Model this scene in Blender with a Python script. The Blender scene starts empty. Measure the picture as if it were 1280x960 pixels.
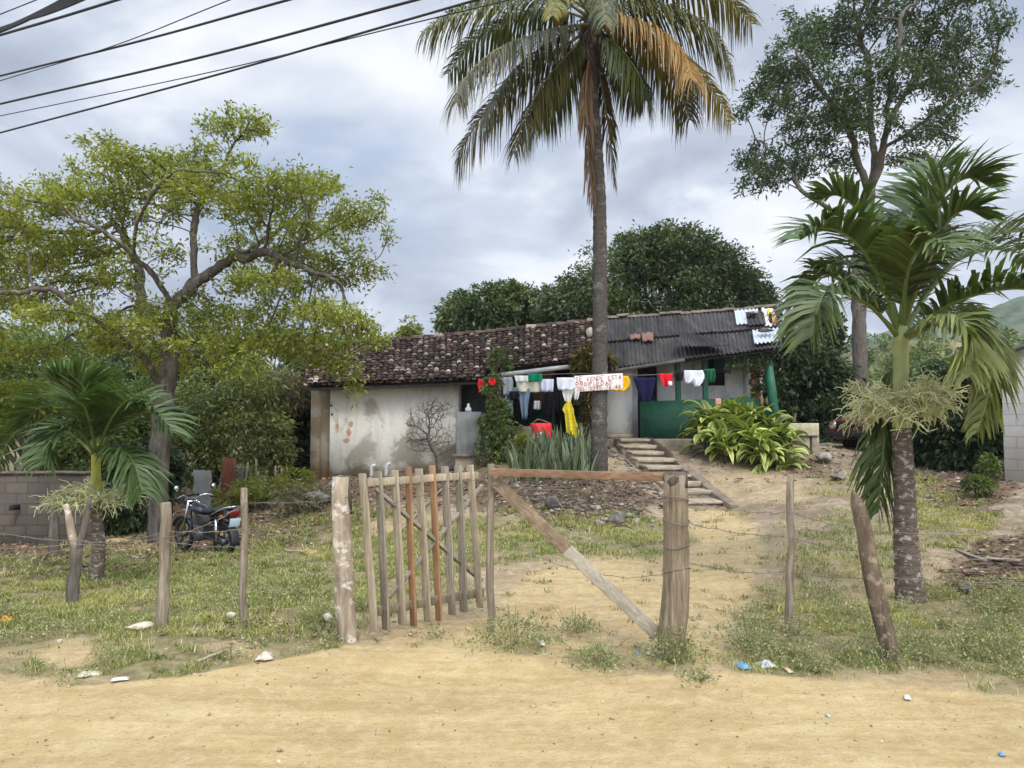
import bpy, bmesh, math, random
import numpy as np
from mathutils import Vector, Matrix
random.seed(7)
SC = bpy.context.scene
COL = SC.collection
R = math.radians
# ------------------------------------------------------------------ camera, sky, sun, exposure
CAM_H = 1.8
PITCH = math.atan(50 / 960)
cam_d = bpy.data.cameras.new('camera')
cam_d.sensor_width = 36; cam_d.lens = 27.0
cam_d.clip_start = 0.05; cam_d.clip_end = 6000
cam = bpy.data.objects.new('camera', cam_d); COL.objects.link(cam)
cam.location = (0, 0, CAM_H); cam.rotation_euler = (math.pi / 2 + PITCH, 0, 0)
SC.camera = cam
SUN_EL, SUN_AZ = R(50), R(152)          # azimuth clockwise from +Y: behind the camera, to its right
SC.view_settings.view_transform = 'Standard'
SC.view_settings.look = 'None'
SC.view_settings.exposure = 0.56
SC.view_settings.gamma = 1.0
SC.view_settings.use_curve_mapping = False
sun_d = bpy.data.lights.new('sun', 'SUN'); sun_d.energy = 1.5; sun_d.angle = R(14); sun_d.color = (1.0, 0.93, 0.80)
sun = bpy.data.objects.new('sun', sun_d); COL.objects.link(sun)
sdir = Vector((math.sin(SUN_AZ) * math.cos(SUN_EL), math.cos(SUN_AZ) * math.cos(SUN_EL), math.sin(SUN_EL)))
sun.rotation_euler = sdir.to_track_quat('Z', 'Y').to_euler()
sun.location = (10, -10, 30)

class NT:
    """small helper round a node tree"""
    def __init__(s, nt): s.nt = nt; nt.nodes.clear()
    def n(s, typ, **kw):
        nd = s.nt.nodes.new(typ)
        for k, v in kw.items():
            if k.startswith('i_'):
                nd.inputs[k[2:].replace('_', ' ')].default_value = v
            else: setattr(nd, k, v)
        return nd
    def l(s, a, b): s.nt.links.new(a, b)
    def val(s, sock, v):
        if hasattr(v, 'links') or isinstance(v, bpy.types.NodeSocket): s.l(v, sock)
        else: sock.default_value = v
    def math(s, op, a, b=None, clamp=False):
        nd = s.n('ShaderNodeMath', operation=op, use_clamp=clamp)
        s.val(nd.inputs[0], a)
        if b is not None: s.val(nd.inputs[1], b)
        return nd.outputs[0]
    def noise(s, co, scale, detail=4, rough=0.55, dist=0.0):
        nd = s.n('ShaderNodeTexNoise'); nd.inputs['Scale'].default_value = scale
        nd.inputs['Detail'].default_value = detail; nd.inputs['Roughness'].default_value = rough
        nd.inputs['Distortion'].default_value = dist
        if co is not None: s.l(co, nd.inputs['Vector'])
        return nd.outputs['Fac']
    def ramp(s, fac, stops, interp='LINEAR'):
        nd = s.n('ShaderNodeValToRGB'); cr = nd.color_ramp; cr.interpolation = interp
        while len(cr.elements) > 1: cr.elements.remove(cr.elements[-1])
        for i, (p, c) in enumerate(stops):
            if not isinstance(c, (tuple, list)): c = (c, c, c)
            e = cr.elements[0] if i == 0 else cr.elements.new(p)
            e.position = p; e.color = (c[0], c[1], c[2], 1)
        s.l(fac, nd.inputs[0]); return nd.outputs[0]
    def mix(s, fac, a, b, typ='MIX'):
        nd = s.n('ShaderNodeMix', data_type='RGBA', blend_type=typ)
        s.val(nd.inputs[0], fac)
        for k, v in ((6, a), (7, b)):
            if isinstance(v, bpy.types.NodeSocket): s.l(v, nd.inputs[k])
            else: nd.inputs[k].default_value = (v[0], v[1], v[2], 1)
        return nd.outputs[2]
    def mapping(s, co, scale=(1, 1, 1), rot=(0, 0, 0), loc=(0, 0, 0)):
        nd = s.n('ShaderNodeMapping'); nd.inputs['Scale'].default_value = scale
        nd.inputs['Rotation'].default_value = rot; nd.inputs['Location'].default_value = loc
        s.l(co, nd.inputs[0]); return nd.outputs[0]

world = bpy.data.worlds.new('World'); SC.world = world; world.use_nodes = True
w = NT(world.node_tree)
tc = w.n('ShaderNodeTexCoord')
sky = w.n('ShaderNodeTexSky'); sky.sky_type = 'NISHITA'; sky.sun_disc = False
sky.sun_elevation = SUN_EL; sky.sun_rotation = SUN_AZ; sky.air_density = 1.0; sky.dust_density = 1.5
sep = w.n('ShaderNodeSeparateXYZ'); w.l(tc.outputs['Generated'], sep.inputs[0])
zc = w.math('ADD', w.math('MAXIMUM', sep.outputs[2], 0.0), 0.42)
comb = w.n('ShaderNodeCombineXYZ')
w.l(w.math('DIVIDE', sep.outputs[0], zc), comb.inputs[0]); w.l(w.math('DIVIDE', sep.outputs[1], zc), comb.inputs[1])
cl = w.mapping(comb.outputs[0], (1.25, 1.45, 1.0), (0, 0, 0.5), (3.1, 1.3, 0))
n1 = w.noise(cl, 1.3, 6, 0.5, 0.3)
n2 = w.noise(w.mapping(cl, loc=(7.7, 4.4, 0)), 2.1, 7, 0.52, 0.5)
cover = w.ramp(n1, [(0.28, 0.5), (0.42, 1.0)])
tone = w.ramp(n2, [(0.36, (3.5, 4.0, 5.0)), (0.46, (4.5, 5.05, 6.15)), (0.54, (5.7, 6.25, 7.3)), (0.61, (7.5, 7.9, 8.6)), (0.7, (8.6, 8.8, 9.2))])
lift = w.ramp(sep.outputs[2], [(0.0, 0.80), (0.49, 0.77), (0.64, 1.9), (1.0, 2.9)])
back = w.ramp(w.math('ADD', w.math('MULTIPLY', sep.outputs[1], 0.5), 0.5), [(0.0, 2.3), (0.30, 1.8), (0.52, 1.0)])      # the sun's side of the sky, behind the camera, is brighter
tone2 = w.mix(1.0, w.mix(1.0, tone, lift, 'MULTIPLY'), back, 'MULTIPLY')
skyc = w.mix(1.0, sky.outputs[0], (1.1, 1.06, 1.06), 'MULTIPLY')
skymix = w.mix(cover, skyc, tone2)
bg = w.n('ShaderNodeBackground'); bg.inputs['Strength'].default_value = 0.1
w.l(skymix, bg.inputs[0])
wo = w.n('ShaderNodeOutputWorld'); w.l(bg.outputs[0], wo.inputs[0])

# ------------------------------------------------------------------ helpers
def P(px, py, Y):
    """world point at depth Y that the photograph shows at (px, py)"""
    v = (480 - py) / 960.0
    dy = math.cos(PITCH) - v * math.sin(PITCH); dz = math.sin(PITCH) + v * math.cos(PITCH)
    t = Y / dy
    return np.array([(px - 640) / 960.0 * t, Y, CAM_H + dz * t])
def proj(x, y, z):
    c, s_ = math.cos(PITCH), math.sin(PITCH)
    zz = z - CAM_H
    f = np.maximum(y * c + zz * s_, 0.2); u = -y * s_ + zz * c
    return 640 + 960 * x / f, 480 - 960 * u / f

def vnoise(x, y, seed=0):
    xi = np.floor(x).astype(np.int64); yi = np.floor(y).astype(np.int64)
    fx = x - xi; fy = y - yi
    fx = fx * fx * (3 - 2 * fx); fy = fy * fy * (3 - 2 * fy)
    def h(a, b):
        n = (a * 374761393 + b * 668265263 + seed * 1442695041) & 0x7fffffff
        n = ((n ^ (n >> 13)) * 1274126177) & 0x7fffffff
        return ((n ^ (n >> 16)) & 0xffff) / 65535.0
    return (h(xi, yi) * (1 - fx) + h(xi + 1, yi) * fx) * (1 - fy) + (h(xi, yi + 1) * (1 - fx) + h(xi + 1, yi + 1) * fx) * fy
def fbm(x, y, seed=0, o=4):
    s_ = 0; a = 0.5; t = 0
    for i in range(o):
        s_ = s_ + a * vnoise(x, y, seed + i); t += a; x = x * 2.03; y = y * 2.03; a *= 0.5
    return s_ / t

class MB:
    def __init__(s): s.v = []; s.f = []; s.c = []; s.n = 0; s.hasc = False
    def add(s, v, f, c=None):
        v = np.asarray(v, float).reshape(-1, 3); f = np.asarray(f, int)
        s.v.append(v); s.f.append(f + s.n); s.n += len(v)
        if c is None: s.c.append(np.ones((len(v), 3)))
        else:
            s.hasc = True; c = np.asarray(c, float)
            s.c.append(np.broadcast_to(c, (len(v), 3)) if c.ndim == 1 else c)
        return s
    def box(s, c, size, rot=None, jit=0.0, col=None):
        sx, sy, sz = [q / 2 for q in size]
        v = np.array([[x, y, z] for z in (-sz, sz) for x, y in ((-sx, -sy), (sx, -sy), (sx, sy), (-sx, sy))])
        if jit: v = v + np.random.RandomState(int(abs(c[0] * 977 + c[1] * 131 + c[2] * 37) * 10) % 99991).uniform(-jit, jit, v.shape)
        if rot is not None: v = v @ np.array(rot).T
        return s.add(v + np.asarray(c), [[0, 3, 2, 1], [4, 5, 6, 7], [0, 1, 5, 4], [1, 2, 6, 5], [2, 3, 7, 6], [3, 0, 4, 7]], col)
    def bx(s, x0, x1, y0, y1, z0, z1, col=None):
        return s.box(((x0 + x1) / 2, (y0 + y1) / 2, (z0 + z1) / 2), (abs(x1 - x0), abs(y1 - y0), abs(z1 - z0)), col=col)
    def bar(s, a, b, wd, th, up=(0, 0, 1), seg=1, jit=0.0, seed=0, taper=1.0, col=None):
        """plank from a to b; wd across (perpendicular to up-ish), th thickness towards the 'up' normal"""
        a = np.asarray(a, float); b = np.asarray(b, float); d = b - a; L = np.linalg.norm(d); d = d / L
        n = np.asarray(up, float); n = n - d * n.dot(d); n /= np.linalg.norm(n); sd = np.cross(d, n)
        rs = np.random.RandomState(seed); vs = []; 
        for i in range(seg + 1):
            u = i / seg; w_ = wd / 2 * (1 + (taper - 1) * u); o = rs.uniform(-jit, jit, 3)
            e1, e2 = 1 + rs.uniform(-jit, jit) * 6, 1 + rs.uniform(-jit, jit) * 6
            c = a + d * L * u + o
            for p, q in ((-1, -1), (1, -1), (1, 1), (-1, 1)):
                vs.append(c + sd * p * w_ * (e1 if p > 0 else e2) + n * q * th / 2)
        f = [[0, 3, 2, 1], [4 * seg, 4 * seg + 1, 4 * seg + 2, 4 * seg + 3]]
        for i in range(seg):
            for k in range(4):
                f.append([4 * i + k, 4 * i + (k + 1) % 4, 4 * i + 4 + (k + 1) % 4, 4 * i + 4 + k])
        return s.add(vs, f, col)
    def tube(s, pts, rad, sides=6, caps=True, lump=0.0, seed=0, col=None):
        p = np.asarray(pts, float); m = len(p); r = np.broadcast_to(np.asarray(rad, float), (m,))
        t = np.gradient(p, axis=0); t /= np.linalg.norm(t, axis=1, keepdims=True) + 1e-12
        ref = np.array([0.0, 0, 1]) if abs(t[0][2]) < 0.9 else np.array([1.0, 0, 0])
        u = np.cross(t[0], ref); u /= np.linalg.norm(u)
        us = []
        for i in range(m):
            u = u - t[i] * u.dot(t[i]); u = u / (np.linalg.norm(u) + 1e-12); us.append(u)
        us = np.array(us); ws = np.cross(t, us)
        a = np.arange(sides) / sides * 2 * math.pi
        rr = r[:, None] * np.ones((m, sides))
        if lump: rr = rr * (1 + np.random.RandomState(seed).uniform(-lump, lump, (m, sides)))
        v = p[:, None] + rr[..., None] * (np.cos(a)[None, :, None] * us[:, None] + np.sin(a)[None, :, None] * ws[:, None])
        i = np.arange(m - 1)[:, None]; k = np.arange(sides)[None, :]; k2 = (k + 1) % sides
        f = np.stack([i * sides + k, i * sides + k2, (i + 1) * sides + k2, (i + 1) * sides + k], -1).reshape(-1, 4)
        s.add(v.reshape(-1, 3), f, col)
        if caps:
            b = s.n - m * sides
            s.f.append(np.array([list(range(b + sides - 1, b - 1, -1))])); s.f.append(np.array([list(range(b + (m - 1) * sides, b + m * sides))]))
        return s
    def grid(s, V, col=None):
        """V is (m, n, 3)"""
        V = np.asarray(V, float); m, n = V.shape[:2]
        i = np.arange(m - 1)[:, None]; k = np.arange(n - 1)[None, :]
        f = np.stack([i * n + k, i * n + k + 1, (i + 1) * n + k + 1, (i + 1) * n + k], -1).reshape(-1, 4)
        return s.add(V.reshape(-1, 3), f, None if col is None else np.asarray(col).reshape(-1, 3) if np.ndim(col) == 3 else col)
    def lathe(s, prof, c=(0, 0, 0), sides=16, axis='z', col=None):
        prof = np.asarray(prof, float); a = np.arange(sides) / sides * 2 * math.pi
        m = len(prof)
        v = np.stack([prof[:, None, 0] * np.cos(a), prof[:, None, 0] * np.sin(a), np.broadcast_to(prof[:, None, 1], (m, sides))], -1)
        if axis == 'y': v = v[..., [0, 2, 1]] * np.array([1, 1, 1])
        if axis == 'x': v = v[..., [2, 0, 1]]
        i = np.arange(m - 1)[:, None]; k = np.arange(sides)[None, :]; k2 = (k + 1) % sides
        f = np.stack([i * sides + k, i * sides + k2, (i + 1) * sides + k2, (i + 1) * sides + k], -1).reshape(-1, 4)
        return s.add(v.reshape(-1, 3) + np.asarray(c), f, col)
    def poly(s, pts, th, n=(0, 1, 0), col=None):
        """closed polygon extruded by th along n"""
        p = np.asarray(pts, float); m = len(p); q = p + np.asarray(n, float) * th
        b = s.n; s.add(np.vstack([p, q]), [[i, (i + 1) % m, m + (i + 1) % m, m + i] for i in range(m)], col)
        s.f.append(np.array([[b + m - 1 - i for i in range(m)]])); s.f.append(np.array([[b + m + i for i in range(m)]]))
        return s
    def build(s, name, material, parent=None, origin=None, local=False, smooth=False, bevel=0, solid=0):
        me = bpy.data.meshes.new(name)
        v = np.vstack(s.v)
        if parent is not None and not local and origin is None: origin = np.array(parent['_base'])
        if origin is not None: v = v - np.asarray(origin)
        me.vertices.add(len(v)); me.vertices.foreach_set('co', v.ravel())
        lens = np.concatenate([np.full(len(f), f.shape[1]) for f in s.f]); idx = np.concatenate([f.ravel() for f in s.f])
        me.loops.add(len(idx)); me.loops.foreach_set('vertex_index', idx)
        me.polygons.add(len(lens)); st = np.concatenate([[0], np.cumsum(lens)[:-1]])
        me.polygons.foreach_set('loop_start', st)
        if smooth: me.polygons.foreach_set('use_smooth', np.ones(len(lens), bool))
        if s.hasc:
            at = me.attributes.new('col', 'FLOAT_COLOR', 'POINT'); c = np.vstack(s.c)
            at.data.foreach_set('color', np.hstack([c, np.ones((len(c), 1))]).ravel())
        me.update(calc_edges=True); me.validate()
        if material is not None: me.materials.append(material)
        o = bpy.data.objects.new(name, me); COL.objects.link(o)
        if parent is not None: o.parent = parent; o['_base'] = parent.get('_base', (0, 0, 0))
        elif origin is not None: o.location = tuple(origin); o['_base'] = tuple(float(q) for q in origin)
        else: o['_base'] = (0.0, 0.0, 0.0)
        if solid:
            md = o.modifiers.new('solid', 'SOLIDIFY'); md.thickness = solid; md.offset = 0
        if bevel:
            md = o.modifiers.new('bevel', 'BEVEL'); md.width = bevel; md.segments = 2; md.limit_method = 'ANGLE'
        return o

def tag(o, label, cat, group=None, kind=None):
    if label: o['label'] = label
    if cat: o['category'] = cat
    if group: o['group'] = group
    if kind: o['kind'] = kind
    return o
def thing(name, label, cat, base, group=None, rz=0.0):
    o = bpy.data.objects.new(name, None); COL.objects.link(o); o.empty_display_size = 0.1
    o.location = tuple(base); o.rotation_euler = (0, 0, rz); o['_base'] = tuple(float(q) for q in base)
    return tag(o, label, cat, group)
def dup(o, parent=None):
    c = o.copy(); COL.objects.link(c)
    if parent is not None: c.parent = parent
    for ch in o.children: dup(ch, c)
    return c

# ------------------------------------------------------------------ materials
def new_mat(name, rough=0.8, spec=0.3):
    m = bpy.data.materials.new(name); m.use_nodes = True
    t = NT(m.node_tree); b = t.n('ShaderNodeBsdfPrincipled'); b.inputs['Roughness'].default_value = rough
    b.inputs['Specular IOR Level'].default_value = spec
    o = t.n('ShaderNodeOutputMaterial'); t.l(b.outputs[0], o.inputs[0])
    co = t.n('ShaderNodeTexCoord').outputs['Object']
    return m, t, b, co, o
def bump(t, b, h, strength=0.3, dist=0.02):
    nd = t.n('ShaderNodeBump'); nd.inputs['Strength'].default_value = strength; nd.inputs['Distance'].default_value = dist
    t.l(h, nd.inputs['Height']); t.l(nd.outputs[0], b.inputs['Normal'])
def plain(name, c, rough=0.7, var=0.18, scale=6.0, spec=0.3, metal=0.0, bmp=0.0, dirt=None):
    m, t, b, co, o = new_mat(name, rough, spec)
    n = t.noise(co, scale, 5)
    lo = tuple(max(0, q * (1 - var)) for q in c); hi = tuple(min(1, q * (1 + var)) for q in c)
    base = t.ramp(n, [(0.3, lo), (0.7, hi)])
    if dirt:
        base = t.mix(t.ramp(t.noise(co, scale * 0.37, 6, 0.65), [(0.48, 0.0), (0.66, 0.8)]), base, dirt)
    t.l(base, b.inputs['Base Color']); b.inputs['Metallic'].default_value = metal
    if bmp: bump(t, b, t.noise(co, scale * 6, 5), bmp)
    return m
def leaf_mat(name, stops, rough=0.5, trans=0.3, spec=0.35, usecol=False, nsc=0.9, amp=0.9):
    m, t, b, co, o = new_mat(name, rough, spec)
    g = t.n('ShaderNodeNewGeometry')
    if usecol:
        at = t.n('ShaderNodeAttribute'); at.attribute_name = 'col'
        v = t.ramp(g.outputs['Random Per Island'], [(0.0, 0.72), (1.0, 1.3)])
        base = t.mix(1.0, at.outputs['Color'], v, 'MULTIPLY')
    else:
        nz = t.noise(co, nsc, 3)
        f = t.math('ADD', t.math('MULTIPLY', g.outputs['Random Per Island'], 0.7), t.math('MULTIPLY', t.math('SUBTRACT', nz, 0.35 if amp < 1 else 0.42), amp), True)
        base = t.ramp(f, stops)
    t.l(base, b.inputs['Base Color'])
    if trans:
        tr = t.n('ShaderNodeBsdfTranslucent'); t.l(t.mix(1.0, base, (1.5, 1.55, 0.7), 'MULTIPLY'), tr.inputs[0])
        mx = t.n('ShaderNodeMixShader'); mx.inputs[0].default_value = trans
        t.l(b.outputs[0], mx.inputs[1]); t.l(tr.outputs[0], mx.inputs[2]); t.l(mx.outputs[0], o.inputs[0])
    return m
def wood_mat(name, c1, c2, c3, grain=(0, 0, 0)):
    m, t, b, co, o = new_mat(name, 0.85, 0.2)
    g = t.n('ShaderNodeNewGeometry')
    st = t.mapping(t.mapping(co, rot=grain), (42, 42, 2.0))
    n1 = t.noise(st, 1.0, 7, 0.7, 0.5); n2 = t.noise(co, 2.6, 5, 0.6)
    base = t.ramp(n1, [(0.3, c1), (0.5, c2), (0.72, c3)])
    base = t.mix(t.ramp(n2, [(0.4, 0.0), (0.7, 0.75)]), base, tuple(q * 0.5 for q in c2))
    t.l(base, b.inputs['Base Color']); bump(t, b, n1, 0.55, 0.012)
    return m
def bark_mat(name, c1, c2, lichen=None, lsc=5.0, lth=0.55, hstretch=False, zs=None):
    m, t, b, co, o = new_mat(name, 0.9, 0.15)
    st = t.mapping(co, (9, 9, 60) if hstretch else (14, 14, 3))
    n1 = t.noise(st, 1.0, 5, 0.65, 0.4); base = t.ramp(n1, [(0.32, c1), (0.66, c2)])
    if lichen:
        n2 = t.noise(t.mapping(co, (1, 1, 1.3)), lsc, 7, 0.7)
        base = t.mix(t.ramp(n2, [(lth, 0.0), (lth + 0.06, 0.85)]), base, lichen)
    t.l(base, b.inputs['Base Color']); bump(t, b, n1, 0.6, 0.02)
    return m

M = {}
M['picket'] = wood_mat('weathered_wood', (0.10, 0.085, 0.068), (0.27, 0.235, 0.18), (0.44, 0.395, 0.31))
M['picket_pale'] = wood_mat('pale_weathered_wood', (0.17, 0.135, 0.09), (0.39, 0.325, 0.225), (0.56, 0.49, 0.37))
M['picket_orange'] = wood_mat('new_orange_wood', (0.15, 0.08, 0.045), (0.33, 0.185, 0.095), (0.45, 0.285, 0.165))
M['beam'] = wood_mat('brown_board_wood', (0.12, 0.07, 0.042), (0.235, 0.145, 0.085), (0.34, 0.225, 0.14), (0, R(90), 0))
M['plank'] = wood_mat('sawn_plank_wood', (0.10, 0.07, 0.042), (0.20, 0.145, 0.09), (0.31, 0.24, 0.155), (0, R(47), 0))
M['plank_pale'] = wood_mat('bleached_plank_wood', (0.19, 0.155, 0.115), (0.34, 0.29, 0.22), (0.47, 0.42, 0.34), (0, R(47), 0))
M['post'] = wood_mat('dark_post_wood', (0.055, 0.042, 0.03), (0.23, 0.18, 0.12), (0.42, 0.35, 0.25))
M['post_end'] = wood_mat('dark_end_grain', (0.04, 0.032, 0.025), (0.115, 0.092, 0.068), (0.24, 0.20, 0.15))
M['stake'] = wood_mat('grey_stake_wood', (0.085, 0.067, 0.048), (0.24, 0.195, 0.14), (0.42, 0.36, 0.28))
M['palebark'] = bark_mat('pale_peeling_bark', (0.15, 0.115, 0.08), (0.40, 0.33, 0.24), (0.60, 0.56, 0.49), 6.0, 0.54)
M['wire'] = plain('rusty_wire', (0.20, 0.17, 0.14), 0.6, 0.3, 8, 0.4, 0.5)
M['cable'] = plain('black_cable', (0.018, 0.02, 0.022), 0.55, 0.2, 2)
M['treebark'] = bark_mat('grey_tree_bark', (0.04, 0.034, 0.028), (0.13, 0.112, 0.092), (0.23, 0.22, 0.195), 2.5, 0.58)
M['tallbark'] = bark_mat('brown_tall_bark', (0.07, 0.058, 0.048), (0.165, 0.14, 0.118), (0.24, 0.22, 0.195), 2.0, 0.6)
M['cocobark'] = bark_mat('ringed_palm_bark', (0.035, 0.03, 0.026), (0.115, 0.10, 0.085), (0.17, 0.155, 0.135), 3.0, 0.55, True)
M['twig'] = plain('dry_twigs', (0.10, 0.075, 0.06), 0.9, 0.4, 9)
# ------------------------------------------------------------------ the ground
_cp = []
for X in range(-16, 17, 4):
    for Y in (-12, -4, 0, 3, 5.0): _cp.append((X, Y, 0.0 if Y < 5 else 0.01))
for px, py, Y in [(-60, 800, 6.3), (60, 800, 6.3), (207, 790, 6.3), (311, 780, 6.5), (437, 802, 6.1), (614, 790, 6.35), (740, 800, 6.2), (840, 818, 5.75),
                  (985, 792, 6.35), (1100, 826, 5.6), (1200, 815, 5.9), (1340, 815, 5.9),
                  (30, 700, 12.5), (-150, 705, 12.5), (255, 690, 13), (200, 678, 14), (120, 727, 9.3), (-100, 740, 9), (350, 690, 12), (400, 650, 14.5), (330, 640, 17),
                  (250, 645, 18), (300, 604, 22), (400, 602, 19.5), (480, 592, 19.8), (560, 592, 19.8), (350, 740, 8.2), (500, 760, 7.5), (470, 690, 11), (500, 640, 14.5),
                  (640, 700, 9.6), (640, 650, 13.5), (740, 660, 12.8), (750, 740, 7.8), (700, 610, 15.2), (640, 600, 16.5), (755, 590, 16), (680, 575, 18), (620, 575, 19),
                  (800, 625, 14.5), (830, 645, 14), (875, 640, 15), (785, 556, 20), (850, 605, 17), (900, 600, 17), (950, 590, 17.5), (880, 572, 18.5), (1000, 562, 19),
                  (930, 556, 19.8), (1040, 572, 18.5), (1000, 650, 12.5), (950, 700, 9.6), (1060, 620, 14), (1200, 620, 14), (1180, 590, 17), (1250, 602, 14.5),
                  (1080, 557, 22), (1050, 640, 12.8), (1200, 680, 10.3), (1135, 752, 7.7), (1270, 722, 8.8), (1230, 572, 20), (1400, 600, 14.5), (1500, 700, 9)]:
    q = P(px, py, Y); _cp.append(tuple(q))
for X, Y, Z in [(-4.7, 21, .42), (-3, 23, .6), (0, 23, 1.1), (3, 22, 1.3), (6, 22, 1.3), (9, 24, 1.3), (-12, 22, -.2), (-25, 16, -.6), (-25, 30, .2), (0, 32, 1.4), (15, 32, 1.5), (24, 20, 1.3),
                (24, 8, .3), (-40, 60, 1), (0, 60, 2), (40, 60, 2), (-40, -40, 0), (40, -40, 0), (0, -40, 0), (-60, 10, -.3), (60, 10, .5), (0, 140, 3), (120, 100, 3), (-120, 100, 3)]:
    _cp.append((X, Y, Z))
_cp = np.array(_cp)
_d = np.linalg.norm(_cp[:, None, :2] - _cp[None, :, :2], axis=2)
_A = np.zeros((len(_cp) + 1,) * 2); _A[:-1, :-1] = -_d + np.eye(len(_cp)) * 0.15; _A[-1, :-1] = _A[:-1, -1] = 1
_w = np.linalg.solve(_A, np.append(_cp[:, 2], 0))
def hbase(x, y):
    x = np.atleast_1d(np.asarray(x, float)); y = np.atleast_1d(np.asarray(y, float)); out = np.empty(x.size)
    xf, yf = x.ravel(), y.ravel()
    for i in range(0, x.size, 20000):
        d = np.hypot(xf[i:i + 20000, None] - _cp[:, 0], yf[i:i + 20000, None] - _cp[:, 1]); out[i:i + 20000] = -d @ _w[:-1] + _w[-1]
    return out.reshape(x.shape)
def hdetail(x, y):
    far = np.clip((np.hypot(x, y - 10) - 30) / 60, 0, 1)
    road = np.clip((5.3 - y) / 1.0, 0, 1)
    a = (fbm(x * 1.7, y * 1.7, 3) - 0.5) * 0.10 + (fbm(x * 7, y * 7, 9, 3) - 0.5) * 0.045
    rut = (fbm(x * 0.35 + 9, y * 2.6, 21, 3) - 0.5) * 0.035 + (fbm(x * 1.3, y * 7.0, 33, 3) - 0.5) * 0.028 + (fbm(x * 9, y * 22, 35, 3) - .5) * .010
    return (a * (1 - road) + rut * road) * (1 - far) + far * (fbm(x * .02, y * .02, 5) - .5) * 4
def h(x, y):
    r = hbase(x, y) + hdetail(np.atleast_1d(np.asarray(x, float)), np.atleast_1d(np.asarray(y, float)))
    return float(r[0]) if np.ndim(x) == 0 else r
def G(px, py):
    """the point of the ground the photograph shows at (px, py)"""
    lo, Y = 2.5, 2.5
    while Y < 60:
        q = P(px, py, Y)
        if q[2] <= h(q[0], Y): break
        lo = Y; Y *= 1.10
    hi = Y
    for _ in range(13):
        Y = (lo + hi) / 2; q = P(px, py, Y)
        if q[2] <= h(q[0], Y): hi = Y
        else: lo = Y
    q = P(px, py, hi); q[2] = h(q[0], hi); return q
def on(px, Y, dz=0.0):
    q = P(px, 600, Y); q[2] = h(q[0], Y) + dz; return q

GRASS = [(210, 745, 300, 60, 1.0), (40, 775, 190, 50, .9), (330, 735, 140, 60, 1.0), (400, 668, 90, 28, .55), (200, 832, 130, 24, .95), (60, 836, 110, 16, .7), (110, 858, 60, 10, .6), (380, 800, 70, 26, .55), (440, 700, 60, 60, .8),
         (530, 690, 100, 40, .75), (680, 672, 90, 36, .85), (800, 672, 70, 28, .8), (560, 740, 60, 20, .45),
         (1100, 800, 230, 48, 1.0), (1290, 800, 160, 60, 1.0), (1000, 680, 80, 34, .42), (1070, 690, 110, 50, .46), (1180, 655, 70, 38, .85), (1215, 760, 120, 40, .6), (1000, 760, 80, 40, .5), (1040, 610, 60, 20, .35), (930, 705, 40, 22, .3), (1140, 610, 40, 25, .5),
         (640, 800, 52, 20, .5), (745, 825, 40, 12, .5), (845, 818, 30, 14, .6), (870, 850, 30, 5, .4), (520, 800, 60, 8, .3), (1260, 860, 60, 10, .5), (890, 690, 40, 40, .35)]
LITTER = [(60, 695, 130, 32, .9), (280, 668, 130, 30, .85), (200, 640, 200, 30, .8), (420, 640, 60, 30, .6), (240, 690, 90, 18, .6), (380, 655, 90, 20, .5), (310, 650, 90, 20, .45), (720, 626, 100, 30, .8), (640, 610, 80, 28, .75), (1215, 610, 70, 30, .8), (1245, 720, 70, 36, .8), (1280, 690, 80, 30, .8), (430, 610, 70, 30, .8), (540, 605, 90, 24, .9),
          (900, 585, 110, 20, .25), (1040, 575, 70, 16, .4), (310, 790, 120, 18, .3), (410, 785, 50, 20, .4), (1150, 590, 200, 20, .4), (200, 600, 330, 40, .6), (1010, 585, 50, 22, .6)]
SAND = [(85, 822, 42, 17, 1), (25, 815, 40, 8, .6), (90, 815, 36, 22, .8), (880, 720, 70, 60, .5), (740, 740, 120, 45, .8), (560, 790, 90, 30, .9), (900, 655, 50, 22, .8), (950, 610, 70, 26, .6), (310, 822, 34, 10, .6)]
def _sum(E, px, py, nz):
    g = np.zeros_like(px)
    for cx, cy, rx, ry, v in E:
        d = np.hypot((px - cx) / rx, (py - cy) / ry)
        g = np.maximum(g, v * np.clip((1.22 - d + nz * 0.55) / 0.5, 0, 1))
    return g
ROADX, ROADY = [-600, 0, 120, 230, 330, 430, 560, 700, 760, 900, 1000, 1120, 1280, 1900], [862, 856, 858, 846, 826, 808, 806, 822, 842, 838, 846, 856, 874, 880]
PATH = [(560, 812), (572, 795), (640, 745), (665, 715), (740, 702), (850, 690), (878, 655), (868, 640), (905, 640), (940, 655), (960, 690), (935, 740), (905, 790), (895, 836), (700, 822)]
def inpoly(px, py, poly):
    r = np.zeros(px.shape, bool); n = len(poly)
    for i in range(n):
        x1, y1 = poly[i]; x2, y2 = poly[(i + 1) % n]
        if y1 == y2: continue
        r ^= ((y1 > py) != (y2 > py)) & (px < (x2 - x1) * (py - y1) / (y2 - y1) + x1)
    return r
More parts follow.
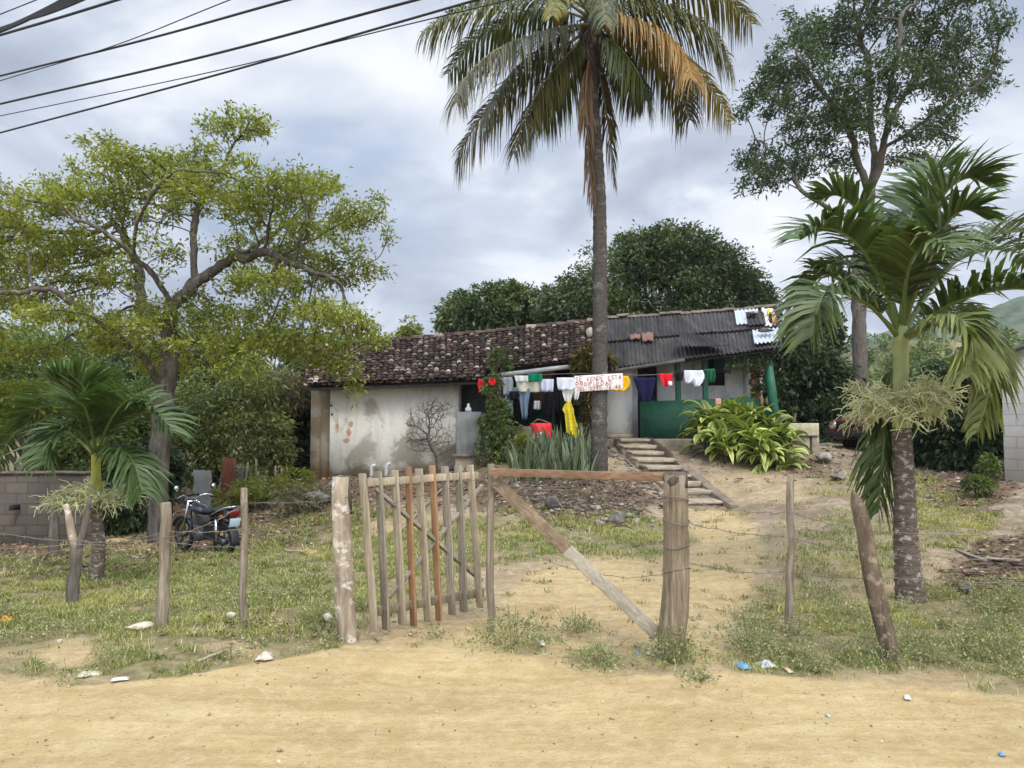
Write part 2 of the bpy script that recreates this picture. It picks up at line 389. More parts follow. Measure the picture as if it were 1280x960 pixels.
def zones(x, y, z):
    px, py = proj(x, y, z)
    nz = (fbm(x * 1.1, y * 1.1, 41) - .5) * 2 + (fbm(x * 5, y * 5, 43, 3) - .5) * 0.8
    front = y > 3.2
    road = (~front) | (py > np.interp(px, ROADX, ROADY) + nz * 7)
    far = np.hypot(x, y - 10) > 16
    g = _sum(GRASS, px, py, nz); l = _sum(LITTER, px, py, nz); s_ = _sum(SAND, px, py, nz)
    g = g * (1 - s_ * 0.85); g = np.where(road, g * 0.12, g); l = np.where(road, 0, l * (1 - s_ * .5))
    g = np.where(far & front, np.maximum(g, 0.55), g); l = np.where(far & front & (y > 17), np.maximum(l, .5), l)
    return g, l, s_, road, inpoly(px + nz * 6, py + nz * 3, PATH) & front & ~road

def axis(a, b, st, lim, gr=1.22):
    c = list(np.arange(a, b + 1e-6, st)); d = st; x = b
    while x < lim[1]: d *= gr; x += d; c.append(x)
    d = st; x = a
    while x > lim[0]: d *= gr; x -= d; c.insert(0, x)
    return np.array(c)
gx = axis(-9.5, 10.5, 0.085, (-620, 620)); gy = np.concatenate([axis(3.4, 10, 0.06, (-500, 3.4))[:-1] if False else axis(3.4, 10.0, 0.06, (-120, 10.0)), axis(10.1, 23, 0.11, (10.1, 560))])
GX, GY = np.meshgrid(gx, gy); GZ = hbase(GX, GY) + hdetail(GX, GY)
zg, zl, zs, zroad, zpath = zones(GX, GY, GZ)
rough = (fbm(GX * 9, GY * 9, 77, 2) - .5) * 0.03 * np.clip(zg + zl * 1.5, 0, 1) * (np.hypot(GX, GY - 10) < 14)
GZ = GZ + rough
m, t, b, co, o = new_mat('earth', 0.95, 0.12)
at = t.n('ShaderNodeAttribute'); at.attribute_name = 'col'
sp = t.n('ShaderNodeSeparateColor'); t.l(at.outputs['Color'], sp.inputs[0])
nA = t.noise(co, 0.8, 8, 0.62); nB = t.noise(co, 9, 8, 0.7); nC = t.noise(t.mapping(co, (0.45, 4.6, 1)), 1.4, 9, 0.66, 0.4); nD = t.noise(co, 46, 6, 0.7)
sand = t.ramp(nA, [(0.25, (0.475, 0.345, 0.160)), (0.5, (0.570, 0.425, 0.205)), (0.75, (0.640, 0.495, 0.265))])
sand = t.mix(t.ramp(nC, [(0.42, 0.0), (0.60, 0.7)]), sand, (0.41, 0.285, 0.13))
sand = t.mix(t.ramp(t.noise(co, 2.6, 7, .68, .6), [(0.46, 0.0), (0.64, 0.55)]), sand, (0.45, 0.32, 0.15))
sand = t.mix(t.ramp(nB, [(0.45, 0.0), (0.7, 0.5)]), sand, (0.70, 0.575, 0.355))
sand = t.mix(t.ramp(nD, [(0.56, 0.0), (0.70, 0.8)]), sand, (0.31, 0.21, 0.11))
yard = t.ramp(nB, [(0.3, (0.20, 0.15, 0.10)), (0.5, (0.34, 0.265, 0.18)), (0.68, (0.50, 0.42, 0.305))])
yard = t.mix(t.ramp(t.noise(co, 1.1, 6, .65, .4), [(.46, 0), (.62, .75)]), yard, (0.185, 0.135, 0.088))
soil = t.ramp(nB, [(0.3, (0.13, 0.105, 0.05)), (0.5, (0.24, 0.205, 0.10)), (0.7, (0.38, 0.31, 0.185))])
lit = t.ramp(nB, [(0.3, (0.055, 0.038, 0.026)), (0.48, (0.135, 0.092, 0.06)), (0.62, (0.25, 0.185, 0.125)), (0.74, (0.42, 0.37, 0.29))])
c1 = t.mix(sp.outputs[2], sand, yard)
gf = t.ramp(t.math('ADD', sp.outputs[0], t.math('MULTIPLY', t.math('SUBTRACT', nB, 0.5), 1.1)), [(0.25, 0.0), (0.6, 0.92)])
lf = t.ramp(t.math('ADD', sp.outputs[1], t.math('MULTIPLY', t.math('SUBTRACT', nB, 0.5), 1.1)), [(0.25, 0.0), (0.65, 0.95)])
t.l(t.mix(lf, t.mix(gf, c1, soil), lit), b.inputs['Base Color'])
bump(t, b, t.math('ADD', t.math('ADD', t.math('MULTIPLY', nB, 1.0), t.math('MULTIPLY', nD, 0.5)), t.math('MULTIPLY', nC, 0.7)), 1.0, 0.05)
M['earth'] = m
yardmask = (1 - .6 * zpath) * np.where(zroad, 0, np.clip((hbase(GX, GY) * 2.6 + .25 + (GY > 6.2) * .2), 0, 1)) * (1 - zs * .55)
zc3 = np.stack([zg, zl, yardmask], -1)
def sub_sheet(name, mask, label, cat):
    n = GX.shape[1]; i = np.arange(GX.shape[0] - 1)[:, None]; k = np.arange(n - 1)[None, :]
    f = np.stack([i * n + k, i * n + k + 1, (i + 1) * n + k + 1, (i + 1) * n + k], -1)[mask]
    used, inv = np.unique(f.ravel(), return_inverse=True)
    V = np.stack([GX, GY, GZ], -1).reshape(-1, 3)[used]
    mb = MB(); mb.add(V, inv.reshape(-1, 4), zc3.reshape(-1, 3)[used])
    return tag(mb.build(name, M['earth'], smooth=True), label, cat, kind='structure')
fr, fp = zroad[:-1, :-1], zpath[:-1, :-1]
sub_sheet('dirt_road', fr, 'sandy unpaved road with faint tyre tracks across the foreground', 'road')
sub_sheet('footpath', fp & ~fr, 'trodden sandy path from the gate gap to the stone steps', 'path')
sub_sheet('ground', ~fr & ~fp, 'sloping yard of dry soil and patchy grass round the house', 'ground')

# ------------------------------------------------------------------ vegetation builders
def unit(v): return v / (np.linalg.norm(v, axis=-1, keepdims=True) + 1e-9)
def leaves(mb, b, d, L, W, rs, droop=0.15, col=None):
    """one kite-shaped leaf for every base b and direction d"""
    n = len(b); d = unit(d); L = np.broadcast_to(L, (n,))[:, None] * rs.uniform(.7, 1.3, (n, 1)); W = np.broadcast_to(W, (n,))[:, None] * rs.uniform(.7, 1.3, (n, 1))
    wv = unit(np.cross(d, rs.normal(size=(n, 3)) + np.array([0, 0, 1.2]))) * W
    nn = np.cross(wv, d); nn = unit(nn) * L * 0.08
    z = np.array([0, 0, -1.0]) * L * droop
    v = np.stack([b, b + d * L * .45 + wv * .5 + z * .25 + nn, b + d * L + z, b + d * L * .45 - wv * .5 + z * .25 + nn], 1).reshape(-1, 3)
    mb.add(v, np.arange(4 * n).reshape(-1, 4), None if col is None else np.repeat(np.broadcast_to(col, (n, 3)), 4, 0))
def resample(pl, st):
    pl = np.asarray(pl, float); out = [pl[0]]
    for a, b in zip(pl[:-1], pl[1:]):
        n = max(1, int(round(np.linalg.norm(b - a) / st)))
        for i in range(1, n + 1): out.append(a + (b - a) * i / n)
    return np.array(out)
def colonize(seeds, att, step, di, dk, iters=120, seed=0, jit=0.25):
    rs = np.random.RandomState(seed); nodes = []; par = []
    for si, s_ in enumerate(seeds):
        pl = resample(s_, step)
        if si == 0: last = -1
        else:
            last = int(np.argmin(np.linalg.norm(np.array(nodes) - pl[0], axis=1))); pl = pl[1:]
        for q in pl:
            nodes.append(q + (rs.normal(size=3) * step * 0.10 if last >= 0 else 0)); par.append(last); last = len(nodes) - 1
    N = np.array(nodes); d = np.linalg.norm(att[:, None] - N[None], axis=2)
    near = d.argmin(1); dm = d.min(1); alive = dm > dk
    for it in range(iters):
        a = alive & (dm < di)
        if not a.any():
            if not alive.any(): break
            di *= 1.3
            if di > 12: break
            continue
        src, inv = np.unique(near[a], return_inverse=True)
        v = unit(att[a] - N[near[a]]); acc = np.zeros((len(src), 3)); np.add.at(acc, inv, v)
        dirs = unit(unit(acc) + rs.normal(size=acc.shape) * jit)
        new = N[src] + dirs * step
        dd = np.linalg.norm(new[:, None] - N[None], axis=2).min(1); ok = dd > step * 0.45
        if not ok.any():
            alive[a & np.isin(near, src)] = False; continue
        base = len(N); N = np.vstack([N, new[ok]]); par += list(src[ok])
        d2 = np.linalg.norm(att[:, None] - new[ok][None], axis=2)
        j = d2.argmin(1); mn = d2.min(1); up = mn < dm
        near[up] = base + j[up]; dm[up] = mn[up]; alive &= dm > dk
    return N, np.array(par)
def skeleton(mb, N, par, rtip, rbase, tipk=3, lump=0.12, seed=0, minr=0.0, sides=7):
    n = len(N); kids = [[] for _ in range(n)]; cnt = np.zeros(n)
    for i in range(n):
        if par[i] >= 0: kids[par[i]].append(i)
    for _ in range(4):
        M_ = N.copy(); c_ = np.zeros(n); a_ = np.zeros((n, 3)); k_ = np.where(par >= 0)[0]; np.add.at(a_, par[k_], N[k_]); np.add.at(c_, par[k_], 1)
        i_ = k_[c_[k_] > 0]; M_[i_] = .5 * N[i_] + .25 * N[par[i_]] + .25 * a_[i_] / c_[i_, None]; N[:] = M_
    order = []; st = [0]
    while st:
        i = st.pop(); order.append(i); st += kids[i]
    for i in reversed(order): cnt[i] = max(1, sum(cnt[k] for k in kids[i]))
    e = math.log(max(cnt[0], 2)) / math.log(rbase / rtip); r = rtip * cnt ** (1 / e)
    st = [(0, None)]
    while st:
        i, p = st.pop(); ch = [] if p is None else [p]
        rr = [] if p is None else [min(r[p], r[i] * 1.25)]
        while True:
            ch.append(i); rr.append(r[i])
            if not kids[i]: break
            ks = sorted(kids[i], key=lambda k: -cnt[k])
            for k in ks[1:]: st.append((k, i))
            i = ks[0]
        if len(ch) > 1 and max(rr) > minr:
            mb.tube(N[ch], rr, sides if rr[0] > .05 else 5 if rr[0] > 0.02 else 3, caps=False, lump=lump if rr[0] > .03 else 0, seed=seed + i)
    return cnt, kids
def blob_pts(blobs, n, Y0, yr, rs, rpx_to_m=True):
    """points inside clumps given as (px, py, rx, ry[, weight]) round the tree's depth Y0"""
    wts = np.array([b_[2] * b_[3] * (b_[4] if len(b_) > 4 else 1) for b_ in blobs], float) ** 0.8; wts /= wts.sum(); out = []
    for b_, wt in zip(blobs, wts):
        k = max(2, int(round(n * wt))); yc = Y0 + rs.uniform(-yr, yr)
        s_ = yc / 960.0; c = P(b_[0], b_[1], yc)
        q = rs.normal(size=(k, 3)); q = q / np.linalg.norm(q, axis=1, keepdims=True) * rs.uniform(0, 1, (k, 1)) ** (1 / 2.4)
        out.append(c + q * np.array([b_[2] * s_, min(1.0, b_[2] * s_ * 0.8), b_[3] * s_]))
    return np.vstack(out)
def tree(name, label, cat, base, seeds, att, bark, leafm, rtip, rbase, step, di, dk, nleaf, L, W, spread, tipk=3, seed=0, group=None, droop=.15, jit=.25, up=0.3):
    o = thing(name, label, cat, base, group)
    N, par = colonize(seeds, att, step, di, dk, seed=seed, jit=jit)
    tb = MB(); cnt, kids = skeleton(tb, N, par, rtip, rbase, seed=seed)
    tb.build('trunk', bark, o, smooth=True)
    rs = np.random.RandomState(seed + 5); tips = np.where((cnt <= tipk) & (par >= 0))[0]
    tb_ = np.repeat(tips, nleaf); b = N[tb_] + (N[par[tb_]] - N[tb_]) * rs.uniform(0, 1, (len(tb_), 1)) + rs.normal(size=(len(tb_), 3)) * spread
    d = unit(N[tips] - N[par[tips]]); d = np.repeat(d, nleaf, 0) * .6 + rs.normal(size=b.shape) * .8 + np.array([0, 0, up])
    lb = MB(); leaves(lb, b, d, L, W, rs, droop); lb.build('crown', leafm, o)
    return o
def shell(mb, blobs, n, L, W, rs, thick=.35, droop=.3, lobes=14, tufts=0):
    """foliage spread through clumps given as (centre, radii): dense outside, thin inside, broken into lobes"""
    vol = np.array([r[0] * r[1] + r[0] * r[2] for c, r in blobs]); vol /= vol.sum()
    for (c, r), fr_ in zip(blobs, vol):
        c = np.asarray(c, float); r = np.asarray(r, float); k = int(n * fr_)
        ld = unit(rs.normal(size=(lobes, 3))); lr = rs.uniform(.45, 1.0, lobes) * min(.62, 1.75 / math.sqrt(lobes))
        lc = ld * (1.0 - lr[:, None] * rs.uniform(.5, 1.15, (lobes, 1))); lobe = rs.choice(lobes, k, p=lr ** 2 / (lr ** 2).sum())
        q = unit(rs.normal(size=(k, 3))) * (1 - thick * rs.uniform(0, 1, (k, 1)) ** 1.5)
        p = lc[lobe] + q * lr[lobe][:, None]
        fill = rs.uniform(size=k) < .12
        p[fill] = unit(rs.normal(size=(fill.sum(), 3))) * rs.uniform(.3, .9, (fill.sum(), 1))
        p = p + rs.normal(size=p.shape) * .075
        d = p / (np.linalg.norm(p, axis=1, keepdims=True) + .2) + rs.normal(size=p.shape) * .6 + np.array([0, 0, .1])
        leaves(mb, c + p * r, d, L, W, rs, droop)
        ns_ = lobes * 3; sd_ = unit(rs.normal(size=(ns_, 3)) + [0, 0, .5]); si = np.repeat(np.arange(ns_), max(6, k // (ns_ * 9))); pp = sd_[si] * rs.uniform(.88, 1.10, ns_)[si][:, None] + rs.normal(size=(len(si), 3)) * .045
        leaves(mb, c + pp * r, sd_[si] + rs.normal(size=(len(si), 3)) * .6, L * .9, W * .9, rs, droop)
def bush(name, label, cat, base, blobs, n, L, W, leafm, stem=.03, seed=0, group=None, droop=.3, lobes=14, stems=5, bark='twig', thick=.35):
    o = thing(name, label, cat, base, group); rs = np.random.RandomState(seed); base = np.asarray(base, float)
    sb = MB()
    for c, r in blobs:
        for k in range(stems):
            e = np.asarray(c) + np.asarray(r) * rs.uniform(-.6, .6, 3); m1 = base + (e - base) * np.array([.35, .35, .55]) + rs.normal(size=3) * .06
            s0 = base + rs.normal(size=3) * np.array([.08, .08, 0]) * (stem > .02)
            s0[2] = base[2] - .05; sb.tube(resample([s0, m1, e], .4), np.linspace(stem, stem * .25, len(resample([s0, m1, e], .4))), 5, caps=False, lump=.1, seed=k)
    sb.build('trunk' if cat == 'tree' else 'stem', M[bark], o, smooth=True)
    fb = MB(); shell(fb, blobs, n, L, W, rs, thick, droop, lobes); fb.build('crown' if cat == 'tree' else 'foliage', leafm, o)
    return o
def catmull(pts, m):
    p = np.asarray(pts, float); p = np.vstack([2 * p[0] - p[1], p, 2 * p[-1] - p[-2]]); n = len(p) - 3
    u = np.linspace(0, n - 1e-6, m); i = u.astype(int); f = (u - i)[:, None]
    a, b_, c, d = p[i], p[i + 1], p[i + 2], p[i + 3]
    return .5 * (2 * b_ + (c - a) * f + (2 * a - 5 * b_ + 4 * c - d) * f ** 2 + (3 * b_ - a - 3 * c + d) * f ** 3)
def frond(mb, pts, n=60, L=.9, W=.04, hang=.6, lift=.2, fwd=.5, rr=.03, seed=0, c0=(.05, .09, .02), c1=(.10, .12, .03), start=.12, sag=0.0, cr=None, lmin=.35, updir=None, spread=1.0, flip=None, wild=.12):
    rs = np.random.RandomState(seed); C = catmull(pts, 48)
    s_ = np.linspace(0, 1, 48); mb.tube(C, np.interp(s_, [0, .1, 1], [rr * 1.6, rr, rr * .2]), 5, col=np.array(cr if cr is not None else c1) * 1.1)
    u = np.repeat(np.linspace(start, .995, n), 2) + rs.uniform(-.3, .3, 2 * n) / n; u = np.clip(u, 0, 1); sg = np.tile([-1.0, 1.0], n)
    B = np.stack([np.interp(u, s_, C[:, k]) for k in range(3)], -1); T = np.gradient(C, axis=0); T = unit(np.stack([np.interp(u, s_, T[:, k]) for k in range(3)], -1))
    upv = np.array([0, 0, 1.0]) if updir is None else np.asarray(updir, float)
    S = unit(np.cross(T, upv + 1e-4)); U = np.cross(S, T)
    prof = np.interp(u, [0, start, start + .12, .5, .8, 1], [.2, .45, .85, 1, .8, lmin])
    ln = (L * prof * rs.uniform(.85, 1.12, 2 * n))[:, None]
    lf_ = lift + rs.normal(size=2 * n) * wild
    D = unit(T * (fwd + rs.normal(size=(2 * n, 1)) * wild * .7) + S * (sg * spread)[:, None] + U * lf_[:, None])
    hg = hang * rs.uniform(.7, 1.3, (2 * n, 1)); g = np.array([0, 0, -1.0])
    Wv = unit(T - D * (T * D).sum(1, keepdims=True)) * (W / 2) * prof[:, None] ** .5
    rows = []
    for a, wd in ((0, .55), (.3, 1.0), (.62, .85), (1.0, .08)):
        c = B + ln * (D * a * (1 - .35 * np.minimum(hg, 1) * a) + g * hg * a * a * .75) ; rows += [c - Wv * wd, c + Wv * wd]
    V = np.stack(rows, 1); k = np.arange(2 * n)[:, None] * 8
    f = np.concatenate([k + np.array([[2 * q, 2 * q + 1, 2 * q + 3, 2 * q + 2]]) for q in range(3)])
    mixf = np.clip(rs.uniform(0, 1, (2 * n, 1)) * .8 + (u[:, None] - .4) * .5, 0, 1)
    c = np.asarray(c0) * (1 - mixf) + np.asarray(c1) * mixf; cc = np.repeat(c[:, None], 8, 1)
    cc[:, 6:] = cc[:, 6:] * .5 + np.asarray(c1) * .6
    mb.add(V.reshape(-1, 3), f, cc.reshape(-1, 3))
def straps(mb, roots, az, el, L, W, bend, rs, c_mid, c_edge, seg=6, fold=.2):
    """arching strap leaves, with a midrib fold and margins of another colour"""
    n = len(roots); d = np.stack([np.cos(az) * np.cos(el), np.sin(az) * np.cos(el), np.sin(el)], -1)
    hz = np.stack([np.cos(az), np.sin(az), 0 * az], -1); sd = np.stack([-np.sin(az), np.cos(az), 0 * az], -1)
    V = np.zeros((n, seg + 1, 3, 3)); Cc = np.zeros((n, seg + 1, 3, 3)); p = roots.copy(); e = el.copy(); tw = rs.normal(size=n) * .25
    var = rs.uniform(.75, 1.25, (n, 1))
    for i in range(seg + 1):
        u = i / seg; w_ = W * max(.03, math.sin(math.pi * min(1, (u * .93 + .09))) ** .75)
        dd = np.stack([np.cos(az) * np.cos(e), np.sin(az) * np.cos(e), np.sin(e)], -1); nn = np.cross(sd, dd) * -1
        s2 = sd * np.cos(tw)[:, None] + nn * np.sin(tw)[:, None]
        V[:, i, 0] = p - s2 * w_[:, None] / 2 + nn * (w_ * fold)[:, None]; V[:, i, 1] = p; V[:, i, 2] = p + s2 * w_[:, None] / 2 + nn * (w_ * fold)[:, None]
        Cc[:, i, 0] = Cc[:, i, 2] = np.asarray(c_edge) * var; Cc[:, i, 1] = np.asarray(c_mid) * var
        p = p + dd * (L / seg)[:, None]; e = e - bend / seg * (0.5 + u)
    k = np.arange(n)[:, None] * (seg + 1) * 3; f = []
    for i in range(seg):
        for q in range(2): f.append(k + np.array([[3 * i + q, 3 * i + q + 1, 3 * i + q + 4, 3 * i + q + 3]]))
    mb.add(V.reshape(-1, 3), np.concatenate(f), Cc.reshape(-1, 3))
_ico = {}
def ico(sub):
    if sub not in _ico:
        bm = bmesh.new(); bmesh.ops.create_icosphere(bm, subdivisions=sub, radius=1)
        _ico[sub] = (np.array([v_.co[:] for v_ in bm.verts]), np.array([[v_.index for v_ in f_.verts] for f_ in bm.faces])); bm.free()
    return _ico[sub]
def rock(mb, c, r, seed=0, sub=2, amp=.35, col=None):
    v, f = ico(sub); rs = np.random.RandomState(seed); k = unit(rs.normal(size=(15, 3))); off = rs.uniform(.42, .92, 15)
    s_ = np.ones(len(v))
    for kk, oo in zip(k, off):
        dp = v @ kk; s_ = np.where(dp > oo, np.minimum(s_, oo / np.maximum(dp, 1e-3)), s_)
    s_ = s_ * (1 + rs.uniform(-amp * .15, amp * .15, len(v)))
    a = rs.uniform(0, 6.28); rot = np.array([[math.cos(a), -math.sin(a), 0], [math.sin(a), math.cos(a), 0], [0, 0, 1]])
    mb.add((v * s_[:, None] * np.asarray(r)) @ rot.T + np.asarray(c), f, col)
# leaf colours
M['leaf_left'] = leaf_mat('yellow_green_leaves', [(0.0, (0.075, 0.088, 0.018)), (0.35, (0.165, 0.19, 0.030)), (0.75, (0.26, 0.285, 0.045)), (1.0, (0.38, 0.39, 0.09))], trans=.38)
M['leaf_tall'] = leaf_mat('dark_green_leaves', [(0.0, (0.022, 0.036, 0.016)), (0.5, (0.050, 0.080, 0.030)), (0.85, (0.085, 0.125, 0.038)), (1.0, (0.13, 0.15, 0.05))], trans=.3)
M['leaf_mango'] = leaf_mat('glossy_dark_leaves', [(0.0, (0.024, 0.038, 0.014)), (0.5, (0.068, 0.098, 0.032)), (0.85, (0.13, 0.165, 0.06)), (1.0, (0.22, 0.235, 0.10))], rough=.38, trans=.2, nsc=.55, amp=1.7)
M['leaf_bush'] = leaf_mat('mid_green_leaves', [(0.0, (0.035, 0.052, 0.016)), (0.5, (0.10, 0.14, 0.036)), (0.85, (0.17, 0.215, 0.05)), (1.0, (0.27, 0.29, 0.09))], trans=.3, nsc=.6, amp=1.5)
M['leaf_deep'] = leaf_mat('deep_green_leaves', [(0.0, (0.015, 0.026, 0.012)), (0.6, (0.044, 0.07, 0.026)), (1.0, (0.12, 0.155, 0.06))], trans=.2)  # deepest green of the leaf tones
M['leaf_open'] = leaf_mat('open_scrub_leaves', [(0.0, (0.05, 0.062, 0.02)), (0.4, (0.13, 0.155, 0.045)), (0.75, (0.21, 0.23, 0.075)), (1.0, (0.31, 0.31, 0.13))], trans=.3, nsc=.6, amp=1.5)
M['leaf_dry'] = leaf_mat('dry_scrub_leaves', [(0.0, (0.085, 0.075, 0.04)), (0.5, (0.165, 0.15, 0.08)), (1.0, (0.27, 0.24, 0.135))], trans=.2)
M['leaf_yellow'] = leaf_mat('yellowing_leaves', [(0.0, (0.085, 0.10, 0.018)), (0.5, (0.175, 0.20, 0.03)), (1.0, (0.33, 0.32, 0.07))], trans=.35)
M['frond'] = leaf_mat('palm_frond', None, rough=.45, trans=.22, usecol=True)
M['strap'] = leaf_mat('strap_leaves', None, rough=.4, trans=.15, usecol=True)
M['grass'] = leaf_mat('grass_blades', None, rough=.7, trans=.3, usecol=True)
M['litter'] = leaf_mat('dead_leaves', None, rough=.9, trans=0, usecol=True)
M['flower'] = plain('palm_flower_stalks', (0.52, 0.52, 0.28), .6, .25, 12)
M['shaft'] = plain('green_crownshaft', (0.30, 0.33, 0.13), .45, .2, 5, .4, 0, .1)
M['shaft_yellow'] = plain('yellow_crownshaft', (0.38, 0.38, 0.06), .4, .2, 5)
def rock_mat(name, a, b_, c):
    m, t, bs, co, o = new_mat(name, .95, .1); n = t.noise(co, 7, 7, .65); g = t.n('ShaderNodeNewGeometry')
    t.l(t.mix(1.0, t.ramp(n, [(.3, a), (.5, b_), (.7, c)]), t.ramp(g.outputs['Random Per Island'], [(0, .55), (1, 1.4)]), 'MULTIPLY'), bs.inputs[0]); bump(t, bs, n, .6, .03); return m
M['rock'] = rock_mat('grey_stone', (.085, .07, .057), (.19, .162, .132), (.38, .345, .29))
M['rock_dark'] = rock_mat('dark_stone', (.05, .045, .04), (.11, .10, .088), (.22, .20, .175))
M['rock_pale'] = rock_mat('pale_stone', (.26, .225, .165), (.40, .355, .275), (.54, .50, .41))
# ------------------------------------------------------------------ the house
def old_wall(name, hi, mid, lo, mud, z0, zspan, sc=0.8, brown=None):
    m, t, b, co, o = new_mat(name, .92, .15)
    n1 = t.noise(co, sc, 7, .62, .4); n2 = t.noise(co, 6, 6, .7); n3 = t.noise(t.mapping(co, (5, 5, .7)), 1.0, 5, .6)
    base = t.ramp(n2, [(.3, mid), (.65, hi)])
    base = t.mix(t.ramp(n3, [(.5, 0), (.72, .55)]), base, lo)
    base = t.mix(t.ramp(n1, [(.50, 0), (.56, .85)]), base, mud)
    s_ = t.n('ShaderNodeSeparateXYZ'); t.l(co, s_.inputs[0])
    low = t.math('SUBTRACT', 1.0, t.math('DIVIDE', t.math('SUBTRACT', s_.outputs[2], z0), zspan), True)
    k = t.ramp(t.math('ADD', low, t.math('MULTIPLY', t.math('SUBTRACT', n1, .5), 1.3)), [(.55, 0), (.8, .85)])
    base = t.mix(k, base, brown or mud)
    t.l(base, b.inputs[0]); bump(t, b, n2, .35, .02); return m
HB = np.array([1.0, 20.0, 0.4])
M['wall_left'] = old_wall('flaking_limewash', (.84, .80, .71), (.74, .695, .60), (.55, .50, .41), (.42, .36, .275), .0, .75, .75, (.25, .195, .13))
M['wall_brown'] = old_wall('bare_brown_render', (.40, .345, .26), (.31, .265, .195), (.22, .18, .13), (.26, .18, .10), .0, .9, .8, (.30, .17, .07))
M['wall_white'] = old_wall('white_porch_wall', (.86, .87, .86), (.82, .83, .82), (.66, .67, .66), (.64, .65, .64), .9, .25, .8)
M['green_paint'] = plain('faded_green_paint', (.010, .062, .036), .6, .3, 3, .3, dirt=(.03, .085, .06))
M['green_post'] = plain('green_post_paint', (.014, .095, .05), .5, .3, 6, dirt=(.06, .12, .09))
M['dark_door'] = plain('dark_door_wood', (.035, .03, .028), .7, .3, 4)
M['dark_room'] = plain('painted_room_shade', (.02, .02, .02), .9, .2, 2)  # near-black colour puts the shade of rooms, window and openings into the surface
M['shutter'] = plain('blue_shutter_paint', (.02, .05, .085), .6, .3, 5)
M['fascia'] = plain('weathered_fascia', (.48, .48, .44), .8, .2, 5, dirt=(.34, .32, .27))
M['fascia_grey'] = plain('grey_fascia_board', (.10, .096, .088), .85, .25, 5, dirt=(.06, .056, .05))
M['concrete'] = plain('old_concrete', (.33, .285, .215), .95, .3, 5, .1, 0, .4, dirt=(.17, .135, .095))
M['roof_tin'] = plain('galvanised_sheet', (.44, .49, .52), .55, .1, 2, .4, .1, dirt=(.37, .385, .39))
M['adobe'] = plain('exposed_adobe_brick', (.42, .25, .12), .95, .3, 9, .1, 0, .3, dirt=(.25, .15, .08))
M['red_mark'] = plain('faded_red_paint', (.58, .25, .15), .9, .3, 16, .1, dirt=(.66, .58, .48))
m, t, b, co, o = new_mat('clay_tiles', .92, .12)
g = t.n('ShaderNodeNewGeometry'); n = t.noise(co, 7, 6, .7); n5 = t.noise(co, .5, 4)
base = t.ramp(g.outputs['Random Per Island'], [(0, (.030, .023, .020)), (.5, (.088, .058, .044)), (.76, (.145, .092, .066)), (.86, (.24, .17, .125)), (.95, (.42, .34, .27)), (1, (.60, .54, .46))])
base = t.mix(t.ramp(n, [(.46, 0), (.66, .75)]), base, (.045, .036, .033))
base = t.mix(t.ramp(n5, [(.45, 0), (.7, .5)]), base, (.05, .038, .034)); t.l(base, b.inputs[0]); bump(t, b, n, .4, .02); M['tiles'] = m
m, t, b, co, o = new_mat('weathered_fibre_sheet', .9, .15)
n = t.noise(t.mapping(co, (6, .8, .8)), 1.0, 6, .65); n2 = t.noise(co, 3, 6, .65); g = t.n('ShaderNodeNewGeometry')
base = t.ramp(n, [(.3, (.022, .020, .019)), (.55, (.052, .048, .045)), (.75, (.10, .093, .087))])
base = t.mix(t.ramp(n2, [(.5, 0), (.68, .7)]), base, (.03, .027, .025))
t.l(t.mix(1.0, base, t.ramp(g.outputs['Random Per Island'], [(0, .75), (1, 1.3)]), 'MULTIPLY'), b.inputs[0]); M['fibre'] = m

house = thing('house', 'long low adobe house with tiled and corrugated roof, white walls and green porch', 'house', HB)
X = lambda px, Y=20.0: float(P(px, 480, Y)[0])
Z = lambda py, Y=20.0: float(P(640, py, Y)[2])
FL = 1.40                                                    # porch floor level
# left room
mb = MB(); mb.bx(X(413), X(573), 20.0, 23.0, -.2, 2.86); mb.bx(X(413) + .02, X(573) - .02, 20.05, 25, -.2, 2.8)
left_wall = mb.build('wall', M['wall_left'], house)
mb = MB(); mb.bx(X(389, 20.5), X(413) - .002, 20.5, 25, -.4, 2.70); mb.bx(X(402, 20.4), X(413) - .004, 20.38, 20.5, -.4, 2.66)
mb.build('wall', M['wall_brown'], house)['label'] = 'bare brown rendered end wall set back at the left'
def irregular(mb, cx, cz, rx, rz, seed, y=19.993):
    rs = np.random.RandomState(seed); a = np.linspace(0, 2 * math.pi, 22)[:-1]; r = rs.uniform(.55, 1.15, 21)
    mb.poly(np.stack([cx + rx * r * np.cos(a), 0 * a + y, cz + rz * r * np.sin(a)], -1), .004, (0, 1, 0))
nt_ = M['wall_left'].node_tree; bs_ = [n_ for n_ in nt_.nodes if n_.type == 'BSDF_PRINCIPLED'][0]; old_ = bs_.inputs[0].links[0].from_socket; t = NT.__new__(NT); t.nt = nt_
co = t.n('ShaderNodeTexCoord').outputs['Object']; s_ = t.n('ShaderNodeSeparateXYZ'); t.l(co, s_.inputs[0]); nz_ = t.noise(co, 9, 6, .7); q = P(436, 540, 20) - HB; msk = None
for dx_, dz_, rx_, rz_ in ((.05, .20, .10, .13), (.0, .0, .09, .20), (-.05, -.22, .13, .09), (-.30, .14, .05, .20)):
    e1_ = t.math('POWER', t.math('DIVIDE', t.math('SUBTRACT', s_.outputs[0], float(q[0] + dx_)), rx_), 2.0); e2_ = t.math('POWER', t.math('DIVIDE', t.math('SUBTRACT', s_.outputs[2], float(q[2] + dz_)), rz_), 2.0)
    m_ = t.math('SUBTRACT', 1.9, t.math('ADD', t.math('ADD', e1_, e2_), t.math('MULTIPLY', nz_, 2.4)), True); msk = m_ if msk is None else t.math('MAXIMUM', msk, m_)
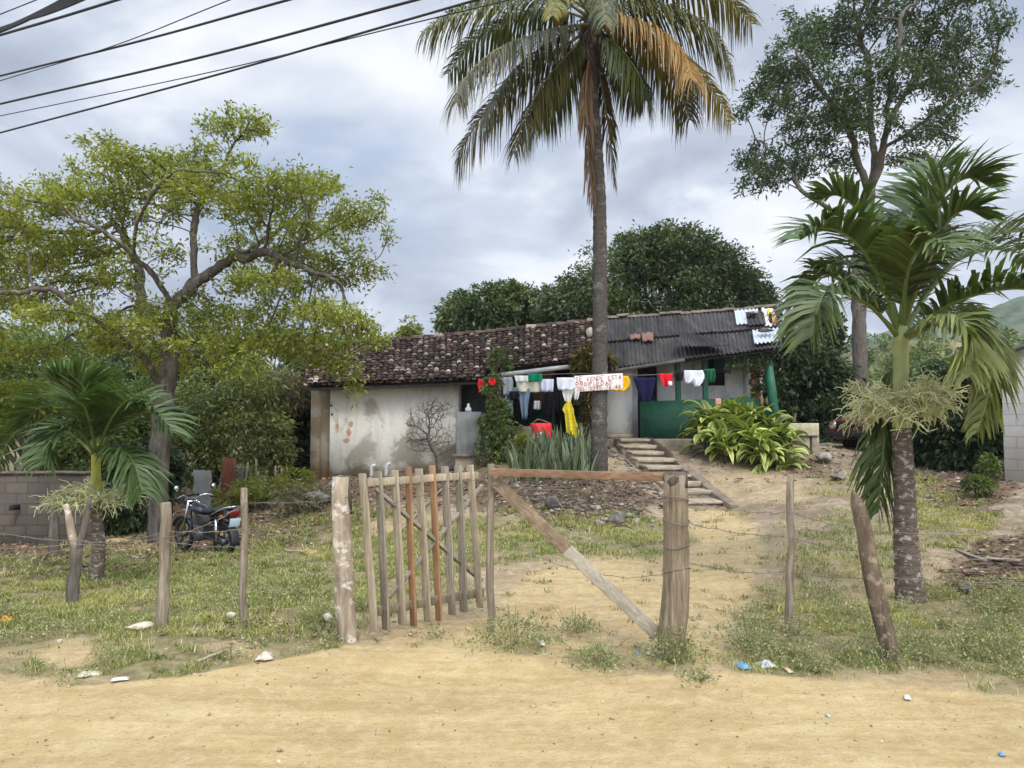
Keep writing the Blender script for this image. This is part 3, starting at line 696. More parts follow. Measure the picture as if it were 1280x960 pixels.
t.l(t.mix(t.ramp(msk, [(.1, 0), (.5, .8)]), old_, (.56, .22, .12)), bs_.inputs[0])          # flaking red daub on the limewash
for px, py in ((414, 507), (415, 518), (446, 506)):
    mb = MB(); irregular(mb, *P(px, py, 20)[[0, 2]], .035, .035, px); mb.build('wall_hole', M['dark_room'], left_wall)  # dark patches put the shade inside the holes into colour
# porch
mb = MB(); mb.bx(X(606), X(757) - .002, 20.25, 23.1, .0, FL); mb.bx(X(757), X(962), 19.92, 23.1, .0, FL); mb.build('porch_floor', M['concrete'], house, bevel=.015)
def wall_holes(mb, x0, x1, z0, z1, y0, y1, holes):
    xs = sorted({x0, x1, *[q for h_ in holes for q in h_[:2]]})
    for a, b_ in zip(xs[:-1], xs[1:]):
        zz = z0
        for h_ in sorted([h_ for h_ in holes if h_[0] <= a + 1e-6 and h_[1] >= b_ - 1e-6], key=lambda q: q[2]):
            if h_[2] > zz: mb.bx(a, b_, y0, y1, zz, h_[2])
            zz = h_[3]
        if zz < z1: mb.bx(a, b_, y0, y1, zz, z1)
YB = 22.3; YW = 21.0
xa, xb, xc = X(573), X(757), X(950, YW)
d1 = (X(640, YB), X(661, YB), FL, FL + 2.0); d2 = (X(694, YB), X(716, YB), FL, FL + 2.0); d3 = (X(797, YW), X(822, YW), FL, FL + 2.05)
wn = (X(867, YW), X(907, YW), Z(482, YW), Z(447, YW)); wn2 = (X(665, YB), X(684, YB), FL + 1.0, FL + 1.9)
lowz = FL + .95
mb = MB(); wall_holes(mb, xa, xb, lowz, 4.0, YB, YB + .2, [(d1[0], d1[1], lowz, d1[3]), (d2[0], d2[1], lowz, d2[3])]); mb.build('wall', M['wall_brown'], house)
mb = MB(); wall_holes(mb, xa, xb, .3, lowz - .003, YB - .01, YB + .19, [d1, d2]); mb.build('wall', M['green_paint'], house)['label'] = 'lower back wall of the porch painted dark green'
mb = MB(); wall_holes(mb, xb, xc, .5, 3.72, YW, YW + .2, [d3, wn]); mb.build('wall', M['wall_white'], house)
mb = MB(); mb.bx(xa - .3, xc, YB + 1.6, YB + 1.8, .3, 3.9); mb.build('wall', M['dark_room'], house)['label'] = 'back of the rooms coloured near-black for shade'
for d_, yb in ((d1, YB), (d2, YB), (d3, YW)):
    mb = MB(); mb.bx(d_[0] + .02, d_[1] - .02, yb + .10, yb + .14, d_[2], d_[3]); dr = mb.build('door', M['dark_door'], house)
    mb = MB(); mb.box((d_[1] - .12, yb + .08, FL + 1.0), (.04, .05, .10)); mb.build('handle', M['fascia_grey'], dr)
mb = MB(); mb.bx(wn[0], wn[1], YW + .1, YW + .13, wn[2], wn[3]); wi = mb.build('window', M['dark_room'], house)  # near-black panel, the shade behind the window put into its colour
mb = MB(); q0, q1 = P(893, 448, 20.8), P(913, 466, 20.8); mb.bx(q0[0], q1[0], 20.78, 20.82, q1[2], q0[2]); mb.build('shutter', M['shutter'], wi, bevel=.006)
mb = MB(); q0, q1 = P(867, 449, 20.9), P(877, 466, 20.9); mb.bx(q0[0], q1[0], 20.9, 20.94, q1[2], q0[2]); mb.build('shutter', M['fascia'], wi)
# white room corner by the entrance, side walls, parapet
mb = MB(); mb.bx(X(757) + .002, X(794), 20.5, 20.99, FL + .002, 3.45); mb.build('wall', M['wall_white'], house)['label'] = 'white room corner beside the entrance'
mb = MB(); mb.bx(X(757), X(796), 20.42, 20.5, FL + .004, FL + .14); mb.build('plinth', M['concrete'], house)
mb = MB()
x0, x1 = X(801), X(941)
mb.add([[x0, 20.02, FL - .35], [x1 + .45, 20.02, FL - .35], [x1 + .45, 20.02, 2.06], [x1 + .05, 20.02, Z(496.5)], [x0, 20.02, Z(502)],
        [x0, 20.2, FL - .35], [x1 + .45, 20.2, FL - .35], [x1 + .45, 20.2, 2.06], [x1 + .05, 20.2, Z(496.5)], [x0, 20.2, Z(502)]],
       [[0, 1, 6, 5], [1, 2, 7, 6], [2, 3, 8, 7], [3, 4, 9, 8], [4, 0, 5, 9]]); mb.f.append(np.array([[0, 4, 3, 2, 1]])); mb.f.append(np.array([[5, 6, 7, 8, 9]]))
mb.build('parapet', M['green_paint'], house)
mb = MB(); mb.bx(x0, x1 - .05, 19.93, 20.02, FL - .10, FL + .02); mb.build('porch_edge', M['concrete'], house)
# broken end wall: white skin, adobe showing
xe0, xe1 = X(944), X(955)
mb = MB()
rs = np.random.RandomState(4)
for k in range(9): mb.box(((xe0 + xe1) / 2 + rs.uniform(-.05, .05), 20.35, 2.25 + k * .165), (.22 + rs.uniform(-.05, .05), .32, .15), jit=.012)
mb.build('wall_end', M['adobe'], house, bevel=.02)
mb = MB(); mb.bx(xe0 - .02, xe1 - .10, 20.5, YW - .002, FL, 3.7); mb.bx(xe1 - .03, xe1 + .10, 20.45, 20.7, 2.0, 3.6); mb.build('wall', M['wall_white'], house)
# posts
for px0, px1, Y in ((846, 849, 20.12), (881, 882, 20.1)):
    mb = MB(); a = P(px0, 440, Y); b_ = P(px1, 500, Y); mb.bar((b_[0], Y, FL), (a[0], Y, a[2] + .1), .13, .13, (0, 1, 0), 4, .004, px0); mb.build('post', M['green_post'], house, bevel=.01)
mb = MB(); a = P(958, 440, 19.75); b_ = P(967, 507, 19.75); mb.tube([b_ + (b_ - a) * .35, b_, a], [.125, .12, .115], 14, lump=.03); mb.build('column', M['green_post'], house, smooth=True)
for px, Y in ((607, 20.3), (735, 20.3), (691, 20.35)):
    mb = MB(); mb.tube([(X(px, Y), Y, .6), (X(px, Y), Y, 2.0), (X(px, Y) + .02, Y, 3.1)], .05, 8, lump=.08, seed=px); mb.build('post', M['dark_door'], house, smooth=True)
# roof: eave and ridge corners
eA0, eA1 = P(384, 484, 19.5), P(607, 476, 19.5); rA0, rA1 = P(388, 437, 22.9), P(607, 418.5, 22.9)
eB0, eB1 = P(607, 466, 19.7), P(746, 450, 19.7); rB0, rB1 = rA1, P(746, 403.5, 22.9)
eC0, eC1 = P(744, 462, 19.5), P(977, 434, 19.5); rC0, rC1 = P(744, 403, 22.9), P(968, 389, 22.9)
def bil(e0, e1, r0, r1, u, v):
    u = np.asarray(u)[..., None]; v = np.asarray(v)[..., None]
    return (e0 * (1 - u) + e1 * u) * (1 - v) + (r0 * (1 - u) + r1 * u) * v
def tile_patch(mb, e0, e1, r0, r1, seed):
    rs = np.random.RandomState(seed); Wd = np.linalg.norm(e1 - e0); Ln = np.linalg.norm(r0 - e0)
    nc = int(round(Wd / .145)); nr = int(round(Ln / .225)); n_ = np.cross(e1 - e0, r0 - e0); n_ /= np.linalg.norm(n_)
    a = np.linspace(0, math.pi, 6)
    for r_ in range(nr):
        for c in range(nc):
            for cover in (1, 0):
                u = (c + (.5 if cover else 0) + rs.uniform(-.09, .09)) / nc; v0 = (r_ - .12 + rs.uniform(-.12, .12)) / nr; v1 = v0 + 1.32 / nr
                if r_ == 0 and cover and rs.uniform() < .1: v0 -= .15 / nr
                p0 = bil(e0, e1, r0, r1, u, v0); p1 = bil(e0, e1, r0, r1, u + rs.uniform(-.14, .14) / nc, v1); d = unit(p1 - p0); s_ = np.cross(d, n_)
                sgn = 1 if cover else -1; off = .065 if cover else .075
                w0, w1 = (.073, .058) if cover else (.062, .07); lift0 = .030 + rs.uniform(-.010, .014)
                vv = []
                for pp, ww, li in ((p0, w0, lift0), (p1, w1, 0.0)):
                    vv.append(pp + s_ * (np.cos(a) * ww)[:, None] + n_ * (np.sin(a) * ww * .72 * sgn + off + li)[:, None])
                vv = np.array(vv); inn = vv - n_ * .016
                b0 = mb.n; mb.add(np.concatenate([vv, inn]).reshape(-1, 3), [[k, k + 1, k + 7, k + 6] for k in range(5)] + [[12 + k, 18 + k, 19 + k, 13 + k] for k in range(5)] + [[k + 1, k, 12 + k, 13 + k] for k in range(5)])
mb = MB(); tile_patch(mb, eA0, eA1, rA0, rA1, 1); tile_patch(mb, eB0, eB1, rB0, rB1, 2)
tiles = mb.build('tile_roof', M['tiles'], house)
mb = MB()
for a, b_ in ((rA0, rA1), (rB0, rB1)):
    k = int(np.linalg.norm(b_ - a) / .3)
    for i in range(k):
        p = a + (b_ - a) * i / k; q = a + (b_ - a) * (i + 1.2) / k; ang = np.linspace(0, math.pi, 7); rs = np.random.RandomState(i)
        o_ = np.array([0, 0, .06 + rs.uniform(-.01, .015)])
        V = np.array([p + o_ + np.stack([0 * ang, np.cos(ang) * .14, np.sin(ang) * .11], -1), q + o_ * .7 + np.stack([0 * ang, np.cos(ang) * .12, np.sin(ang) * .09], -1)]); mb.grid(V)
mb.build('ridge_tiles', M['tiles'], tiles)
mb = MB()
for e0, e1, r0, r1 in ((eA0, eA1, rA0, rA1), (eB0, eB1, rB0, rB1), (eC0, eC1, rC0, rC1)):
    b0 = mb.n; dn = np.array([0, 0, -.05]); dd = np.array([0, 0, -.09]); f0 = r0 + np.array([0, 3.6, -1.5]); f1 = r1 + np.array([0, 3.6, -1.5])
    mb.add([e0 + dn, e1 + dn, r1 + dn, r0 + dn, e0 + dd, e1 + dd, r1 + dd, r0 + dd], [[0, 1, 2, 3], [7, 6, 5, 4], [0, 4, 5, 1], [1, 5, 6, 2], [2, 6, 7, 3], [3, 7, 4, 0]])
    mb.add([r0 + dn, r1 + dn, f1, f0, r0 + dd, r1 + dd, f1 + dn, f0 + dn], [[0, 1, 2, 3], [7, 6, 5, 4], [0, 4, 5, 1], [1, 5, 6, 2], [2, 6, 7, 3], [3, 7, 4, 0]])
mb.build('roof_deck', M['dark_door'], house)
def corr_sheet(mb, e0, e1, r0, r1, u0, u1, v0, v1, lift, pitch=.105, amp=.022, seed=0):
    rs = np.random.RandomState(seed); Wd = np.linalg.norm(e1 - e0); n_ = np.cross(e1 - e0, r0 - e0); n_ /= np.linalg.norm(n_)
    k = max(8, int((u1 - u0) * Wd / pitch * 8)); u = np.linspace(u0, u1, k); ph = u * Wd / pitch * 2 * math.pi
    sk = rs.uniform(-.004, .004); rows = []
    for v, li in ((v0, lift + .012), ((v0 + v1) / 2, lift + rs.uniform(-.006, .01)), (v1, lift)):
        rows.append(bil(e0, e1, r0, r1, u + sk * (v - v0), np.full(k, v)) + n_ * (np.sin(ph) * amp + li)[:, None])
    rows = np.array(rows); mb.grid(rows); mb.grid((rows - n_ * .01)[:, ::-1])
    mb.grid(np.array([rows[0] - n_ * .01, rows[0]]))
mb = MB(); rs = np.random.RandomState(8); ns = 6
for row, (va, vb, li) in enumerate(((.46, 1.0, .085), (-.03, .52, .035))):
    for i in range(ns):
        corr_sheet(mb, eC0, eC1, rC0, rC1, i / ns - .004, (i + 1) / ns + .01, va + rs.uniform(-.02, .01), vb, li + (i % 2) * .012, seed=i + row * 10)
sheet_roof = mb.build('sheet_roof', M['fibre'], house)
# the lifted hip sheet, white patches, clay tile patches and ridge of the sheet roof
mb = MB(); corr_sheet(mb, P(845, 440, 19.4), P(912, 439, 19.35), P(851, 420, 20.7), P(880, 427, 20.4), 0, 1, 0, 1, .14, seed=40); mb.build('loose_sheet', M['fibre'], sheet_roof)
mb = MB(); corr_sheet(mb, eC0, eC1, rC0, rC1, .855, .997, .02, .36, .15, seed=41); mb.build('loose_sheet', M['roof_tin'], sheet_roof)['label'] = 'pale galvanised sheet at the eave'
mb = MB(); corr_sheet(mb, eC0, eC1, rC0, rC1, .775, .835, .55, .97, .14, seed=42); corr_sheet(mb, eC0, eC1, rC0, rC1, .83, .905, .86, .97, .142, seed=43); mb.build('loose_sheet', M['roof_tin'], sheet_roof)['label'] = 'pale galvanised sheet below the ridge'
mb = MB(); corr_sheet(mb, eC0, eC1, rC0, rC1, .835, .935, .47, .82, .17, seed=44); mb.build('loose_sheet', M['fibre'], sheet_roof)
M['brick_red'] = plain('faded_clay_patch', (.20, .10, .075), .9, .3, 9, dirt=(.15, .11, .09))
mb = MB()
for u0, u1, v0, v1 in ((.19, .245, .43, .53), (.255, .315, .36, .54)):
    mb.grid(np.array([[bil(eC0, eC1, rC0, rC1, u, v) + np.array([0, -.05, .13 + .02 * math.sin(u * 180)]) for u in np.linspace(u0, u1, 10)] for v in (v0, v1)]))
mb.build('clay_patch', M['brick_red'], sheet_roof, solid=.03)
mb = MB(); rs = np.random.RandomState(3)
for i in range(17):
    p = rC0 + (rC1 - rC0) * (i / 17); q = rC0 + (rC1 - rC0) * ((i + 1.15) / 17); ang = np.linspace(0, math.pi, 7); o_ = np.array([0, 0, .09 + rs.uniform(-.02, .04)])
    mb.grid(np.array([p + o_ + np.stack([0 * ang, np.cos(ang) * .13, np.sin(ang) * .09], -1), q + o_ + np.array([0, 0, rs.uniform(-.02, .02)]) + np.stack([0 * ang, np.cos(ang) * .12, np.sin(ang) * .08], -1)]))
M['ridge'] = plain('mossy_ridge_cap', (.13, .10, .08), .95, .4, 5, dirt=(.22, .19, .14)); mb.build('ridge_cap', M['ridge'], sheet_roof)
mb = MB(); mb.bar(P(614, 470, 19.35), P(729, 456, 19.35), .05, .105, (0, 0, 1), 6, .004, 2); mb.build('fascia', M['fascia'], house)
mb = MB(); mb.bar(P(757, 465, 19.3), P(856, 450, 19.3), .03, .085, (0, 0, 1), 6, .004, 3); mb.build('fascia', M['fascia_grey'], house)
mb = MB(); a, b_ = P(612, 470, 19.36), P(750, 458, 19.36); c_, d_ = P(612, 462, 20.6), P(750, 449, 20.6)
mb.add([a, b_, d_, c_, a + [0, 0, -.02], b_ + [0, 0, -.02], d_ + [0, 0, -.02], c_ + [0, 0, -.02]], [[0, 1, 2, 3], [7, 6, 5, 4], [0, 4, 5, 1], [1, 5, 6, 2], [2, 6, 7, 3], [3, 7, 4, 0]]); mb.build('porch_roof', M['dark_door'], house)
for px, py in ((640, 458), (682, 455), (716, 453)):
    mb = MB(); mb.bar(P(px, py, 19.75) + [0, 0, -.02], P(px - 3, py, 21.5) + [0, 0, .45], .08, .10); mb.build('rafter', M['dark_door'], house)
# gable ends and back wall
xg = xc - .15
for x_, e_, r_ in ((X(389, 20.5), eA0, rA0), (xg, eC1, rC1)):
    mb = MB(); yg = 20.75 if x_ < 0 else YW + .25
    mb.add([[x_, yg, .3], [x_, 26.2, .3], [x_, 26.2, r_[2] - 1.5], [x_, 22.9, r_[2] - .2], [x_, yg, e_[2] + .2],
            [x_ + .15, yg, .3], [x_ + .15, 26.2, .3], [x_ + .15, 26.2, r_[2] - 1.5], [x_ + .15, 22.9, r_[2] - .2], [x_ + .15, yg, e_[2] + .2]],
           [[0, 1, 6, 5], [1, 2, 7, 6], [2, 3, 8, 7], [3, 4, 9, 8], [4, 0, 5, 9]]); b0 = mb.n - 10; mb.f.append(np.array([[b0, b0 + 4, b0 + 3, b0 + 2, b0 + 1]])); mb.f.append(np.array([[b0 + 5, b0 + 6, b0 + 7, b0 + 8, b0 + 9]]))
    mb.build('gable_wall', M['wall_brown'], house)
mb = MB(); mb.bx(X(389, 20.5) + .16, xg, 26.0, 26.2, .3, 2.6); mb.build('wall', M['wall_brown'], house)
# dark passage between the left room and the porch
mb = MB(); mb.bx(X(573) + .003, X(606), 21.2, 21.3, .3, 3.0); mb.build('wall', M['fascia_grey'], house)['label'] = 'grey wall at the back of the passage'
# creeper on the porch eave (its own plant)
cr = thing('creeper', 'dark dry creeper hanging along the porch eave above the corner column', 'plant', P(940, 440, 19.6)); rs = np.random.RandomState(12)
mb = MB(); sb = MB()
for i in range(26):
    q = P(rs.uniform(905, 966), 441 + rs.uniform(-2, 3), 19.62); e = q + np.array([rs.uniform(-.05, .05), .02, -rs.uniform(.1, .45)]); sb.tube([q, (q + e) / 2 + rs.normal(size=3) * .02, e], .008, 4)
    k = 60; p = q + (e - q) * rs.uniform(0, 1, (k, 1)) + rs.normal(size=(k, 3)) * .05; leaves(mb, p, rs.normal(size=(k, 3)) + [0, 0, -.5], .07, .04, rs)
for i in range(14):
    q = P(rs.uniform(944, 952), rs.uniform(446, 500), 20.1); k = 40; leaves(mb, q + rs.normal(size=(k, 3)) * .07, rs.normal(size=(k, 3)), .07, .04, rs)
q0, q1 = P(947, 442, 20.1), P(949, 505, 20.1); sb.tube(resample([q0, q1], .2), .012, 4)
sb.build('stem', M['twig'], cr); mb.build('foliage', M['leaf_deep'], cr)

# ------------------------------------------------------------------ steps up to the porch
M['tread'] = plain('worn_tread_lit', (.33, .275, .20), .95, .35, 6, .1, 0, .5, dirt=(.22, .175, .12))  # paler copy of the worn concrete, light on the treads put into colour
M['step'] = plain('worn_riser_shaded', (.27, .22, .16), .95, .35, 7, .1, 0, .5, dirt=(.13, .10, .07))  # darker copy for the risers, their shade put into the colour
s0, s1 = P(878, 640, 15.0), P(786, 556, 19.85); s0[2] = h(s0[0], s0[1]); 
stair = thing('stairway', 'worn concrete stairway climbing the bank to the porch', 'steps', s0)
dv = s1 - s0; dv[2] = 0; run = np.linalg.norm(dv); dv /= run; sv = np.array([dv[1], -dv[0], 0]); NST = 9
rotm = np.array([[sv[0], dv[0], 0], [sv[1], dv[1], 0], [0, 0, 1]])
for i in range(NST):
    u = (i + .5) / NST; c = s0 + dv * run * u; top = s0[2] + .06 + (FL - .04 - s0[2]) * (i + 1) / NST
    mb = MB(); wd_ = .86 + .07 * math.sin(i * 3); mb.box((c[0] - dv[0] * .01, c[1] - dv[1] * .01, top - .04), (wd_, run / NST + .06, .08), rotm, .022); st_ = mb.build('step', M['tread'], stair, bevel=.02)
    mb = MB(); mb.box((c[0] + dv[0] * .03, c[1] + dv[1] * .03, top - .33), (wd_ - .03, run / NST + .06, .54), rotm, .02); mb.build('riser', M['step'], st_)
M['kerb'] = plain('dark_mossy_kerb', (.15, .122, .092), .95, .35, 5, .1, 0, .4, dirt=(.26, .21, .15))
for sg in (1, -1):
    a = s0 + sv * sg * .50 - dv * .3 + [0, 0, .08]; b_ = s0 + dv * run * 1.0 + sv * sg * .50; b_[2] = FL + .02
    if sg < 0: a[2] -= .14; b_[2] -= .20
    mb = MB(); mb.bar(a + [0, 0, -.12], b_ + [0, 0, -.12], .20, .36, (0, 0, 1), 9, .022, 5 + sg); mb.build('side_kerb', M['kerb'], stair, bevel=.02)
# ------------------------------------------------------------------ gate, posts, wire
def knobbly(mb, a, b_, r0, r1, seed, sides=12, seg=9, lump=.07, wob=.012):
    rs = np.random.RandomState(seed); u = np.linspace(0, 1, seg)[:, None]; p = np.asarray(a) * (1 - u) + np.asarray(b_) * u + np.cumsum(rs.normal(size=(seg, 3)) * wob, 0) * np.array([1, 1, 0])
    mb.tube(p, np.linspace(r0, r1, seg), sides, lump=lump, seed=seed); return p
def fencepost(px0, py0, px1, py1, Y, r0, r1, mat_, label, seed, name='fence_post', pointed=False, **k):
    base = on(px0, Y); top = P(px1, py1, Y); o_b = base - np.array([0, 0, .25])
    o = thing(name, label, 'post', base, 'posts of the front fence')
    mb = MB()
    if pointed:
        rs_ = np.random.RandomState(seed); u_ = np.linspace(0, 1, 9)[:, None]; p = o_b * (1 - u_) + top * u_ + np.cumsum(rs_.normal(size=(9, 3)) * .008, 0) * [1, 1, 0]
        tip = p[-1]; p = np.vstack([p, tip + [-.025, 0, .07], tip + [-.045, 0, .13], tip + [-.055, 0, .165]]); mb.tube(p, list(np.linspace(r0, r1, 9)) + [r1 * .72, r1 * .36, r1 * .08], 10, lump=.13, seed=seed)
    else: p = knobbly(mb, o_b, top, r0, r1, seed, **k)
    o['_top'] = tuple(float(q) for q in p[-1]); o['_ax'] = tuple(float(q) for q in (p[-1] - p[-2]) / np.linalg.norm(p[-1] - p[-2]))
    mb.build('shaft', mat_, o, smooth=False); return o, base, top
yl, yr = 6.15, 5.75
gpl, b_gl, t_gl = fencepost(440, 800, 431, 596, yl, .082, .070, M['palebark'], 'thick gate post with pale peeling bark at the hinge side of the picket gate', 11, 'gate_post')
mb = MB(); tdir = unit(t_gl - b_gl); tp_ = np.array(gpl['_top'])
mb.tube([tp_ - tdir * .30 + [.022, .012, 0], tp_ - tdir * .12 + [.022, .012, 0], tp_ + tdir * .004 + [.014, 0.01, 0]], [.050, .058, .057], 9, lump=.12); mb.build('weathered_top', M['post_end'], gpl)
gpr, b_gr, t_gr = fencepost(838, 818, 844, 592, yr, .108, .090, M['post'], 'stout square-shouldered brown gate post with wire wrapped round its top', 12, 'gate_post', sides=9, lump=.05, wob=.006)
mb = MB(); tp_ = np.array(gpr['_top']); ax_ = np.array(gpr['_ax']); mb.tube([tp_ - ax_ * .10, tp_ - ax_ * .05, tp_ - ax_ * .004, tp_ + ax_ * .008], [.088, .0905, .0895, .080], 9, lump=.04, seed=12); mb.build('weathered_top', M['post_end'], gpr)
mb = MB()
for k in (.18, .35, .52, .70): 
    c = t_gr - [0, 0, k]; a = np.linspace(0, 2 * math.pi * 1.05, 22); rr = .10 + .006 * k
    mb.tube(np.stack([c[0] + np.cos(a) * rr, c[1] + np.sin(a) * rr, c[2] + .02 * np.sin(a * 1.5 + k * 9)], -1), .004, 4)
mb.build('wire_wrap', M['wire'], gpr)
gpt, b_gt, t_gt = fencepost(614, 792, 609, 580, 6.3, .034, .030, M['stake'], 'slim straight post carrying the brown beam, next to the picket gate', 13, 'gate_post', sides=7)
fencepost(207, 786, 208, 628, 6.4, .052, .044, M['stake'], 'gnarled grey fence post in front of the motorcycle', 14, lump=.14)
fencepost(311, 776, 308, 610, 6.6, .036, .028, M['stake'], 'slim bent fence post between the motorcycle and the picket gate', 15, lump=.12)
fencepost(981, 790, 988, 592, 6.3, .038, .026, M['stake'], 'slim crooked fence post right of the stout gate post', 16, lump=.12)
o, *_ = fencepost(1112, 824, 1082, 640, 5.65, .072, .055, bark_mat('mottled_post', (.05, .037, .028), (.19, .145, .10), (.29, .24, .17), 8, .55), 'dark leaning fence post with a sharp pointed top by the flowering palm', 17, pointed=True, lump=.12)

# picket gate, swung open into the yard
gy = lambda px: 6.15 + (px - 452) / (590 - 452) * .85
gb = on(462, 6.2)
gate = thing('picket_gate', 'picket gate of mismatched grey and orange slats standing half open', 'gate', gb)
for i, (x0, y0, x1, y1, wpx, mt) in enumerate([(453, 592, 468, 790, 10, 'picket_pale'), (473, 590, 483, 787, 10, 'picket'), (493, 588, 503, 781, 10, 'picket_pale'), (510, 584, 517, 782, 8, 'picket_orange'), (523.5, 586, 535, 778, 10, 'picket_pale'),
                                     (540.5, 582, 549, 778, 8, 'picket_orange'), (556, 583, 565, 769, 9, 'picket'), (573, 582, 580, 765, 9, 'picket'), (588, 581, 600, 760, 8, 'picket_pale')]):
    ya = gy(x0); a = P(x0, y0, ya); b_ = P(x1, y1, ya + .02); b_[2] = max(b_[2], h(b_[0], b_[1]) + .015)
    mid = (a + b_) / 2 + np.array([random.uniform(-.008, .008), 0, 0]); nrm = (-.62, -.78, 0)
    mb = MB(); mb.bar(b_, a, wpx * ya / 960 * 1.22, .022, nrm, 6, .0035, i, .97)
    p = mb.build('picket', M[mt], gate, bevel=.003)
    if mt == 'picket_orange': p['label'] = 'newer orange brown picket'
off = np.array([.035, .045, 0])
def gbar(nm, x0, y0, x1, y1, wd, mt, seed, o_=1.0):
    mb = MB(); mb.bar(P(x0, y0, gy(x0)) + off * o_, P(x1, y1, gy(x1)) + off * o_, wd, .03, (-.62, -.78, 0), 5, .003, seed); return mb.build(nm, M[mt], gate, bevel=.003)
gbar('rail', 452, 604, 592, 594, .062, 'picket_pale', 21); gbar('rail', 464, 766, 599, 741, .075, 'post', 22)
gbar('brace', 456, 612, 592, 728, .04, 'picket', 23, 1.9); gbar('brace', 466, 752, 588, 608, .036, 'picket', 24, 2.9)

# fixed beam and slanted plank across the gap
br = thing('brace_frame', 'brown beam and slanted plank closing the right half of the gateway', 'gate brace', on(720, 6.0))
ax, bx_ = P(613, 590, 6.26), P(832, 596.5, 5.82)
mb = MB(); mb.bar(ax, bx_, .062, .035, (0, -1, 0), 6, .002, 31); mb.build('beam', M['beam'], br, bevel=.003)
pa, pb = P(618, 601, 6.30), P(822, 794, 5.80); pm = pa + (pb - pa) * .47
mb = MB(); mb.bar(pa, pm, .098, .03, (0, -1, .15), 4, .002, 32); pk = mb.build('plank', M['plank'], br, bevel=.003)
mb = MB(); mb.bar(pm, pb, .098, .03, (0, -1, .15), 4, .002, 33); mb.build('plank_end', M['plank_pale'], pk, bevel=.003)
# barbed wire
def barbed(label, pts, seed, sagm=.03):
    pts = [np.asarray(p) for p in pts]; o = thing('barbed_wire', label, 'barbed wire', (pts[0] + pts[-1]) / 2, 'barbed wire strands of the fence'); rs = np.random.RandomState(seed); mb = MB()
    for a, b_ in zip(pts[:-1], pts[1:]):
        u = np.linspace(0, 1, 14)[:, None]; p = a * (1 - u) + b_ * u; p[:, 2] -= (4 * u * (1 - u))[:, 0] * sagm * rs.uniform(.4, 1.6); p += rs.normal(size=p.shape) * .004
        mb.tube(p, .0027, 4, caps=False)
        for k in range(max(1, int(np.linalg.norm(b_ - a) / .14))):
            t_ = (k + .5) / max(1, int(np.linalg.norm(b_ - a) / .14)); c = a * (1 - t_) + b_ * t_; c[2] = np.interp(t_, u[:, 0], p[:, 2]); 
            for s_ in (1, -1): mb.tube([c + [-.006, .012, -.016 * s_], c + [.006, -.012, .016 * s_]], .0018, 3, caps=False)
    mb.build('strand', M['wire'], o)
Y1 = 6.15
barbed('topmost barbed wire strand on the left fence, passing over the motorcycle', [P(-60, 655, 6.2), P(95, 676, 6.35), P(207, 672, 6.33), P(311, 628, 6.55), P(437, 622, 6.08)], 1)
barbed('middle barbed wire strand on the left fence, crossing the motorcycle', [P(-60, 682, 6.2), P(95, 680, 6.35), P(207, 672 - 8, 6.33), P(311, 660, 6.55), P(437, 655, 6.08)], 2)
barbed('lowest barbed wire strand on the left fence', [P(-60, 698, 6.2), P(95, 684, 6.35), P(207, 668 + 9, 6.33), P(311, 664 + 20, 6.55), P(437, 700, 6.08)], 3)
barbed('topmost barbed wire strand right of the stout gate post', [P(850, 622, 5.7), P(988, 640, 6.26), P(1090, 664, 5.6), P(1352, 668, 5.85)], 4)
barbed('second barbed wire strand right of the stout gate post', [P(850, 652, 5.7), P(986, 672, 6.26), P(1093, 692, 5.6), P(1352, 700, 5.85)], 5)
barbed('lowest barbed wire strand right of the stout gate post', [P(850, 700, 5.7), P(984, 714, 6.26), P(1097, 722, 5.6), P(1352, 728, 5.85)], 6)
barbed('upper wire strand stretched across the gateway under the beam', [P(612, 606, 6.28), P(720, 612, 6.0), P(840, 626, 5.68)], 7, .02)
barbed('lower wire strand stretched across the gateway behind the plank', [P(614, 660, 6.34), P(720, 712, 6.12), P(840, 716, 5.85)], 8, .03)
barbed('short wire strand tying the hinge post to the picket gate', [P(432, 640, 6.05), P(520, 622, 6.5), P(610, 594, 6.3)], 9, .02)

# ------------------------------------------------------------------ power cables
def cable(label, pts, r, sag=.25, grp='power lines overhead'):
    p = [P(*q) for q in pts]; p = [p[0] + (p[0] - p[1]) * (1.4 / 1.0)] + p + [p[-1] + (p[-1] - p[-2]) * 1.6]
    o = thing('power_cable', label, 'power line', p[1], grp); mb = MB(); c = catmull(p, 60); mb.tube(c, r, 7); mb.build('cable', M['cable'], o, smooth=True)
cable('power line crossing above the left tree, third from the top left corner', [(0, 95, 15), (180, 50, 12.6), (360, 0, 10.5)], .019)
cable('long thick power line reaching the palm fronds from the left edge', [(0, 130, 15), (250, 72, 12.4), (520, 0, 10)], .020)
cable('lowest power line, just above the left tree crown', [(0, 166, 15), (255, 98, 12.4), (512, 24, 10)], .017)
cable('thin grey wire running between the two lowest power lines', [(0, 145, 15.5), (255, 92, 12.8), (512, 30, 10.4)], .009)
cable('thin wire rising steeply across the upper power line', [(0, 101, 15.2), (140, 58, 13), (287, 0, 10.8)], .009)
cable('thin wire in the top left corner above the thick bundle', [(0, 18, 13), (55, -4, 12), (110, -26, 11)], .010)
cable('single line leaving the thick bundle to the right', [(0, 44, 13), (75, 22, 12), (156, -3, 11)], .022)
o = thing('cable_bundle', 'thick bundle of black cables in the top left corner of the sky', 'cable bundle', P(0, 38, 12))
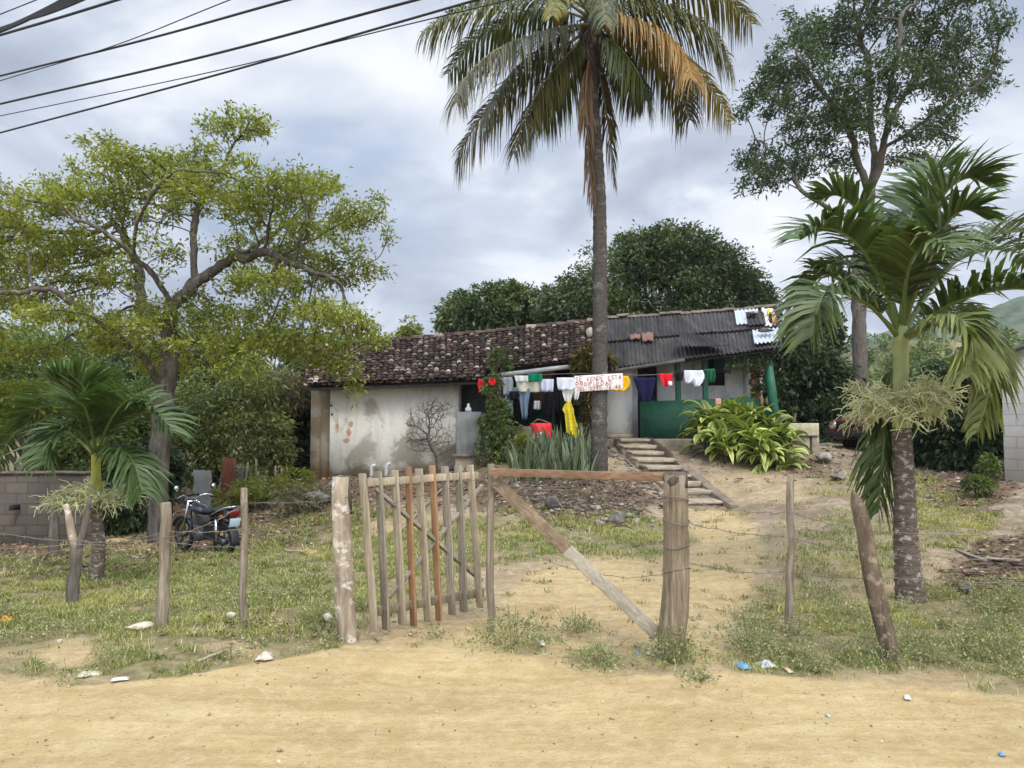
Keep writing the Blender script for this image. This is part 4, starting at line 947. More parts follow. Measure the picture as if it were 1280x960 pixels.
for k in range(6):
    p = [P(-130, 84 + k * 1.5, 14.2), P(0, 40 - abs(k - 3) * 1.5, 12), P(60, 17 - k * 1.6, 11), P(112, -4 - k * 3.4, 10.2), P(200, -44 - k * 6, 9)]
    mb = MB(); mb.tube(catmull(p, 40), .019, 6); mb.build('strand', M['cable'], o, smooth=True)

# ------------------------------------------------------------------ the big left tree
b0 = on(200, 14.0, -.1)
Yl = 14.0
trunk = [b0, P(198, 620, Yl), P(201, 550, Yl), P(206, 490, Yl), P(212, 450, Yl)]
limbs = [trunk,
 [P(206, 488, Yl), P(185, 455, 13.6), P(150, 418, 13.2), P(105, 385, 12.9), P(60, 358, 12.6), P(20, 365, 12.4), P(-50, 380, 12.2)],
 [P(150, 418, 13.2), P(112, 392, 12.5), P(70, 385, 12), P(20, 400, 11.6)],
 [P(212, 450, Yl), P(210, 410, 13.9), P(215, 378, 13.7), P(190, 345, 13.4), P(165, 318, 13.2), P(145, 298, 13.0), P(120, 285, 12.8)],
 [P(215, 378, 13.7), P(245, 352, 14.1), P(285, 325, 14.4), P(322, 305, 14.8), P(350, 285, 15), P(380, 262, 15.2)],
 [P(245, 352, 14.1), P(240, 310, 14.4), P(247, 268, 14.7), P(262, 235, 14.9), P(285, 200, 15.1), P(300, 170, 15.2)],
 [P(285, 325, 14.4), P(330, 315, 13.8), P(380, 335, 13.3), P(430, 350, 13)],
 [P(212, 450, Yl), P(250, 425, 14.6), P(300, 440, 15), P(350, 428, 15.3), P(400, 440, 15.4), P(430, 470, 15.5)],
 [P(210, 410, 13.9), P(175, 380, 14.8), P(178, 340, 15.4), P(160, 300, 15.8), P(130, 260, 16)],
 [P(165, 318, 13.2), P(168, 280, 12.8), P(190, 240, 12.4), P(215, 210, 12.2)]]
LB = [(128, 178, 34, 9, .8), (293, 155, 50, 20), (168, 205, 56, 18), (112, 245, 60, 20), (45, 258, 55, 20), (5, 285, 48, 26), (222, 208, 44, 18), (254, 186, 28, 12), (346, 245, 66, 22), (392, 230, 40, 16), (445, 270, 38, 22), (474, 250, 16, 10), (488, 290, 12, 14, .7),
      (378, 285, 36, 16), (240, 238, 42, 14, .8), (112, 312, 60, 16), (38, 322, 44, 16, .7), (140, 345, 36, 12, .5), (216, 318, 28, 10, .4), (328, 350, 50, 16, .7), (428, 345, 50, 12), (470, 342, 18, 7), (272, 392, 52, 15, .6), (408, 392, 50, 16, .9),
      (330, 428, 60, 16), (390, 442, 48, 18), (252, 434, 50, 14, .7), (172, 408, 34, 12, .5), (75, 395, 52, 14, .6), (18, 378, 38, 14, .6), (138, 432, 40, 12, .7), (446, 408, 34, 15), (-50, 300, 50, 40), (-60, 380, 45, 24), (-20, 235, 40, 20), (442, 478, 12, 22, .8), (420, 455, 34, 14),
      (40, 440, 50, 14, .6), (165, 272, 40, 12, .5), (300, 268, 34, 12, .4), (60, 300, 40, 16, .6), (460, 425, 34, 13, .8), (90, 350, 36, 10, .4), (360, 315, 40, 10, .4), (205, 455, 40, 12, .7), (290, 460, 40, 12, .6), (180, 235, 150, 42, .35), (60, 335, 120, 55, .3), (370, 320, 105, 60, .3), (255, 405, 180, 45, .3), (-40, 330, 80, 80, .3), (330, 230, 110, 30, .35)]
rs = np.random.RandomState(3)
att = blob_pts(LB, 6600, 14.0, 1.5, rs)
tree('spreading_tree', 'spreading yellow-green tree with twisted open limbs left of the house', 'tree', b0, limbs, att, M['treebark'], M['leaf_left'], .005, .185, .12, 1.2, .125, 14, .10, .040, .075, 2, seed=3, droop=.2, jit=.3)

# ------------------------------------------------------------------ the tall right tree
b1 = on(1074, 27.0, -.2); Yt = 27.0
limbs = [[b1, P(1074, 470, Yt), P(1074, 400, Yt), P(1072, 340, Yt), P(1080, 280, Yt), P(1086, 244, Yt)],
 [P(1086, 244, Yt), P(1074, 200, 26.5), P(1064, 168, 26.2), P(1040, 130, 25.8), P(1010, 90, 25.4), P(990, 50, 25)],
 [P(1086, 244, Yt), P(1094, 200, 27.3), P(1092, 150, 27.6), P(1085, 90, 28), P(1075, 30, 28.2)],
 [P(1088, 240, Yt), P(1102, 190, 27), P(1112, 150, 27.4), P(1140, 105, 28), P(1175, 60, 28.5), P(1210, 20, 29)],
 [P(1102, 192, 27), P(1108, 140, 26), P(1118, 80, 25.4), P(1130, 10, 25)],
 [P(1104, 188, 27), P(1140, 160, 26.4), P(1190, 125, 26), P(1240, 100, 25.6)],
 [P(1100, 206, 27), P(1130, 198, 27.2), P(1165, 196, 27.5)],
 [P(1078, 290, Yt), P(1040, 262, 26.4), P(1000, 238, 26), P(955, 215, 25.6)],
 [P(1064, 168, 26.2), P(1020, 150, 25.4), P(970, 128, 24.8)],
 [P(1000, 238, 26), P(985, 205, 26.6), P(960, 185, 27)]]
TB = [(1000, 88, 58, 44), (962, 118, 38, 34), (975, 205, 50, 26), (938, 198, 24, 16), (1040, 45, 56, 32), (1100, 20, 66, 36), (1160, 35, 56, 38), (1180, 70, 46, 36), (1120, 92, 66, 34), (1050, 130, 46, 34), (1012, 162, 44, 30), (1200, 112, 46, 24, .8), (1232, 100, 26, 24, .7),
      (1165, 168, 36, 16, .7), (1182, 148, 28, 18, .7), (1242, 30, 24, 36, .8), (985, 20, 12, 14), (1250, 70, 12, 20, .6), (1100, -40, 100, 36), (1142, 196, 40, 7, .8), (945, 235, 34, 10, .7), (1085, 150, 40, 22, .6), (930, 140, 18, 16, .7), (1010, 40, 30, 24), (1030, 205, 36, 14, .6), (1200, -20, 60, 30)]
att = blob_pts(TB, 2600, Yt, 2.2, np.random.RandomState(5))
tree('tall_tree', 'tall dark airy tree rising behind the flowering palm', 'tree', b1, limbs, att, M['tallbark'], M['leaf_tall'], .009, .25, .24, 2.2, .25, 22, .19, .062, .14, 2, seed=5, droop=.2, jit=.25)

# ------------------------------------------------------------------ trees behind the house
def crownball(px, py, rx, ry, Y, dep=None): s_ = Y / 960; return (P(px, py, Y), np.array([rx * s_, (dep or rx * .8) * s_, ry * s_]))
bush('mango_tree', 'broad dark domed tree rising behind the right half of the roof', 'tree', on(830, 33), [crownball(826, 372, 118, 78, 32), crownball(745, 388, 70, 52, 31.5), crownball(905, 382, 62, 52, 32), crownball(835, 322, 72, 40, 32), crownball(935, 395, 38, 42, 32.5)], 62000, .21, .08, M['leaf_mango'], .16, 21, lobes=40, bark='tallbark', thick=.45)
bush('broadleaf_tree', 'lower dark bushy tree behind the middle of the tiled roof', 'tree', on(625, 34), [crownball(608, 396, 58, 38, 33), crownball(668, 395, 50, 36, 34), crownball(635, 372, 26, 20, 33)], 19000, .24, .09, M['leaf_mango'], .12, 22, lobes=26, bark='tallbark', thick=.45)
bush('slender_tree', 'small pointed yellowish tree peeping over the left end of the tiled roof', 'tree', on(510, 30), [crownball(511, 418, 14, 22, 30), crownball(498, 432, 20, 16, 30)], 2600, .2, .07, M['leaf_yellow'], .05, 23, lobes=8)
# vegetation behind the left yard
for nm, lb, cat, px, Y, bl, n, L, W, mt, sd in [
 ('leafy_tree', 'bushy light green tree behind the motorcycle and scrap sheets', 'tree', 262, 20, [crownball(262, 520, 62, 60, 20), crownball(310, 500, 55, 45, 20.5), crownball(240, 570, 40, 36, 19.5)], 10500, .13, .05, 'leaf_open', 31),
 ('shrub', 'yellowish shrub standing among the green bushes left of the house', 'shrub', 318, 19.6, [crownball(312, 535, 50, 24, 19.8), crownball(285, 560, 40, 30, 19.6), crownball(338, 565, 34, 30, 20), crownball(300, 590, 50, 18, 19.6)], 4200, .13, .05, 'leaf_open', 32),
 ('leafy_tree', 'dark dense tree close against the brown end wall of the house', 'tree', 368, 23, [crownball(365, 530, 46, 66, 23), crownball(345, 575, 44, 34, 22)], 11000, .2, .09, 'leaf_deep', 33),
 ('shrub', 'dry grey-brown scrub behind the yellowish shrub', 'shrub', 345, 21.5, [crownball(345, 490, 44, 28, 21.5)], 5000, .13, .04, 'leaf_dry', 34),
 ('leafy_tree', 'dense green tree at the far left behind the small palm', 'tree', 60, 20, [crownball(40, 480, 90, 50, 20), crownball(140, 520, 60, 60, 21), crownball(-60, 500, 80, 70, 20), crownball(110, 560, 60, 40, 19)], 26000, .15, .065, 'leaf_bush', 35),
 ('leafy_tree', 'dark tree behind the trunk of the spreading tree', 'tree', 185, 24, [crownball(180, 520, 90, 70, 24), crownball(230, 470, 60, 40, 25)], 12000, .24, .1, 'leaf_deep', 36),
 ('shrub', 'bright yellow-green shrub at the left edge above the block wall', 'shrub', 20, 16.5, [crownball(18, 508, 44, 30, 16.5), crownball(-40, 520, 40, 40, 16.5)], 4200, .15, .07, 'leaf_yellow', 37),
 ('leafy_tree', 'far green tree in the gap left of the tiled roof', 'tree', 330, 42, [crownball(330, 452, 110, 40, 42), crownball(430, 455, 70, 34, 42), crownball(240, 455, 80, 40, 44), crownball(60, 455, 130, 44, 44)], 16000, .42, .17, 'leaf_bush', 38),
 ('shrub', 'dark bush filling the gap between the block wall and the big trunk', 'shrub', 150, 15.8, [crownball(152, 640, 40, 34, 15.8), crownball(185, 590, 40, 40, 16.5)], 6000, .15, .07, 'leaf_deep', 39),
 ('shrub', 'low dry scrub on the bank below the brown end wall', 'shrub', 372, 15.6, [crownball(368, 628, 30, 14, 15.6), crownball(402, 620, 24, 12, 16.5)], 1500, .10, .03, 'leaf_dry', 47),
 ('weed_clump', 'tall grass and weeds at the foot of the scrap sheets', 'weeds', 318, 17.8, [crownball(330, 612, 40, 14, 17.8), crownball(285, 625, 34, 14, 17.2), crownball(370, 600, 22, 14, 18.5)], 2600, .13, .028, 'leaf_yellow', 48),
 # right side
 ('leafy_tree', 'very dark tree filling the gap between the house end and the tall trunk', 'tree', 1010, 24, [crownball(1005, 490, 58, 74, 24), crownball(1040, 535, 40, 40, 23), crownball(985, 440, 32, 34, 24.5), crownball(1030, 420, 26, 34, 26)], 20000, .19, .085, 'leaf_deep', 41),
 ('leafy_tree', 'green bush growing between the flowering palm and the neighbouring wall', 'tree', 1190, 17.5, [crownball(1192, 500, 52, 44, 17.5), crownball(1205, 552, 56, 36, 17.2), crownball(1150, 545, 40, 44, 18)], 16000, .15, .075, 'leaf_deep', 42),
 ('shrub', 'mid-green bush top above the dark bush beside the neighbouring wall', 'shrub', 1160, 20, [crownball(1190, 478, 50, 24, 20), crownball(1140, 498, 34, 28, 21)], 5600, .16, .08, 'leaf_bush', 43),
 ('shrub', 'olive shrub at the foot of the tall brown trunk', 'shrub', 1085, 26, [crownball(1088, 522, 40, 28, 26), crownball(1050, 515, 26, 26, 27)], 3800, .2, .09, 'leaf_bush', 44),
 ('shrub', 'small dusty shrub at the foot of the neighbouring wall', 'shrub', 1235, 13.6, [crownball(1236, 590, 12, 20, 13.6), crownball(1222, 606, 16, 10, 13.4)], 700, .09, .032, 'leaf_bush', 45),
 ('shrub', 'low dark shrub beside the red car', 'shrub', 1140, 19.5, [crownball(1165, 572, 60, 24, 18.6)], 4200, .14, .07, 'leaf_deep', 46)]:
    bush(nm, lb, cat, on(px, Y), bl, n, L, W, M[mt], .09 if cat == 'tree' else .03, sd, lobes=18, bark='treebark' if cat == 'tree' else 'twig')
# dry hillside and wooded hill
def hill(name, label, fn, x0, x1, y0, y1, nx, ny, mt):
    gx_, gy_ = np.meshgrid(np.linspace(x0, x1, nx), np.linspace(y0, y1, ny)); V = np.stack([gx_, gy_, fn(gx_, gy_)], -1)
    mb = MB(); mb.grid(V); return tag(mb.build(name, mt, smooth=True), label, 'hill', kind='structure')
m, t, b, co, o = new_mat('dry_slope', .95, .1); n = t.noise(co, .35, 8, .7); n2 = t.noise(co, .06, 4)
t.l(t.mix(t.ramp(n2, [(.45, 0), (.6, .6)]), t.ramp(n, [(.35, (.06, .07, .03)), (.5, (.19, .155, .085)), (.7, (.30, .24, .15))]), (.08, .09, .04)), b.inputs[0]); M['slope'] = m
m, t, b, co, o = new_mat('wooded_slope', .95, .1); n = t.noise(co, .16, 9, .75); n2 = t.noise(co, .02, 5)
t.l(t.mix(t.ramp(n2, [(.45, 0), (.62, .7)]), t.ramp(n, [(.38, (.016, .030, .018)), (.52, (.048, .075, .035)), (.68, (.10, .125, .06))]), (.10, .105, .06)), b.inputs[0]); M['wooded'] = m
f1 = lambda x, y: 1 + np.clip((y - 45) / 40, 0, 1) ** 1.2 * (10.0 * np.exp(-((x - 48) / 24) ** 2) + 5.0 * np.exp(-((x + 50) / 40) ** 2)) * (1 + .12 * (fbm(x * .12, y * .12, 3) - .5)) + fbm(x * .3, y * .3, 4) * .5
hill('dry_hillside', 'dry brown hillside with scattered scrub beyond the tall trunk', f1, -110, 130, 45, 110, 130, 50, M['slope'])
f2 = lambda x, y: np.clip((y - 220) / 200, 0, 1) * (68 * np.exp(-((x - 330) / 150) ** 2) + 22 * np.exp(-((x - 60) / 160) ** 2) + 26 * np.exp(-((x + 300) / 220) ** 2)) * (1 + .22 * (fbm(x * .02, y * .02, 6) - .5)) + fbm(x * .09, y * .09, 8, 3) * 7
hill('wooded_hill', 'far wooded hill rising behind the neighbouring wall at the right', f2, -600, 610, 220, 540, 260, 60, M['wooded'])
rs = np.random.RandomState(9); mb = MB()
for i in range(230):
    x, y = rs.uniform(16, 62), rs.uniform(52, 86); z = f1(np.array([x]), np.array([y]))[0]; r_ = rs.uniform(.5, 1.5)
    shell(mb, [((x, y, z + r_ * .7), (r_, r_, r_))], 110, .38, .2, rs, lobes=5)
tag(mb.build('hillside_scrub', M['leaf_bush']), 'scattered scrub and small trees dotting the dry hillside', 'scrub', kind='stuff')

# ------------------------------------------------------------------ palms
def ringed(mb, pts, radii, seed=0, rings=60, sides=14):
    c = catmull(pts, rings); r = np.interp(np.linspace(0, 1, rings), np.linspace(0, 1, len(radii)), radii)
    rs = np.random.RandomState(seed); mb.tube(c, r * (1 + np.where(np.arange(rings) % 3 == 0, .06, -.02)), sides, lump=.03, seed=seed)
bp = on(749, 16.0, -.1); Yp = 16.0
palm = thing('coconut_palm', 'tall coconut palm with drooping brown-edged fronds in front of the porch', 'palm tree', bp)
mb = MB(); ringed(mb, [bp, P(749, 540, Yp), P(750, 450, Yp), P(750, 330, Yp), P(749, 250, Yp), P(744, 170, Yp), P(740, 110, Yp), P(739, 40, Yp), P(740, 12, Yp)], [.19, .165, .155, .15, .14, .135, .135, .14, .16], 5, 150); mb.build('trunk', M['cocobark'], palm, smooth=True)
GR = ((.030, .050, .014), (.075, .090, .022)); OL = ((.038, .048, .015), (.13, .105, .03)); YL = ((.10, .10, .022), (.30, .23, .05)); BR = ((.15, .09, .05), (.27, .185, .12)); OR = ((.20, .12, .03), (.36, .23, .09))
def cf(pts, cols, n=115, L=1.05, hang=.85, lift=.1, seed=0, label=None, **k):
    mb = MB(); frond(mb, [P(*q) for q in pts], n, L * 1.12, .046, hang, lift, .55, .032, seed, cols[0], cols[1], cr=k.pop('cr', (.20, .17, .06)), **k); f_ = mb.build('frond', M['frond'], palm)
    if label: f_['label'] = label
cf([(738, 22, 16), (690, -4, 15.7), (630, 0, 15.3), (570, 14, 15), (528, 40, 14.8)], (GR[0], (.16, .15, .04)), L=1.0, seed=1, hang=.9)
cf([(738, 30, 16), (705, 34, 15.4), (660, 46, 14.9), (615, 66, 14.5), (580, 100, 14.2), (570, 128, 14.1)], ((.035, .048, .016), (.15, .13, .075)), L=.95, seed=2, hang=1.0)
cf([(738, 35, 16), (700, 62, 16.3), (655, 92, 16.6), (610, 135, 16.9), (580, 180, 17), (572, 200, 17)], ((.04, .042, .018), (.19, .145, .085)), L=1.0, seed=3, hang=.95, label='brown edged hanging frond')
cf([(738, 35, 16), (712, 66, 15.6), (680, 104, 15.3), (655, 150, 15.1), (642, 192, 15)], OL, L=.9, seed=4, hang=1.0)
cf([(739, 40, 16), (720, 75, 16.6), (690, 115, 17), (668, 150, 17.3)], GR, L=.9, seed=5, hang=1.0)
cf([(740, 50, 16), (732, 110, 15.8), (735, 180, 15.75), (741, 255, 15.8)], BR, n=90, L=.42, seed=6, hang=1.4, lift=0, spread=.35, label='dead brown frond hanging down the trunk', cr=(.2, .13, .08))
cf([(741, 50, 16), (752, 105, 16.2), (762, 170, 16.3), (768, 232, 16.3)], ((.05, .05, .02), (.15, .11, .03)), n=70, L=.5, seed=7, hang=1.2, spread=.5)
cf([(742, 32, 16), (775, 22, 15.6), (820, 36, 15.2), (852, 62, 14.9), (866, 100, 14.7)], OR, L=1.0, seed=8, hang=1.0, label='orange brown drying frond', cr=(.40, .22, .04))
cf([(742, 34, 16), (790, 36, 16.4), (842, 66, 16.7), (885, 105, 16.9), (914, 150, 17)], YL, L=.85, seed=9, hang=1.0, cr=(.33, .28, .06))
cf([(742, 20, 16), (790, -10, 16.2), (850, -22, 16.4), (905, -4, 16.5), (940, 30, 16.6)], (GR[0], (.20, .16, .04)), L=1.05, seed=10, hang=.9)
cf([(740, 36, 16), (768, 62, 16.8), (790, 100, 17.3), (805, 125, 17.5)], ((.03, .035, .016), (.09, .07, .03)), L=.75, seed=11, hang=1.1)
cf([(738, 20, 16), (716, -10, 15.2), (698, -4, 14.4), (690, 20, 13.9)], ((.13, .13, .025), (.30, .27, .06)), n=50, L=.42, seed=12, hang=.7)
cf([(738, 24, 16), (695, 14, 16.4), (640, 24, 16.8), (590, 52, 17.1), (560, 92, 17.3)], GR, L=1.05, seed=14, hang=.95)
cf([(738, 30, 16), (700, 46, 15.8), (655, 76, 15.5), (620, 118, 15.3), (604, 160, 15.2)], (GR[0], (.13, .12, .035)), L=1.05, seed=15, hang=.95)
cf([(742, 24, 16), (788, 6, 15.7), (845, 14, 15.4), (893, 44, 15.2), (915, 84, 15.1)], (GR[0], (.17, .15, .04)), L=1.05, seed=16, hang=.9)
cf([(742, 30, 16), (780, 42, 16.6), (822, 72, 17), (850, 112, 17.2), (862, 150, 17.3)], OL, L=.95, seed=17, hang=1.0)
cf([(741, 40, 16), (772, 58, 15.5), (798, 92, 15.2), (815, 135, 15.1)], GR, L=.85, seed=18, hang=1.0)
cf([(738, 38, 16), (706, 80, 15.9), (676, 128, 15.8), (660, 172, 15.8)], (GR[0], (.12, .10, .03)), L=.85, seed=19, hang=1.05)
cf([(740, 15, 16), (745, -10, 15.2), (752, 0, 14.5), (756, 30, 14.2)], GR, n=50, L=.5, seed=13, hang=.9)
for i, (dx, dy_, yy) in enumerate([(-150, -150, 15), (-60, -220, 17), (70, -210, 15.2), (160, -140, 17.5), (-190, -60, 17.8), (190, -80, 14.6), (10, -160, 19), (-20, -150, 12.8)]):
    cf([(740, 15, 16), (740 + dx * .4, 15 + dy_ * .75, 16 + (yy - 16) * .4), (740 + dx * .8, 15 + dy_ * 1.02, 16 + (yy - 16) * .8), (740 + dx * 1.1, 15 + dy_ * .85, yy)], GR, n=60, seed=20 + i, hang=.6)
M['coconut'] = plain('coconut_husk', (.22, .16, .04), .6, .3, 6); M['coconut_dark'] = plain('dark_husk', (.035, .025, .02), .8, .3, 6)
for i, (px, py, yy, r_, mt) in enumerate([(705, 20, 15.7, .13, 'coconut'), (697, 26, 15.8, .12, 'coconut'), (752, 45, 15.75, .13, 'coconut_dark'), (729, 50, 15.8, .12, 'coconut_dark'), (725, 66, 15.8, .09, 'coconut_dark'), (758, 34, 15.8, .12, 'coconut')]):
    mb = MB(); rock(mb, P(px, py, yy), (r_, r_, r_ * 1.25), i, 2, .05); mb.build('coconut', M[mt], palm, smooth=True)
mb = MB()
for i in range(60):
    rs = np.random.RandomState(i); a = P(740 + rs.uniform(-9, 9), rs.uniform(8, 62), 16 + rs.uniform(-.15, .15)); mb.tube([a, a + [rs.uniform(-.2, .2), rs.uniform(-.2, .2), -rs.uniform(.1, .5)], a + [rs.uniform(-.28, .28), rs.uniform(-.25, .25), -rs.uniform(.4, .9)]], [.03, .02, .006], 4)
mb.build('husk_fibre', M['twig'], palm)

def spray(mb, c, n, Lr, rs, droop=.12, pxaz=None):
    for i in range(n):
        az = rs.uniform(0, 2 * math.pi); el = rs.uniform(-.05, .6); L_ = Lr * rs.uniform(.6, 1.1); d = np.array([math.cos(az) * math.cos(el), math.sin(az) * math.cos(el), math.sin(el)])
        st = c + d * .07; u = np.linspace(0, 1, 5)[:, None]; main = st + d * L_ * u + np.array([0, 0, -1.0]) * droop * L_ * u ** 2; mb.tube(main, [.010, .009, .007, .005, .003], 5, caps=False)
        for k in range(15):
            t_ = rs.uniform(.18, 1); p = np.array([np.interp(t_, u[:, 0], main[:, q]) for q in range(3)]); e = unit(d * .7 + rs.normal(size=3) * .65); l_ = L_ * rs.uniform(.22, .5)
            w_ = np.linspace(0, 1, 5)[:, None]; q = p + e * l_ * w_ + np.array([0, 0, -1]) * droop * l_ * w_ ** 2 + np.cumsum(rs.normal(size=(5, 3)) * .012, 0); mb.tube(q, [.0075, .0068, .006, .005, .004], 4, caps=False)
            for z_ in range(3):
                j = rs.randint(1, 5); e2 = unit(e + rs.normal(size=3) * .8); mb.tube([q[j], q[j] + e2 * .05 + rs.normal(size=3) * .01, q[j] + e2 * .10 + [0, 0, -.02]], [.0052, .005, .004], 3, caps=False)
def christmas_palm(label, base, Y, tr, trr, sh, shr, fronds, shaftm, flowers, barkm, sc, seed):
    o = thing('manila_palm', label, 'palm tree', base)
    mb = MB(); ringed(mb, [base] + [P(*q, Y) for q in tr], trr, seed, 70); mb.build('trunk', barkm, o, smooth=True)
    mb = MB(); c = catmull([P(*q, Y) for q in sh], 14); mb.tube(c, np.interp(np.linspace(0, 1, 14), np.linspace(0, 1, len(shr)), shr), 14); mb.build('crownshaft', shaftm, o, smooth=True)
    for i, (pts, L, kw) in enumerate(fronds):
        mb = MB(); kw = dict(kw); lab = kw.pop('label', None)
        frond(mb, [P(*q) for q in pts], int(kw.pop('n', 46) * 1.5), L * 1.45, kw.pop('W', .044 * sc), kw.pop('hang', .25) + (.10 if sc > .9 else -.05), kw.pop('lift', .55) + .25, kw.pop('fwd', .75), .022 * sc, seed + i, kw.pop('c0', (.030, .060, .018)), kw.pop('c1', (.092, .135, .038) if sc > .9 else (.085, .135, .036)), cr=kw.pop('cr', (.14, .18, .05)), start=kw.pop('start', .14), wild=.24, **kw)
        f_ = mb.build('frond', M['frond'], o)
        if lab: f_['label'] = lab
    mb = MB(); rs = np.random.RandomState(seed)
    for (px, py, n, L) in flowers: spray(mb, P(px, py, Y), n, L, rs)
    mb.build('flower_stalks', M['flower'], o); return o
br_ = on(1136, 7.7, -.08); Yr = 7.7
M['lichenbark'] = bark_mat('lichen_palm_bark', (.065, .047, .038), (.165, .125, .096), (.38, .38, .35), 15, .55, True)
OLV = dict(c0=(.07, .095, .026), c1=(.20, .215, .065)); 
christmas_palm('manila palm with a big pale flower cluster, right of the leaning post', br_, Yr, [(1133, 690), (1131, 620), (1128, 560), (1127, 535)], [.150, .122, .108, .098, .095, .088], [(1127, 540), (1126, 500), (1126, 460), (1126, 428), (1127, 405)], [.088, .072, .072, .078, .05],
 [([(1122, 420, 7.7), (1090, 385, 7.4), (1060, 368, 7.2), (1032, 368, 7.0), (1022, 388, 6.9), (1014, 422, 6.85)], .46, dict(lift=.55, hang=.5, n=54, c1=(.11, .14, .04))),
  ([(1124, 415, 7.7), (1098, 345, 7.6), (1066, 300, 7.5), (1030, 285, 7.4), (1000, 300, 7.3)], .50, dict(lift=.5, hang=.3, n=54)),
  ([(1128, 415, 7.7), (1146, 340, 7.6), (1163, 280, 7.6), (1183, 240, 7.5), (1212, 222, 7.5), (1240, 235, 7.4)], .50, dict(lift=.4, hang=.25, n=54)),
  ([(1130, 415, 7.7), (1165, 360, 7.9), (1205, 318, 8.1), (1250, 292, 8.3), (1300, 292, 8.5), (1335, 315, 8.6)], .48, dict(lift=.5, hang=.35, n=50)),
  ([(1130, 420, 7.7), (1180, 385, 7.2), (1230, 366, 6.9), (1285, 362, 6.6), (1330, 385, 6.4)], .46, dict(lift=.55, hang=.35, n=48)),
  ([(1132, 424, 7.7), (1180, 402, 7.4), (1220, 412, 7.15), (1238, 440, 7.0), (1236, 490, 6.95), (1222, 540, 6.9)], .29, dict(lift=.25, hang=.85, n=52, label='yellowing frond arching down at the right', **OLV, cr=(.25, .26, .09))),
  ([(1122, 430, 7.9), (1110, 500, 8.0), (1104, 570, 8.0), (1098, 640, 8.0)], .42, dict(lift=.1, hang=.7, n=46, c1=(.10, .14, .04), label='old frond hanging behind the trunk')),
  ([(1128, 412, 7.7), (1140, 350, 8.1), (1150, 300, 8.5), (1135, 262, 8.8)], .46, dict(lift=.5, hang=.25, n=46)),
  ([(1128, 420, 7.7), (1165, 395, 8.2), (1195, 395, 8.6), (1220, 420, 8.9)], .42, dict(lift=.5, hang=.4, n=42)),
  ([(1128, 410, 7.7), (1135, 340, 7.3), (1160, 300, 7.0), (1190, 310, 6.7)], .46, dict(lift=.35, hang=.3, n=44, c0=(.05, .06, .018))),
  ([(1124, 412, 7.7), (1085, 350, 8.2), (1060, 330, 8.6), (1035, 340, 8.9)], .44, dict(lift=.5, hang=.35, n=44)),
  ([(1125, 412, 7.7), (1104, 335, 7.9), (1080, 275, 8.1), (1050, 245, 8.2), (1022, 250, 8.3)], .46, dict(lift=.45, hang=.3, n=48)),
  ([(1128, 412, 7.7), (1152, 345, 7.4), (1180, 285, 7.2), (1206, 262, 7.1), (1235, 275, 7.0)], .46, dict(lift=.4, hang=.3, n=46)),
  ([(1130, 415, 7.7), (1172, 345, 8.3), (1222, 315, 8.7), (1270, 315, 9.0), (1305, 340, 9.2)], .46, dict(lift=.5, hang=.4, n=46)),
  ([(1122, 418, 7.7), (1080, 375, 8.0), (1040, 345, 8.2), (1020, 350, 8.3), (1008, 380, 8.4)], .40, dict(lift=.55, hang=.45, n=46)),
  ([(1130, 420, 7.7), (1165, 405, 7.0), (1200, 400, 6.6), (1215, 430, 6.5), (1212, 470, 6.4)], .32, dict(lift=.35, hang=.7, n=46, **OLV)),
  ([(1127, 408, 7.7), (1130, 330, 7.8), (1142, 262, 7.9), (1165, 215, 8.0), (1195, 205, 8.0)], .46, dict(lift=.4, hang=.2, n=50))],
 M['shaft'], [(1124, 512, 17, .46), (1128, 506, 10, .44), (1150, 514, 6, .5)], M['lichenbark'], 1.0, 60)
bl_ = on(122, 9.4, -.08); Yq = 9.4
